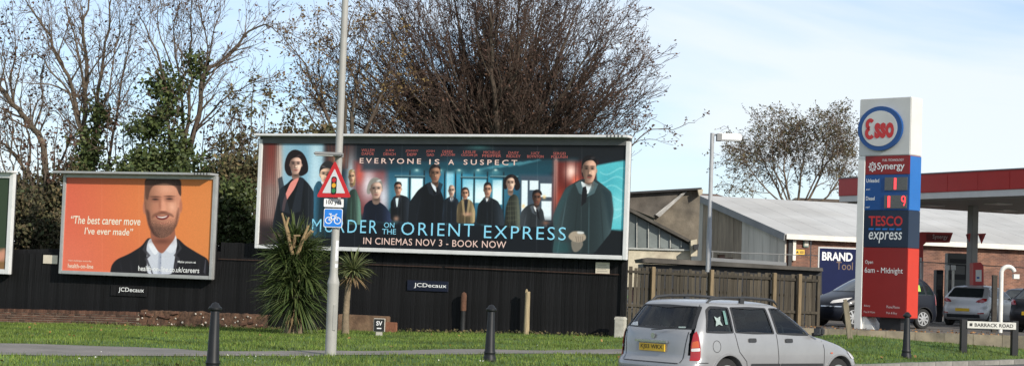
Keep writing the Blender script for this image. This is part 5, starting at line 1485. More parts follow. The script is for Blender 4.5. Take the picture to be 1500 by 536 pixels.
class CarShape:
    def __init__(s, xr, xf, w, lr, lf, nr=3.0, nf=2.4):
        s.xr, s.xf, s.w, s.lr, s.lf = mono(xr), mono(xf), mono(w), mono(lr), mono(lf); s.nr, s.nf = nr, nf
        s.z0, s.z1 = xr[0][0], xr[-1][0]
    def half(s, x, z):
        a, b, w = s.xr(z), s.xf(z), s.w(z)
        if x < a or x > b: return 0.0
        y = w
        if x < a + s.lr(z): y = w * max(0, 1 - ((a + s.lr(z) - x) / s.lr(z)) ** s.nr) ** (1 / s.nr)
        if x > b - s.lf(z): y = min(y, w * max(0, 1 - ((x - b + s.lf(z)) / s.lf(z)) ** s.nf) ** (1 / s.nf))
        return y
    def rear(s, y, z):
        w = s.w(z); q = min(abs(y) / w, .9999); return s.xr(z) + s.lr(z) * (1 - (1 - q ** s.nr) ** (1 / s.nr))
    def front(s, y, z):
        w = s.w(z); q = min(abs(y) / w, .9999); return s.xf(z) - s.lf(z) * (1 - (1 - q ** s.nf) ** (1 / s.nf))
    def ring(s, z, k=9, m=10):
        a, b, w, lr, lf = s.xr(z), s.xf(z), s.w(z), s.lr(z), s.lf(z); P = []
        for i in range(k + 1):
            t = math.pi / 2 * i / k
            P.append((a + lr * (1 - math.cos(t) ** (2 / s.nr)) if i < k else a + lr, w * math.sin(t) ** (2 / s.nr)))
        for i in range(1, m): P.append((a + lr + (b - lf - a - lr) * i / m, w))
        for i in range(k + 1):
            t = math.pi / 2 * (1 - i / k)
            P.append((b - lf * (1 - math.cos(t) ** (2 / s.nf)) if i > 0 else b - lf, w * math.sin(t) ** (2 / s.nf) if i < k else 0))
        return [(x, y, z) for x, y in P] + [(x, -y, z) for x, y in reversed(P[1:-1])]
    def body(s, zs, arches, ra, parent, m, cutters=()):
        mb = MB(); rings = [s.ring(z) for z in zs]; n = len(rings[0])
        for r_ in rings: mb.v.extend(r_)
        for i in range(len(rings) - 1):
            for k in range(n): mb.f.append((i * n + k, i * n + (k + 1) % n, (i + 1) * n + (k + 1) % n, (i + 1) * n + k))
        mb.f.append(tuple(reversed(range(n)))); mb.f.append(tuple((len(rings) - 1) * n + k for k in range(n)))
        o = mb.build('body', m, parent)
        cut = MB()
        for x, z in arches:
            for sd in (-1, 1): cut.lathe([(ra, sd * .52), (ra, sd * 1.1)], 40, (x, 0, z), axis='Y')
        me = cut.mesh('cut'); b = bmesh.new(); b.from_mesh(me); bmesh.ops.recalc_face_normals(b, faces=b.faces); b.to_mesh(me); b.free()
        co = bpy.data.objects.new('cut', me); COL.objects.link(co)
        co.parent = parent
        tmp = [co]
        for cme in cutters:
            q = bpy.data.objects.new('cut', cme); COL.objects.link(q); q.parent = parent; tmp.append(q)
        for q in tmp[1:] + tmp[:1]:
            md = o.modifiers.new('cut', 'BOOLEAN'); md.operation = 'DIFFERENCE'; md.object = q; md.solver = 'EXACT'
        bpy.context.view_layer.update()
        ev = bpy.data.meshes.new_from_object(o.evaluated_get(bpy.context.evaluated_depsgraph_get()))
        o.modifiers.clear(); o.data = ev
        for q in tmp: bpy.data.objects.remove(q)
        for p in ev.polygons: p.use_smooth = True
        ev.set_sharp_from_angle(angle=R(38))
        return o

M_glass = mat('car_glass', (0.012, 0.018, 0.019), 0.06, 0.1, 3, spec=0.6)
M_seal = mat('black_seal', (0.012, 0.012, 0.013), 0.5, 0.1)
M_trimk = mat('black_plastic', (0.022, 0.023, 0.025), 0.55, 0.15, 10)
M_tyre = mat('tyre_rubber', (0.018, 0.018, 0.018), 0.85, 0.2, 10)
M_rim = mat('alloy_rim', (0.50, 0.50, 0.50), 0.35, 0.1, 6, metal=0.6)
M_chrome = mat('chrome', (0.62, 0.62, 0.62), 0.15, 0.05, metal=0.9)
M_tail = mat('red_lens', (0.30, 0.006, 0.008), 0.15, 0.1, coat=0.6)
M_tailw = mat('clear_lens', (0.60, 0.58, 0.56), 0.15, 0.1, coat=0.6)
M_taila = mat('amber_lens', (0.50, 0.08, 0.012), 0.15, 0.1, coat=0.6)
M_plate_y = mat('yellow_number_plate', (0.72, 0.45, 0.03), 0.4, 0.05)
M_skin_in = mat('car_interior', (0.02, 0.02, 0.02), 0.8, 0.2)

def wheel(parent, x, y, z, r, w, spokes=7, m_rim=None):
    sd = 1 if y > 0 else -1
    wh_ = bpy.data.objects.new('wheel', None); COL.objects.link(wh_); wh_.parent = parent; wh_.location = (x, y, z)
    w2 = w / 2
    mb = MB().lathe([(r * .66, -w2 * .8), (r * .70, -w2), (r * .93, -w2), (r, -w2 * .7), (r, w2 * .7), (r * .93, w2), (r * .70, w2), (r * .66, w2 * .8)], 36, axis='Y'); mb.build('tyre', M_tyre, wh_, smooth=35)
    mb = MB().lathe([(r * .67, -w2 * .85), (r * .67, w2 * .85)], 36, axis='Y'); mb.build('wheel_drum', M_trimk, wh_)
    mb = MB()
    mb.lathe([(r * .15, sd * w2 * .86), (r * .17, sd * w2 * 1.02), (.001, sd * w2 * 1.05)], 16, axis='Y')
    for k in range(spokes):
        a = 2 * math.pi * k / spokes + .3; c, s_ = math.cos(a), math.sin(a)
        mb.bar((c * r * .12, sd * w2 * .97, s_ * r * .12), (c * r * .64, sd * w2 * .93, s_ * r * .64), r * .16, .03, up=(0, 1, 0)) if False else mb.bar((c * r * .12, sd * w2 * .97, s_ * r * .12), (c * r * .64, sd * w2 * .93, s_ * r * .64), .03, r * .17, up=(-s_, 0, c))
    mb.build('rim', m_rim or M_rim, wh_)
    rg = MB(); n = 36; vs = []
    for k in range(n):
        a = 2 * math.pi * k / n; c, s_ = math.cos(a), math.sin(a)
        for rr, yy in ((.60, .9), (.60, 1.0), (.68, 1.0), (.68, .9)): vs.append((c * r * rr, sd * w2 * yy, s_ * r * rr))
    rg.add(vs, [(4 * k + j, 4 * ((k + 1) % n) + j, 4 * ((k + 1) % n) + (j + 1) % 4, 4 * k + (j + 1) % 4) for k in range(n) for j in range(4)]); rg.build('rim_ring', m_rim or M_rim, wh_)
    return wh_

class CarKit:
    def __init__(s, shape, t): s.S, s.t = shape, t
    def side(s, poly, off, name, m, sd, r=.03, step=.05, parent=None):
        S = s.S
        return patch(rounded(poly, r), lambda x, z: (x, sd * (S.half(x, z) + off), z), step).build(name, m, parent or s.t, smooth=40)
    def back(s, poly, off, name, m, r=.03, step=.05, parent=None):
        S = s.S
        return patch(rounded(poly, r), lambda y, z: (S.rear(y, z) - off, y, z), step).build(name, m, parent or s.t, smooth=40)
    def fore(s, poly, off, name, m, r=.03, step=.05, parent=None, up=0.0):
        S = s.S
        return patch(rounded(poly, r), lambda y, z: (S.front(y, z) + off, y, z + up), step).build(name, m, parent or s.t, smooth=40)
    def corner(s, poly, off, name, m, sd, end='rear', r=.02, parent=None):
        """wrap a patch round a corner: a runs 0..1 from the middle of the end to the flank, b is height"""
        S = s.S
        def f(a, z):
            t = math.pi / 2 * a; w = S.w(z)
            if end == 'rear':
                x = S.xr(z) + S.lr(z) * (1 - math.cos(t) ** (2 / S.nr)); y = w * math.sin(t) ** (2 / S.nr); return (x - off * math.cos(t), sd * (y + off * math.sin(t)), z)
            x = S.xf(z) - S.lf(z) * (1 - math.cos(t) ** (2 / S.nf)); y = w * math.sin(t) ** (2 / S.nf); return (x + off * math.cos(t), sd * (y + off * math.sin(t)), z)
        return patch(rounded(poly, r), f, .04).build(name, m, parent or s.t, smooth=40)
    def line(s, pts, sd, w=.012, name='panel_gap'):
        S = s.S; mb = MB(); L = []
        q = []
        for i in range(len(pts) - 1):
            a, b = Vector(pts[i]), Vector(pts[i + 1]); k = max(1, int((b - a).length / .06))
            q += [a.lerp(b, j / k) for j in range(k)]
        q.append(Vector(pts[-1])); n = len(q); vs = []
        for i, p in enumerate(q):
            d = (q[min(i + 1, n - 1)] - q[max(i - 1, 0)]).normalized(); nn = Vector((-d.y, d.x)) * w / 2
            for e in (p + nn, p - nn): vs.append((e.x, sd * (S.half(e.x, e.y) + .0022), e.y))
        mb.add(vs, [(2 * i, 2 * i + 1, 2 * i + 3, 2 * i + 2) for i in range(n - 1)])
        return mb.build(name, M_seal, s.t, fix=False)
    def arch_lip(s, x, z, r, sd, m, w=.035):
        S = s.S; pts = []
        for k in range(25):
            a = R(-8 + 196 * k / 24); px, pz = x + r * math.cos(a), z + r * math.sin(a)
            if pz > S.z0 + .01: pts.append((px, sd * (S.half(px, max(pz, S.z0)) + .004), pz))
        return MB().tube(pts, w / 2, 6).build('wheel_arch', m, s.t, smooth=60)

def zsteps(z0, z1, top): return list(np.linspace(z0, z1, 26)) + top

# ---------------- silver estate car on the road
M_silver = mat('silver_paint', (0.30, 0.30, 0.302), 0.36, 0.06, 2.5, metal=0.35, coat=0.6)
hd = Vector((.765, .645)).normalized(); rear_r = at(1011, 560, 26.9)
S = CarShape(
    xr=[(.17, .16), (.24, .06), (.34, .015), (.46, .0), (.52, .01), (.555, .05), (.60, .085), (.8, .10), (.98, .13), (1.04, .17), (1.2, .29), (1.34, .40), (1.385, .44), (1.41, .50), (1.43, .62), (1.445, .85), (1.455, 1.2)],
    xf=[(.17, 4.12), (.24, 4.23), (.34, 4.275), (.46, 4.285), (.56, 4.25), (.63, 4.19), (.70, 4.08), (.77, 3.92), (.83, 3.72), (.89, 3.45), (.935, 3.18), (.97, 3.04), (1.05, 2.90), (1.2, 2.64), (1.33, 2.39), (1.385, 2.24), (1.41, 2.13), (1.43, 2.0), (1.445, 1.85), (1.455, 1.6)],
    w=[(.17, .77), (.22, .81), (.34, .835), (.5, .853), (.62, .857), (.8, .848), (.95, .825), (1.0, .81), (1.1, .775), (1.2, .74), (1.32, .69), (1.37, .66), (1.40, .62), (1.425, .55), (1.445, .40), (1.455, .22)],
    lr=[(.17, .30), (.5, .34), (1.0, .30), (1.4, .24), (1.455, .2)],
    lf=[(.17, .55), (.5, .72), (.9, .65), (1.0, .40), (1.3, .30), (1.455, .2)])
right = Vector((hd.y, -hd.x))
org = Vector((rear_r.x, rear_r.y)) - right * .80 - hd * .12
car = thing('estate_car', 'silver estate car with black roof rails driving along the road', 'car', (org.x, org.y, 0), math.atan2(hd.y, hd.x))
car.scale = (1.02, 1.02, 1.045)
K = CarKit(S, car)
zs = zsteps(.17, 1.36, [1.375, 1.39, 1.40, 1.41, 1.42, 1.43, 1.438, 1.445, 1.45, 1.455])
AX = ((.86, .30), (3.46, .30))
WIN = (('quarter_window', [(.40, .985), (.985, .985), (.985, 1.345), (.60, 1.35), (.52, 1.30)]), ('rear_door_window', [(1.045, .985), (1.90, .975), (1.83, 1.35), (1.045, 1.35)]), ('front_door_window', [(1.98, .975), (2.98, .955), (2.86, 1.03), (2.60, 1.20), (2.34, 1.33), (2.20, 1.35), (1.92, 1.35)]))
RWIN = [(-.70, 1.02), (.70, 1.02), (.605, 1.35), (-.605, 1.35)]; FWIN = [(-.66, 1.0), (.66, 1.0), (.54, 1.345), (-.54, 1.345)]
def fixn(mb):
    me = mb.mesh('cut'); b = bmesh.new(); b.from_mesh(me); bmesh.ops.recalc_face_normals(b, faces=b.faces); b.to_mesh(me); b.free(); return me
def inner(S, zlist):
    mb = MB(); rings = []
    for z in zlist:
        a, b_, w = S.xr(z) + .07, S.xf(z) - .09, S.w(z) - .045
        b_ = min(b_, 3.05); a = min(a, b_ - 1)
        rings.append([(a, -w * .93, z), (a + .1, -w, z), (b_ - .25, -w, z), (b_, -w * .8, z), (b_, w * .8, z), (b_ - .25, w, z), (a + .1, w, z), (a, w * .93, z)])
    for r_ in rings: mb.v.extend(r_)
    n = 8
    for i in range(len(rings) - 1):
        for k in range(n): mb.f.append((i * n + k, i * n + (k + 1) % n, (i + 1) * n + (k + 1) % n, (i + 1) * n + k))
    mb.f.append(tuple(range(n))); mb.f.append(tuple((len(rings) - 1) * n + k for k in range(n)))
    return fixn(mb)
sidecut = MB()
for _, p_ in WIN: sidecut.prism(rounded(p_, .03), -1.3, 1.3)
def xprism(poly, x0, x1):
    mb = MB(); n = len(poly); mb.add([(x0, y, z) for y, z in poly] + [(x1, y, z) for y, z in poly], [tuple(range(n)), tuple(reversed(range(n, 2 * n)))] + [(i, n + i, n + (i + 1) % n, (i + 1) % n) for i in range(n)]); return fixn(mb)
S.body(zs, AX, .352, car, M_silver, [inner(S, [.64, .80, .95, 1.05, 1.15, 1.25, 1.33, 1.375, 1.40]), fixn(sidecut), xprism(rounded(RWIN, .04), -.3, .9), xprism(rounded(FWIN, .05), 2.2, 3.6)])
def ring_patch(poly, fn, f0, f1, name, m, parent):
    cx = sum(q[0] for q in poly) / len(poly); cz = sum(q[1] for q in poly) / len(poly); P = rounded(poly, .03); Q = []
    for i in range(len(P)):
        a, b = Vector(P[i]), Vector(P[(i + 1) % len(P)]); k = max(1, int((b - a).length / .08)); Q += [a.lerp(b, j / k) for j in range(k)]
    n = len(Q); vs = []
    for q in Q:
        d = (q - Vector((cx, cz))); d = d.normalized()
        for g in (f0, f1): e = q + d * g; vs.append(fn(e.x, e.y))
    mb = MB(); mb.add(vs, [(2 * i, 2 * i + 1, 2 * ((i + 1) % n) + 1, 2 * ((i + 1) % n)) for i in range(n)]); return mb.build(name, m, parent, fix=False)
M_clear = bpy.data.materials.new('tinted_window_glass'); M_clear.use_nodes = True
_n, _l = M_clear.node_tree.nodes, M_clear.node_tree.links; _n.remove(_n['Principled BSDF'])
_t = _n.new('ShaderNodeBsdfTransparent'); _t.inputs['Color'].default_value = (.50, .58, .57, 1)
_g = _n.new('ShaderNodeBsdfGlossy'); _g.inputs['Roughness'].default_value = .03
_f = _n.new('ShaderNodeFresnel'); _f.inputs['IOR'].default_value = 1.55
_x = _n.new('ShaderNodeMixShader'); _l.new(_f.outputs[0], _x.inputs[0]); _l.new(_t.outputs[0], _x.inputs[1]); _l.new(_g.outputs[0], _x.inputs[2]); _l.new(_x.outputs[0], _n['Material Output'].inputs['Surface'])
M_seat = mat('grey_seat_cloth', (0.045, 0.047, 0.05), 0.9, 0.3, 8)
def seat(x, y, w, lean=.16, bench=False):
    o = bevel(MB().box(x, x + .50, y - w / 2, y + w / 2, .50, .66).build('seat', M_seat, car), .04, 2)
    mb = MB(); mb.add([(x + .10 - (.0 if k < 2 else lean) + (0 if j == 0 else .12), y + s_ * w / 2, .60 if k < 2 else 1.08) for k in (0, 2) for j in (0, 1) for s_ in (-1, 1)], [(0, 1, 3, 2), (4, 6, 7, 5), (0, 4, 5, 1), (2, 3, 7, 6), (0, 2, 6, 4), (1, 5, 7, 3)])
    bevel(mb.build('seat_back', M_seat, car), .03, 2)
    for dy in ((-.38, .38) if bench else (0,)):
        bevel(MB().box(x - .10, x + .0, y + dy - .13, y + dy + .13, 1.10, 1.25).build('headrest', M_seat, car), .035, 2)
seat(1.95, .36, .5); seat(1.95, -.36, .5); seat(1.08, 0, 1.25, .14, True)
bevel(MB().box(2.55, 3.0, -.70, .70, .70, .93).build('dashboard', M_trimk, car), .04, 2)
MB().box(.2, 3.0, -.7, .7, .60, .645).build('cabin_floor', M_skin_in, car)
MB().tube([(2.42 + .04 * math.sin(a), -.36 + .18 * math.cos(a), .95 + .17 * math.sin(a)) for a in np.linspace(0, 2 * math.pi, 21)], .016, 6).build('steering_wheel', M_trimk, car)
for x, z in AX:
    for sd in (-1, 1):
        wheel(car, x, sd * .735, z, .305, .19, 6)
        K.arch_lip(x, z, .362, sd, M_silver)
MB().box(.45, 3.95, -.5, .5, .16, .6).build('underbody', M_skin_in, car)
for sd in (-1, 1):
    for nm, p in WIN:
        pn = K.side(p, -.006, nm, M_clear, sd)
        ring_patch(p, lambda x, z: (x, sd * (S.half(x, z) + .004), z), -.022, .016, 'window_seal', M_seal, pn)
    K.side([(1.36, .485), (2.02, .485), (2.02, .53), (1.36, .53)], .012, 'rubbing_strip', M_trimk, sd, .01); K.side([(2.04, .485), (3.04, .485), (3.04, .53), (2.04, .53)], .012, 'rubbing_strip', M_trimk, sd, .01)
    for x in (1.30, 2.14): K.side([(x, .845), (x + .17, .845), (x + .17, .905), (x, .905)], .016, 'door_handle', M_trimk, sd, .02)
    K.line([(1.01, .98), (1.06, .80), (1.10, .70), (1.26, .56), (1.32, .30), (1.33, .23)], sd); K.line([(1.95, .97), (1.99, .6), (1.97, .23)], sd); K.line([(3.0, .94), (3.07, .75), (3.07, .35), (3.02, .23)], sd)
    K.line([(1.33, .235), (3.02, .235)], sd); K.line([(.42, .54), (.20, .54)], sd)
    cut = [(.60 + .085 * math.cos(2 * math.pi * k / 24), .78 + .085 * math.sin(2 * math.pi * k / 24)) for k in range(25)]
    if sd < 0: K.line(cut, sd, .008, 'fuel_flap')
    # tail lamp: red, amber and clear bands
    tl = K.corner([(.55, .57), (.80, .57), (.80, .76), (.75, .92), (.69, 1.0), (.61, .95), (.56, .80)], .008, 'tail_lamp', M_tail, sd)
    K.corner([(.565, .70), (.785, .71), (.785, .755), (.565, .742)], .011, 'clear_band', M_tailw, sd, parent=tl)
    K.corner([(.575, .75), (.765, .765), (.735, .86), (.59, .84)], .011, 'amber_band', M_taila, sd, parent=tl)
    K.corner([(.42, .60), (.80, .60), (.76, .70), (.60, .725), (.42, .70)], .01, 'headlamp', M_tailw, sd, 'front')
    K.side([(3.22, .68), (3.27, .68), (3.27, .70), (3.22, .70)], .01, 'side_repeater', M_taila, sd, .005)
    # roof rail and mirror
    yy = .585
    MB().tube([(.62, sd * yy, 1.405), (.72, sd * yy, 1.465), (.95, sd * yy, 1.485), (1.5, sd * (yy - .005), 1.497), (2.0, sd * (yy - .01), 1.48), (2.15, sd * (yy - .015), 1.46), (2.24, sd * (yy - .02), 1.40)], [.012, .022, .022, .022, .022, .02, .012], 8).build('roof_rail', M_trimk, car, smooth=50)
    MB().box(1.35, 1.44, sd * yy - .02, sd * yy + .02, 1.40, 1.49).build('rail_foot', M_trimk, car)
    mr_ = bevel(MB().box(2.80, 2.92, min(sd * .84, sd * 1.0), max(sd * .84, sd * 1.0), .955, 1.09).build('door_mirror', M_trimk, car), .03, 3)
    MB().box(2.794, 2.798, min(sd * .86, sd * .985), max(sd * .86, sd * .985), .975, 1.07).build('mirror_glass', M_chrome, mr_)
    MB().bar((2.88, sd * .78, .965), (2.88, sd * .86, .985), .08, .05).build('mirror_arm', M_trimk, mr_)
rw = K.back(RWIN, -.006, 'rear_window', M_clear, .04)
ring_patch(RWIN, lambda y, z: (S.rear(y, z) - .004, y, z), -.035, .016, 'window_seal', M_seal, rw)
wsn = K.fore(FWIN, -.004, 'windscreen', M_clear, .05)
ring_patch(FWIN, lambda y, z: (S.front(y, z) + .004, y, z + .003), -.03, .016, 'window_seal', M_seal, wsn)
# tailgate detail
rec = K.back([(-.30, .665), (.36, .665), (.36, .80), (-.30, .80)], .002, 'plate_recess', mat('silver_recess', (.30, .30, .32), .4, .05, metal=.5), .02)
MB().box(.072, .09, -.27, .27, .675, .785).build('number_plate', M_plate_y, car)
lettering('KJ03 WKX', -.235, .235, .690, .080, 0, M_sblack, car, bold=.01, name='plate_number', fn=lambda p: (.0695, -p[0], p[2]))
bevel(MB().box(.055, .10, -.32, .36, .80, .835).build('tailgate_grip', M_chrome, car), .008, 2)
disc_mb = MB().lathe([(.042, 0), (.042, .012)], 20); 
mb = MB(); mb.v = [(.098 - z, x, .90 + y) for x, y, z in disc_mb.v]; mb.f = disc_mb.f; mb.build('badge', M_chrome, car)
K.back([(-.58, .515), (.58, .515), (.58, .527), (-.58, .527)], .003, 'tailgate_gap', M_seal, .003); 
for sd in (-1, 1): K.back([(sd * .60, .53), (sd * .612, .53), (sd * .66, .98), (sd * .648, .98)], .003, 'tailgate_gap', M_seal, .002)
MB().tube([(.055, .0, .985), (.06, -.2, 1.0), (.12, -.40, 1.045)], .008, 6).build('wiper', M_trimk, car)
MB().tube([(.02, .30, .27), (-.02, .30, .26)], .03, 12).build('exhaust_pipe', M_chrome, car)
# stickers in the glass
M_st = mat('sticker_white', (.26, .32, .30), .6, .4, 40)
K.side([(.62, 1.07), (.70, 1.10), (.78, 1.08), (.74, 1.15), (.77, 1.22), (.69, 1.19), (.63, 1.22), (.65, 1.14)], .010, 'window_sticker', M_st, -1, .01)
K.side([(.84, 1.10), (.90, 1.10), (.90, 1.30), (.85, 1.30)], .010, 'window_sticker', mat('sticker_green', (.10, .20, .18), .6, .3, 30), -1, .01)
K.back([(.40, 1.03), (.60, 1.03), (.58, 1.075), (.46, 1.09)], .012, 'window_sticker', mat('sticker_pale', (.42, .45, .47), .6, .4, 40), .01)
K.back([(-.58, 1.035), (-.46, 1.03), (-.44, 1.05), (-.57, 1.055)], .012, 'window_sticker', M_st, .004)

# ---------------- a lighter kit for the parked cars
def parked(name, label, S, zs, AX, r, paint, wins, loc, heading, rear_w, ws, lamps=None, rear_l=None, group='cars parked on the forecourt', spokes=8, rimm=None, plate=None, lip=True):
    t = thing(name, label, 'car', loc, heading, group); K = CarKit(S, t)
    S.body(zs, AX, r * 1.14, t, paint)
    for x, z in AX:
        for sd in (-1, 1):
            wheel(t, x, sd * (S.w(.5) - .12), z, r, .19, spokes, rimm)
            if lip: K.arch_lip(x, z, r * 1.17, sd, M_trimk if paint is not M_hsilver else paint, .03)
    MB().box(.45, S.xf(.4) - .4, -.5, .5, .17, .6).build('underbody', M_skin_in, t)
    for sd in (-1, 1):
        for p in wins:
            cx = sum(q[0] for q in p) / len(p); cz = sum(q[1] for q in p) / len(p)
            fr = K.side([(cx + (x - cx) * 1.04, cz + (z - cz) * 1.07) for x, z in p], .003, 'side_window', M_seal, sd); K.side(p, .006, 'pane', M_glass, sd, parent=fr)
        for x in ws.get('handles', ()): K.side([(x, .90), (x + .2, .90), (x + .2, .94), (x, .94)], .016, 'door_handle', paint, sd, .015)
        for ln in ws.get('gaps', ()): K.line(ln, sd)
        if lamps: K.corner(lamps, .01, 'headlamp', M_tailw, sd, 'front')
        if rear_l: K.corner(rear_l, .01, 'tail_lamp', M_tail, sd)
        x, z = ws['mirror']
        bevel(MB().box(x, x + .13, min(sd * (S.w(z) + .0), sd * (S.w(z) + .18)), max(sd * (S.w(z)), sd * (S.w(z) + .18)), z - .06, z + .08).build('door_mirror', paint, t), .03, 2)
    f = K.back(rear_w, .004, 'rear_window', M_seal, .05); cx = 0; cz = sum(q[1] for q in rear_w) / len(rear_w)
    K.back([(y * .96, cz + (z - cz) * .92) for y, z in rear_w], .008, 'pane', M_glass, .05, parent=f)
    f = K.fore(ws['screen'], .004, 'windscreen', M_seal, .05, up=.004); cz = sum(q[1] for q in ws['screen']) / 4
    K.fore([(y * .96, cz + (z - cz) * .94) for y, z in ws['screen']], .008, 'pane', M_glass, .05, parent=f, up=.006)
    if plate:
        MB().box(S.rear(0, plate) - .02, S.rear(0, plate) - .004, -.26, .26, plate - .055, plate + .055).build('number_plate', M_plate_y, t)
    return t, K
M_navycar = mat('dark_blue_paint', (0.007, 0.009, 0.016), 0.38, 0.15, 3, coat=0.12, spec=0.3)
M_hsilver = mat('pale_silver_paint', (0.47, 0.465, 0.46), 0.38, 0.05, 3, metal=0.4, coat=0.4)
M_blackcar = mat('black_paint', (0.009, 0.009, 0.011), 0.38, 0.15, 3, coat=0.12, spec=0.3)
# dark one-box people carrier behind the price sign, nose to the left
Sm = CarShape(
    xr=[(.2, .14), (.3, .03), (.45, .0), (.6, .02), (.9, .05), (1.05, .09), (1.25, .20), (1.45, .38), (1.54, .52), (1.59, .72), (1.62, 1.1), (1.635, 1.5)],
    xf=[(.2, 4.12), (.3, 4.22), (.45, 4.27), (.6, 4.26), (.72, 4.20), (.82, 4.08), (.90, 3.92), (.97, 3.70), (1.03, 3.50), (1.1, 3.32), (1.3, 2.90), (1.45, 2.58), (1.54, 2.32), (1.59, 2.08), (1.62, 1.85), (1.635, 1.7)],
    w=[(.2, .78), (.3, .83), (.5, .87), (.75, .875), (.95, .86), (1.05, .845), (1.25, .78), (1.45, .69), (1.54, .62), (1.59, .52), (1.62, .38), (1.635, .2)],
    lr=[(.2, .4), (.8, .45), (1.2, .35), (1.635, .25)], lf=[(.2, .8), (.7, .95), (1.0, .75), (1.2, .5), (1.635, .25)])
zm = zsteps(.2, 1.52, [1.54, 1.56, 1.575, 1.59, 1.60, 1.61, 1.62, 1.628, 1.635])
p = Vector((13.27, 56.7))
hm = Vector((-.88, -.47)).normalized()
mv, Kmv = parked('people_carrier', 'dark blue rounded people carrier parked behind the price sign', Sm, zm, ((.76, .31), (3.52, .31)), .315, M_navycar,
    [[(.36, 1.06), (.62, 1.06), (.62, 1.38), (.50, 1.32)], [(.68, 1.05), (1.60, 1.04), (1.55, 1.47), (.74, 1.45)], [(1.68, 1.04), (2.72, 1.03), (2.55, 1.30), (2.35, 1.44), (1.63, 1.47)], [(2.80, 1.03), (3.12, 1.03), (2.70, 1.24)]],
    (p.x, p.y, FZ), math.atan2(hm.y, hm.x), [(-.6, 1.08), (.6, 1.08), (.52, 1.48), (-.52, 1.48)],
    dict(handles=(.95, 1.85), gaps=([(1.62, 1.0), (1.66, .6), (1.62, .3)], [(2.85, 1.0), (2.9, .6), (2.85, .3)]), mirror=(2.72, 1.06), screen=[(-.66, 1.08), (.66, 1.08), (.54, 1.52), (-.54, 1.52)]),
    lamps=[(.30, .70), (.62, .76), (.70, .90), (.55, .88), (.32, .80)], rear_l=[(.55, .75), (.80, .75), (.80, .95), (.72, 1.12), (.58, 1.05)], rimm=M_hsilver if False else M_rim)
for sd in (-1, 1): Kmv.corner([(.10, .60), (.62, .60), (.62, .63), (.10, .63)], .012, 'bumper_strip', M_chrome, sd, 'front', .004)
Kmv.side([(.86, 1.16), (1.06, 1.16), (1.04, 1.24), (.95, 1.25), (.92, 1.36), (.86, 1.36)], .012, 'window_sticker', mat('sticker_lime', (.30, .5, .08), .6, .2), 1, .01)
# silver hatchback
Sh = CarShape(
    xr=[(.2, .16), (.3, .04), (.45, .0), (.62, .02), (.70, .06), (.95, .10), (1.03, .15), (1.2, .36), (1.32, .50), (1.38, .56), (1.42, .72), (1.46, 1.1), (1.475, 1.5)],
    xf=[(.2, 3.85), (.3, 3.95), (.45, 4.0), (.6, 3.97), (.72, 3.85), (.82, 3.62), (.9, 3.32), (.97, 3.02), (1.05, 2.85), (1.25, 2.45), (1.38, 2.15), (1.43, 1.95), (1.46, 1.8), (1.475, 1.65)],
    w=[(.2, .77), (.3, .82), (.5, .86), (.8, .865), (.95, .845), (1.03, .825), (1.2, .75), (1.36, .66), (1.41, .60), (1.44, .50), (1.465, .34), (1.475, .2)],
    lr=[(.2, .45), (.8, .48), (1.1, .38), (1.475, .25)], lf=[(.2, .7), (.8, .8), (1.1, .45), (1.475, .25)])
zh = zsteps(.2, 1.36, [1.38, 1.40, 1.415, 1.43, 1.44, 1.45, 1.46, 1.468, 1.475])
p = at(1409, 471, 63.5)
hh_ = Vector((.60, .80)).normalized()
hb_, Kh = parked('hatchback', 'silver hatchback at the pumps with its red tail lamps showing', Sh, zh, ((.66, .30), (3.22, .30)), .31, M_hsilver,
    [[(.52, 1.08), (.86, 1.04), (.86, 1.30), (.72, 1.30)], [(.94, 1.03), (1.72, 1.0), (1.66, 1.35), (.94, 1.34)], [(1.80, 1.0), (2.70, .98), (2.40, 1.22), (2.16, 1.33), (1.74, 1.36)]],
    (p.x, p.y, FZ), math.atan2(hh_.y, hh_.x), [(-.66, 1.03), (.66, 1.03), (.56, 1.36), (-.56, 1.36)],
    dict(handles=(1.1, 1.95), gaps=([(1.75, .98), (1.78, .6), (1.74, .3)], [(.92, 1.0), (1.0, .7), (1.15, .45)]), mirror=(2.55, 1.02), screen=[(-.66, 1.02), (.66, 1.02), (.54, 1.38), (-.54, 1.38)]),
    lamps=[(.4, .66), (.8, .70), (.78, .80), (.42, .74)], rear_l=[(.24, .86), (.50, .84), (.72, .92), (.72, 1.0), (.50, 1.0), (.30, .93)], plate=.58, lip=True)
Kh.back([(-.62, .30), (.62, .30), (.62, .42), (-.62, .42)], .006, 'bumper_insert', M_trimk, .03)
for sd in (-1, 1): Kh.corner([(.34, .44), (.60, .46), (.60, .50), (.34, .48)], .008, 'reflector', M_tail, sd)
# dark car cut by the picture edge, another behind it, one behind the carrier
Sg = Sh
def simple(label, p, hdg, paint, name='parked_car', rear_l=[(.30, .86), (.62, .86), (.74, .96), (.70, 1.04), (.40, 1.0)], sy=1.0):
    t, Kx = parked(name, label, Sg, zh, ((.66, .30), (3.22, .30)), .31, paint,
        [[(.94, 1.03), (1.72, 1.0), (1.66, 1.35), (.94, 1.34)], [(1.80, 1.0), (2.70, .98), (2.40, 1.22), (2.16, 1.33), (1.74, 1.36)]],
        (p.x, p.y, FZ), math.atan2(hdg.y, hdg.x), [(-.66, 1.03), (.66, 1.03), (.56, 1.36), (-.56, 1.36)],
        dict(handles=(1.1, 1.95), mirror=(2.55, 1.02), screen=[(-.66, 1.02), (.66, 1.02), (.54, 1.38), (-.54, 1.38)]), rear_l=rear_l, lamps=[(.4, .66), (.8, .70), (.78, .80), (.42, .74)], plate=.6)
    return t
p = at(1507, 484, 55.5); simple('black car cut by picture edge with glowing red tail lamp', Vector((p.x, p.y)), Vector((.72, .69)).normalized(), M_blackcar)
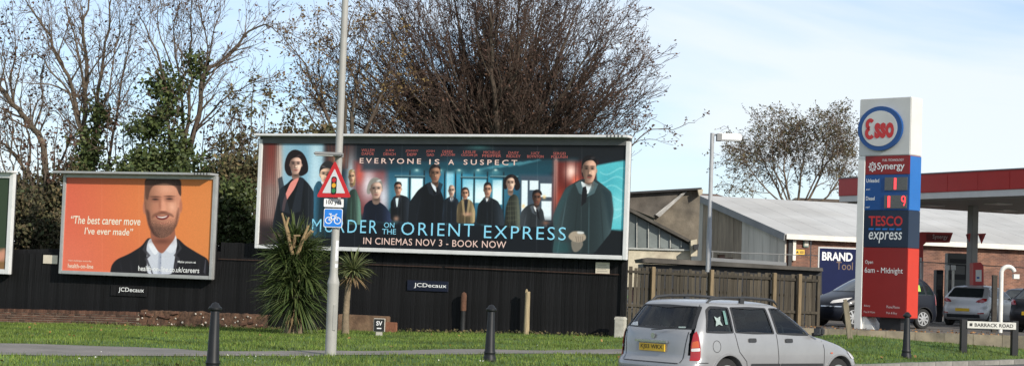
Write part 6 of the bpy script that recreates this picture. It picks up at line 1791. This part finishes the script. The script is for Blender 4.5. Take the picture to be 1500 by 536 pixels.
p = at(1478, 462, 71.5); simple('dark blue car beyond the swan neck pipe on the forecourt', Vector((p.x, p.y)), Vector((.80, .60)).normalized(), M_navycar)
p = at(1400, 462, 64.5); simple('dark car roof between people carrier and silver hatchback', Vector((p.x - .6, 66.5)), Vector((-.95, .30)).normalized(), M_blackcar)
# ================================================================== TREES AND PLANTS
M_bark = mat('bark', (0.085, 0.062, 0.045), 0.95, 0.35, 3, 0.6, 15, rgb2=(0.06, 0.05, 0.036))
M_barkp = mat('pale_bark', (0.135, 0.10, 0.07), 0.95, 0.35, 3, 0.6, 15, rgb2=(0.08, 0.065, 0.045))
M_twig = mat('twig', (0.11, 0.082, 0.062), 0.9, 0.2, 2, spec=0.2)
M_twigr = mat('reddish_twig', (0.062, 0.042, 0.033), 0.9, 0.2, 2, spec=0.2)
M_ivy = mat('ivy_leaf', (0.036, 0.060, 0.016), 0.6, 0.15, 1, island=0.5, rgb2=(0.075, 0.088, 0.028), spec=0.3)
M_leafb = mat('brown_leaf', (0.075, 0.040, 0.022), 0.85, 0.1, 1, island=0.4, rgb2=(0.075, 0.035, 0.024))
M_leafy = mat('yellow_leaf', (0.17, 0.12, 0.035), 0.85, 0.1, 1, island=0.4, rgb2=(0.11, 0.06, 0.03))
M_leafo = mat('olive_leaf', (0.055, 0.06, 0.022), 0.85, 0.1, 1, island=0.45, rgb2=(0.10, 0.07, 0.03))
M_bram = mat('bramble_leaf', (0.035, 0.047, 0.016), 0.85, 0.1, 1, island=0.5, rgb2=(0.085, 0.062, 0.03))

class Tree:
    def __init__(s, seed): s.rg = random.Random(seed); s.thick = MB(); s.thin = MB(); s.tips = []; s.midp = []
    def rdir(s, d, ang, up=0.0):
        """direction turned away from d by ang"""
        r = s.rg
        o = Vector((r.gauss(0, 1), r.gauss(0, 1), r.gauss(0, 1))); o = (o - d * o.dot(d)).normalized()
        q = d * math.cos(ang) + o * math.sin(ang); q.z += up
        return q.normalized()
    def branch(s, p, d, L, r, lv, P):
        rg = s.rg; st = P['step'][lv]; n = max(2, int(L / st)); pts = [p.copy()]; rad = [r]; d = d.copy()
        for i in range(n):
            d = d + Vector((rg.gauss(0, 1), rg.gauss(0, 1), rg.gauss(0, 1))) * P['wig'][lv]; d.z += P['up'][lv]; d.normalize()
            p = p + d * (L / n); pts.append(p.copy()); rad.append(max(P['rmin'], r * (1 - .8 * (i + 1) / n)))
        s.limb(pts, rad, lv, P)
    def limb(s, pts, rad, lv, P):
        rg = s.rg; last = lv >= P['levels']
        (s.thick if rad[0] > .028 else s.thin).tube(pts, rad, 7 if rad[0] > .07 else (5 if rad[0] > .028 else 3), cap=False)
        if lv >= P['levels'] - 1: s.tips.append(pts[-1])
        if last: s.tips.append(pts[len(pts) // 2]); return
        n = len(pts) - 1; Lt = sum((pts[i + 1] - pts[i]).length for i in range(n))
        k = max(1, int(Lt * P['dens'][lv] + rg.random()))
        for j in range(k):
            t = P['t0'][lv] + (1 - P['t0'][lv]) * (j + rg.random()) / k; f = min(t * n, n - .001); i = int(f)
            q = pts[i].lerp(pts[i + 1], f - i); d = (pts[i + 1] - pts[i]).normalized(); rr = rad[i] * (1 - f + i) + rad[i + 1] * (f - i)
            ang = rg.uniform(*P['ang'][lv]); cd = s.rdir(d, ang, P.get('lift', .1))
            L = P['len'][lv] * rg.uniform(.6, 1.25) * (1.15 - .55 * t)
            s.branch(q, cd, L, max(P['rmin'], min(rr * P['rr'][lv], P['rcap'][lv])), lv + 1, P)
    def finish(s, name, label, base, m_thick=M_bark, m_thin=M_twig, leaves=0, lsize=.07, m_leaf=None, group=None):
        t = thing(name, label, 'tree', base, 0, group); off = Vector(base)
        for mb in (s.thick, s.thin): mb.v = [(x - off.x, y - off.y, z - off.z) for x, y, z in mb.v]
        s.thick.build('trunk', m_thick, t, smooth=60, fix=False)
        if s.thin.v: s.thin.build('crown', m_thin, t, fix=False)['kind'] = 'stuff'
        if leaves and s.tips:
            rr = np.random.default_rng(len(s.tips)); P = np.array([tuple(q - off) for q in s.tips]); P = P[rr.integers(0, len(P), leaves)] + rr.normal(size=(leaves, 3)) * .09
            o = leaf_cards(P, lsize, 'leaves', m_leaf, t, rng=rr); o['kind'] = 'stuff'
        s.t = t
        print('tree', name, len(s.thin.f), len(s.tips)); return t

def px_limb(T, pts, Y, r0, r1, P, drift=0.0, seed=0):
    """a limb following a line seen in the picture, wandering in depth about the tree's own distance Y"""
    rg = random.Random(seed); Q = []; R_ = []
    n = len(pts); y = 0
    for i, (x, yy) in enumerate(pts):
        y = drift * i / (n - 1) + rg.uniform(-.25, .25)
        Q.append(at(x, yy, Y + y)); R_.append(r0 + (r1 - r0) * i / (n - 1))
    # resample
    q2, r2 = [], []
    for i in range(n - 1):
        for k in range(3):
            f = k / 3; p0 = Q[max(i - 1, 0)]; p1 = Q[i]; p2 = Q[i + 1]; p3 = Q[min(i + 2, n - 1)]
            q2.append(.5 * ((2 * p1) + (p2 - p0) * f + (2 * p0 - 5 * p1 + 4 * p2 - p3) * f * f + (3 * p1 - p0 - 3 * p2 + p3) * f ** 3) + Vector((rg.gauss(0, .03), rg.gauss(0, .03), rg.gauss(0, .03)))); r2.append(R_[i] * (1 - f) + R_[i + 1] * f)
    q2.append(Q[-1]); r2.append(R_[-1])
    T.limb(q2, r2, 0, P)

PB = dict(levels=3, step=(.4, .28, .2, .14), wig=(.10, .13, .17, .2), up=(.02, .03, .03, .02), rmin=.0068, dens=(2.1, 3.1, 3.6, 0), t0=(.22, .15, .15, 0),
          ang=((.35, .85), (.4, .9), (.45, 1.0), (0, 0)), len=(2.0, .95, .42, 0), rr=(.55, .55, .6, .6), rcap=(.045, .016, .008, .006), lift=.16)

def foot(px, Y):
    p = at(px, 470, Y); return Vector((p.x, p.y, float(terrain(p.x, p.y))))

# --- bare tree with several upright stems at the far side of the orange billboard
T = Tree(21); Y = 63.5
base = foot(135, Y)
T.thick.tube([base - Vector((0, 0, .2)), base + Vector((.05, 0, 1.6)), at(133, 290, Y)], [.26, .20, .17], 9)
for i, (pts, r0, dr) in enumerate((([(132, 300), (127, 230), (124, 165), (128, 90), (121, 40), (130, 0), (127, -60)], .15, .6), ([(130, 290), (122, 215), (106, 130), (85, 85), (65, 40), (45, 10), (20, -25)], .12, -.6),
        ([(136, 290), (139, 215), (141, 150), (150, 95), (157, 45), (164, -5), (172, -50)], .12, .9), ([(142, 290), (162, 225), (174, 150), (182, 100), (190, 60), (196, 20)], .08, -.8),
        ([(120, 200), (98, 132), (76, 106), (60, 84), (38, 82), (20, 92)], .055, -.9), ([(128, 165), (116, 85), (101, 30), (90, -25)], .07, -.4), ([(130, 240), (150, 190), (170, 170), (186, 175)], .05, .8), ([(128, 250), (105, 200), (88, 170), (70, 160)], .05, .8), ([(136, 250), (146, 180), (160, 130), (170, 70), (176, 10)], .06, -1.2))):
    px_limb(T, pts, Y, r0 * .8, .012, PB, dr, i)
T.finish('bare_tree', 'bare many stemmed tree above the orange billboard, reaching out of the picture', base, M_barkp, M_twig, 500, .07, M_leafb, 'bare trees behind the billboards')
# ivy low on its stems
def ivy(t, base, blobs, n, seed, size=.095, m=M_ivy):
    rr = np.random.default_rng(seed); P = []
    for (px, py, rx, ry, Y, w) in blobs:
        c = at(px, py, Y); s_ = Y / FPX; k = int(n * w)
        sub = rr.normal(size=(max(4, k // 70), 3)) * np.array([rx * s_, (rx + ry) * s_ * .5, ry * s_]) * .50
        q = sub[rr.integers(0, len(sub), k)] + rr.normal(size=(k, 3)) * .2
        P.append(q + np.array([c.x, c.y, c.z]) - np.array(base))
    o = leaf_cards(np.concatenate(P), size, 'ivy', m, t, rng=rr); o['kind'] = 'stuff'; return o
ivy(T.t, base, [(132, 225, 20, 30, Y - .3, .4), (146, 170, 9, 45, Y - .2, .25), (110, 245, 34, 16, Y - .5, .35)], 2600, 2)

# --- ivy-clad bare tree over the other end of the orange billboard
T = Tree(22); Y = 61.5
base = foot(262, Y)
T.thick.tube([base - Vector((0, 0, .2)), base + Vector((0, 0, 1.7)), at(262, 280, Y)], [.28, .22, .2], 9)
for i, (pts, r0, dr) in enumerate((([(262, 290), (272, 235), (290, 170), (297, 112), (330, 85), (355, 55), (388, 38), (412, 52)], .15, .8), ([(262, 290), (270, 220), (277, 160), (280, 90), (278, 40), (281, -12)], .11, -.3),
        ([(258, 285), (250, 220), (245, 150), (236, 95), (215, 45), (204, 22)], .10, -.9), ([(282, 205), (300, 120), (310, 60), (323, 8)], .06, .7), ([(288, 190), (320, 150), (350, 130), (402, 113)], .055, -.8), ([(270, 215), (262, 120), (255, 60), (263, 2)], .07, .9),
        ([(262, 255), (228, 205), (205, 190), (196, 170)], .05, .5), ([(275, 240), (310, 215), (335, 190), (350, 150)], .05, .9), ([(297, 115), (303, 70), (296, 30), (292, 5)], .045, -.4), ([(270, 250), (300, 232), (322, 222), (342, 205)], .05, -.5), ([(262, 130), (240, 70), (232, 30), (236, -5)], .04, .3))):
    px_limb(T, pts, Y, r0 * .8, .012, PB, dr, 40 + i)
T.finish('ivy_clad_tree', 'bare spreading tree thick with dark green ivy between the two billboards', base, M_bark, M_twig, 500, .07, M_leafb, 'bare trees behind the billboards')
ivy(T.t, base, [(238, 122, 20, 20, Y - .3, .12), (244, 150, 12, 40, Y - .4, .14), (224, 180, 26, 16, Y - .5, .16), (218, 232, 44, 20, Y - .6, .26), (262, 215, 14, 40, Y - .4, .12), (284, 95, 14, 16, Y, .07), (245, 250, 50, 12, Y - .4, .13)], 6200, 3)

# --- leaning pale limb tree cut by the picture edge
T = Tree(23); Y = 65
base = foot(70, Y)
px_limb(T, [(70, 330), (62, 215), (40, 180), (18, 150), (-12, 118), (-50, 95)], Y, .13, .06, PB, -.6, 70)
px_limb(T, [(66, 300), (30, 240), (8, 215), (-20, 200)], Y, .08, .03, PB, .8, 71); px_limb(T, [(50, 195), (62, 150), (60, 110), (70, 80)], Y, .05, .012, PB, .6, 72)
px_limb(T, [(20, 152), (15, 110), (25, 75), (20, 40)], Y, .05, .012, PB, .5, 73); px_limb(T, [(66, 300), (85, 240), (100, 210), (104, 170)], Y, .06, .012, PB, .8, 74); px_limb(T, [(0, 128), (8, 90), (0, 60)], Y, .04, .01, PB, .5, 75)
px_limb(T, [(40, 250), (44, 200), (30, 150), (36, 110)], Y, .05, .012, PB, .8, 76); px_limb(T, [(14, 230), (20, 190), (10, 150)], Y, .04, .012, PB, -.8, 77)
T.finish('leaning_tree', 'bare tree with pale leaning limb at the picture edge', base, M_barkp, M_twig, 900, .08, M_leafb, 'bare trees behind the billboards')

# --- yellowing tree beside the lamp post
PY = dict(PB); PY.update(dens=(1.8, 2.8, 3.0, 0), lift=.2)
T = Tree(24); Y = 64.5
base = foot(512, Y)
T.thick.tube([base - Vector((0, 0, .2)), base + Vector((0, 0, 2.2)), at(513, 250, Y)], [.22, .18, .16], 9)
for i, (pts, r0, dr) in enumerate((([(513, 260), (515, 190), (520, 130), (530, 80), (545, 40)], .10, .5), ([(513, 255), (505, 180), (502, 110), (508, 50), (520, 10)], .09, -.6), ([(512, 250), (488, 190), (462, 130), (440, 85), (420, 62)], .08, .4), ([(512, 255), (480, 205), (452, 165), (430, 140)], .06, -.9), ([(515, 230), (545, 170), (565, 120), (575, 60)], .08, -.7), ([(506, 240), (478, 165), (468, 105), (470, 55)], .06, 1.0), ([(514, 250), (540, 205), (570, 180), (592, 150)], .06, .6))):
    px_limb(T, pts, Y, r0, .010, PY, dr, 90 + i)
T.finish('yellowing_tree', 'small tree with last yellow leaves just behind the lamp post', base, M_bark, M_twigr, 3000, .062, M_leafy, 'bare trees behind the billboards')

# --- the big dense fan-shaped tree behind the film billboard
PD = dict(levels=3, step=(.5, .32, .22, .16), wig=(.07, .10, .13, .16), up=(.012, .02, .02, .01), rmin=.0075, dens=(2.0, 3.3, 4.2, 0), t0=(.06, .08, .10, 0),
          ang=((.2, .5), (.25, .6), (.3, .75), (0, 0)), len=(2.5, 1.1, .46, 0), rr=(.5, .55, .6, .6), rcap=(.04, .015, .0085, .0065), lift=.05)
T = Tree(25); Y = 67.0; rg = random.Random(99)
base = foot(728, Y)
hub = at(728, 262, Y)
T.thick.tube([base - Vector((0, 0, .2)), base + Vector((0, 0, 1.5)), hub + Vector((0, 0, -.6))], [.55, .45, .42], 10)
NS = 70
for i in range(NS):
    u = (i + .5) / NS
    uu = 2 * u - 1; a = R(-3 + (68 if uu < 0 else 64) * (.55 * uu + .45 * uu * abs(uu)) + rg.uniform(-4, 4))
    ca = abs(math.sin(a))
    Lp = (240 - (46 if a > 0 else -6) * ca ** 2) * rg.uniform(.90, 1.05)
    if math.cos(a) > .75: Lp *= 1.12
    sx = 728 + 62 * (u - .5) + rg.uniform(-9, 9); sy = 255 + rg.uniform(-6, 10)
    ex, ey = sx + math.sin(a) * Lp, sy - math.cos(a) * Lp - 18 * ca
    dz = rg.uniform(-1, 1) * 3.6 * (1 - .35 * ca)
    mx, my = sx + (ex - sx) * .42, sy + (ey - sy) * .42 + 10 * ca
    n = 6; Q = []; Rr = []
    p0, p1, p2 = at(sx, sy, Y + dz * .1), at(mx, my, Y + dz * .5), at(ex, ey, Y + dz)
    r0 = rg.uniform(.05, .10) if i % 6 else rg.uniform(.13, .18)
    for k in range(n * 2 + 1):
        f = k / (n * 2); q = p0 * (1 - f) ** 2 + p1 * (2 * f * (1 - f)) + p2 * f * f
        Q.append(q + Vector((rg.gauss(0, .04), rg.gauss(0, .04), rg.gauss(0, .04)))); Rr.append(r0 * (1 - .88 * f))
    T.limb(Q, Rr, 0, PD)
# lower twiggy skirt
for i in range(16):
    sx = 560 + 330 * i / 15; px_limb(T, [(728 + (sx - 728) * .35, 262), (728 + (sx - 728) * .75, 235), (sx, 200), (sx + (sx - 728) * .15, 165)], Y, .05, .012, PD, rg.uniform(-3, 3), 200 + i)
T.finish('dense_tree', 'huge dense fan shaped tree with reddish brown twigs behind the film billboard', base, M_bark, M_twigr, 15000, .06, M_leafb, 'bare trees behind the billboards')

# a thin low branch beyond the end of the film billboard
T = Tree(26); Y = 66; base = foot(905, Y)
PT = dict(PB); PT.update(levels=2, dens=(1.6, 2.0, 0, 0), len=(.9, .5, .4, 0), lift=0.0)
T.thick.tube([base - Vector((0, 0, .2)), base + Vector((0, 0, 2.0)), at(906, 232, Y)], [.10, .08, .05], 7)
px_limb(T, [(906, 236), (930, 210), (955, 190), (985, 188), (1018, 180)], Y, .03, .008, PT, .4, 300); px_limb(T, [(906, 236), (925, 205), (945, 180), (962, 170)], Y, .03, .008, PT, -.3, 301); px_limb(T, [(920, 214), (950, 204), (975, 206)], Y, .02, .007, PT, -.3, 302)
T.finish('sapling', 'thin bare sapling poking out past the end of the film billboard', base, M_bark, M_twig, 120, .07, M_leafb)

# --- far tree over the warehouse roof
PF = dict(levels=3, step=(.6, .4, .3, .22), wig=(.09, .13, .18, .2), up=(.02, -.01, -.10, -.16), rmin=.011, dens=(2.1, 2.9, 3.0, 0), t0=(.3, .2, .15, 0),
          ang=((.35, .8), (.4, .9), (.5, 1.1), (0, 0)), len=(3.2, 1.6, .85, 0), rr=(.55, .55, .6, .6), rcap=(.08, .03, .014, .010), lift=.05)
T = Tree(27); Y = 118
base = Vector((*at(1165, 300, Y).xy, .3))
T.thick.tube([base, base + Vector((0, 0, 3)), at(1165, 318, Y)], [.4, .3, .24], 9)
for i, (pts, r0, dr) in enumerate((([(1160, 320), (1140, 280), (1118, 240), (1100, 205)], .20, 1.5), ([(1162, 320), (1150, 265), (1145, 215), (1150, 175)], .18, -1.5), ([(1166, 320), (1172, 260), (1180, 205), (1185, 165)], .18, 1.0), ([(1168, 320), (1195, 265), (1210, 215), (1215, 175)], .18, -1.0), ([(1170, 322), (1215, 280), (1238, 240), (1248, 205)], .15, 1.5), ([(1150, 300), (1115, 270), (1090, 240), (1078, 222)], .12, -1.5), ([(1175, 300), (1200, 240), (1235, 195), (1242, 172)], .12, -2), ([(1158, 300), (1128, 235), (1122, 195), (1128, 172)], .12, 2.2))):
    px_limb(T, [(1165 + (x - 1165) * (.80 if x < 1165 else .92), 320 + (y - 320) * .80) for x, y in pts], Y, r0 * .55, .02, PF, dr, 400 + i)
T.finish('willow_like_tree', 'half bare tree with drooping twigs beyond the warehouse roof', base, M_barkp, M_twig, 10000, .085, M_leafo)

# --- shrubs and brambles behind the hoarding
def shrub(name, label, px, py, rx, ry, Y, n, seed, m=M_bram, size=.11, twigs=40):
    """rx, ry: half size in picture pixels"""
    rr = np.random.default_rng(seed); rg = random.Random(seed); s_ = Y / FPX; c = at(px, py, Y)
    base = Vector((c.x, c.y, float(terrain(c.x, c.y))))
    t = thing(name, label, 'shrub', base, 0, 'shrubs growing behind the hoarding')
    k = max(6, n // 60); sub = rr.normal(size=(k, 3)); sub /= np.linalg.norm(sub, axis=1, keepdims=True); sub *= rr.uniform(.2, 1, (k, 1)) ** .5
    sub *= np.array([rx * s_, min(rx * s_ * .8, 1.6), ry * s_])
    P = sub[rr.integers(0, k, n)] + rr.normal(size=(n, 3)) * .2 + np.array([0, 0, c.z - base.z])
    o = leaf_cards(P, size, 'foliage', m, t, rng=rr); o['kind'] = 'stuff'
    mb = MB()
    for i in range(twigs):
        e = sub[rg.randrange(k)] * 1.15 + np.array([0, 0, c.z - base.z]); e = Vector(e); b0 = Vector((e.x * .35, e.y * .35, 0)); m_ = b0.lerp(e, .55) + Vector((rg.gauss(0, .15), rg.gauss(0, .15), .15))
        mb.tube([b0, m_, e, e + Vector((rg.gauss(0, .2), rg.gauss(0, .2), rg.uniform(0, .3)))], [.02, .014, .008, .005], 4)
    mb.build('stem', M_twig, t, fix=False)
    return t
SH = [(20, 330, 40, 60, 60.6, 2600, 'bramble thicket against the edge of the green billboard'), (58, 345, 30, 55, 59.3, 2400, 'dark bramble clump in the gap beside the orange billboard'), (50, 285, 50, 30, 62.0, 2400, 'brown leaved bramble mound above the hoarding beside the orange billboard'),
      (110, 300, 50, 50, 61.2, 2000, 'tangled shrub half hidden behind the orange billboard'), (190, 280, 60, 40, 60.5, 2400, 'ivy covered bush showing over the top of the orange billboard'),
      (290, 285, 50, 55, 59.2, 2600, 'evergreen bush behind the end of the orange billboard'), (340, 330, 34, 65, 57.6, 3600, 'tall dark bush filling the gap between the two billboards'), (345, 265, 40, 32, 58.8, 1700, 'olive leaved bush above the gap between the billboards'),
      (400, 255, 45, 40, 60.0, 1500, 'loose leafy bush above the film billboard corner'), (460, 215, 40, 30, 63.0, 800, 'sparse bush over the film billboard by the lamp post')]
for i, (px, py, rx, ry, Y, n, lb) in enumerate(SH):
    m = (M_bram, M_leafo, M_ivy)[(0, 0, 0, 1, 2, 2, 2, 1, 1, 1)[i]]
    shrub('bramble_bush', lb, px, py, rx, ry, Y, int(n * 1.5), 500 + i, m, .09)
# thin upright shoots over the gap
T = Tree(31); Y = 60.5; base = foot(365, Y)
PU = dict(PB); PU.update(levels=2, dens=(2.2, 3.2, 0, 0), len=(.8, .42, .3, 0))
for i, (x0, x1, yt) in enumerate(((345, 338, 150), (360, 372, 120), (375, 392, 150), (355, 352, 165), (385, 418, 165), (398, 440, 150), (330, 322, 190), (410, 455, 190))):
    px_limb(T, [(365, 330), (x0, 265), ((x0 + x1) / 2, (265 + yt) / 2 + 6), (x1, yt)], Y, .05, .009, PU, .3 * (i % 3 - 1), 600 + i)
T.finish('shrubby_tree', 'spindly shrub of upright shoots in the gap between the billboards', base, M_bark, M_twig, 1900, .08, M_leafo, 'bare trees behind the billboards')

for nm_, lb_, px0, Yx, shoots, sd_ in (('twiggy_thicket', 'brown twiggy thicket beside the leaning tree at the picture edge', 50, 61.8, [(-12, 190), (4, 172), (18, 200), (32, 165), (44, 185), (58, 170), (70, 195), (84, 180), (98, 200), (110, 188)], 41), ('twiggy_thicket', 'thin twiggy thicket between the bare tree and ivy clad tree', 188, 62.6, [(160, 170), (172, 190), (184, 160), (196, 185), (208, 200), (220, 190)], 42), ('twiggy_thicket', 'twiggy thicket rising behind the gap next to the film billboard', 330, 62.4, [(300, 185), (315, 200), (328, 178), (342, 195), (352, 182), (366, 200), (380, 190)], 43)):
    T = Tree(sd_); base = foot(px0, Yx)
    for i, (x1, yt) in enumerate(shoots):
        px_limb(T, [(px0 + (x1 - px0) * .3, 330), (px0 + (x1 - px0) * .75, 270), (x1 - 3, (270 + yt) / 2), (x1, yt)], Yx, .045, .009, PU, .5 * (i % 3 - 1), sd_ * 10 + i)
    T.finish(nm_, lb_, base, M_bark, M_twig, 700, .075, M_leafb, 'bare trees behind the billboards')

# ------------------------------------------------------------------ cordyline palms on the verge
M_cord = mat('cordyline_leaf', (0.035, 0.062, 0.016), 0.5, 0.1, 1, island=0.4, rgb2=(0.075, 0.095, 0.030), spec=0.4)
M_corddry = mat('dry_leaf', (0.22, 0.15, 0.075), 0.85, 0.2, 3, rand=.2)
M_cbark = mat('cordyline_bark', (0.19, 0.145, 0.095), 0.95, 0.35, 8, 0.6, 20)
def sword(mb, p, d, L, w, droop, rg):
    """a long sword leaf: keeled ribbon that arches over"""
    q = p.copy(); d = d.copy(); n = 6; prev = None; side = d.cross(Vector((0, 0, 1))); side = side.normalized() if side.length > .05 else Vector((1, 0, 0))
    side = (side + Vector((rg.gauss(0, .25), rg.gauss(0, .25), rg.gauss(0, .25)))).normalized()
    o = len(mb.v)
    for i in range(n + 1):
        f = i / n; ww = w * (.7 + .5 * math.sin(min(1, f * 1.6) * math.pi * .5)) * (1 - f ** 3) * .5 + .0015
        up = side.cross(d).normalized()
        for v in (q - side * ww + up * ww * .5, q, q + side * ww + up * ww * .5): mb.v.append(tuple(v))
        d = (d + Vector((0, 0, -droop * (f + .15)))).normalized(); q = q + d * (L / n)
    for i in range(n):
        a = o + 3 * i; mb.f += [(a, a + 1, a + 4, a + 3), (a + 1, a + 2, a + 5, a + 4)]
def rosette(mb, c, n, L, w, rg, zmin=-.75, zmax=1.0, droop=.12, axis=Vector((0, 0, 1))):
    for i in range(n):
        z = rg.uniform(zmin, zmax); a = rg.uniform(0, 2 * math.pi); r = math.sqrt(max(0, 1 - z * z)); d = Vector((r * math.cos(a), r * math.sin(a), z))
        sword(mb, c + d * .04, d, L * rg.uniform(.75, 1.1), w * rg.uniform(.7, 1.2), droop * rg.uniform(.4, 1.5), rg)
rg = random.Random(77)
g = gnd(430, 488.5)
cp = thing('cordyline_palm', 'big bushy cordyline palm with sword leaves beside the lamp post', 'palm', g)
s_ = g.y / FPX
def pl(px, py, dy=0): p = at(px, py, g.y + dy); return p - g
MB().tube([(-.02, 0, -.1), (-.02, 0, .2), (.0, 0, .55), (.0, .0, 1.3), (.02, 0, 2.4)], [.26, .22, .17, .14, .11], 10).build('trunk', M_cbark, cp, smooth=50)
MB().tube([(.18, -.1, -.05), (.2, -.12, .25), (.14, -.05, .6)], [.10, .08, .05], 8).build('trunk', M_cbark, cp, smooth=50)
mb = MB()
for (px, py, n, L, zm) in ((434, 436, 420, 1.22, -.85), (424, 410, 260, 1.15, -.6), (447, 404, 220, 1.1, -.6), (432, 382, 200, 1.05, -.5), (418, 374, 120, .95, -.4), (446, 366, 120, .95, -.4), (432, 352, 90, .85, -.2)):
    rosette(mb, pl(px, py), n, L, .042, rg, zm, 1.0, .13)
mb.build('fronds', M_cord, cp, fix=False)['kind'] = 'stuff'
mb = MB(); rosette(mb, pl(432, 452), 45, .75, .035, rg, -.95, -.35, .10); mb.build('dry_fronds', M_corddry, cp, fix=False)['kind'] = 'stuff'
# dry flower stalks at the top
for a, bb, c in (((428, 372), (422, 345), (413, 312)), ((436, 372), (443, 352), (452, 330)), ((430, 362), (432, 345), (440, 345)), ((425, 352), (419, 330), (423, 318)), ((446, 350), (456, 338), (459, 340))):
    MB().tube([pl(*a, -.45), pl(*bb, -.6), pl(*c, -.6)], [.055, .045, .028], 7).build('flower_stalk', M_corddry, cp, smooth=50)
g = gnd(506, 489)
cp2 = thing('cordyline_palm', 'small single stemmed cordyline palm in front of the wall stub', 'palm', g)
MB().tube([(0, 0, -.1), pl(506, 470), pl(508, 440), pl(510, 420), pl(514, 408), pl(517, 398)], [.12, .095, .085, .08, .075, .06], 10).build('trunk', M_cbark, cp2, smooth=50)
MB().tube([pl(510, 415), pl(505, 402), pl(504, 394)], [.035, .03, .02], 6).build('side_shoot', M_corddry, cp2, smooth=50)
mb = MB(); rosette(mb, pl(518, 396), 150, .66, .040, rg, -.35, 1.0, .16); mb.build('fronds', mat('young_cordyline_leaf', (0.075, 0.10, 0.035), .5, .1, 1, island=.4, rgb2=(.14, .15, .06)), cp2, fix=False)['kind'] = 'stuff'
mb = MB(); rosette(mb, pl(517, 402), 40, .55, .035, rg, -.9, -.3, .10); mb.build('dry_fronds', M_corddry, cp2, fix=False)['kind'] = 'stuff'
# tuft of grass and weeds at the foot of hoarding
rr = np.random.default_rng(12); P = []
for i in range(700):
    s0 = rr.uniform(-18, -.3); p = fence_pt(s0, -.18 - abs(rr.normal()) * .12 - (.35 if s0 < -13.0 + 4.6 else 0)); P.append((p.x, p.y, float(terrain(p.x, p.y)) + rr.uniform(0, .10)))
o = leaf_cards(P, .06, 'weeds', M_leafo, flat=.3, rng=rr); o['kind'] = 'stuff'; tag(o, 'dry weeds along the foot of the black hoarding', 'weeds')
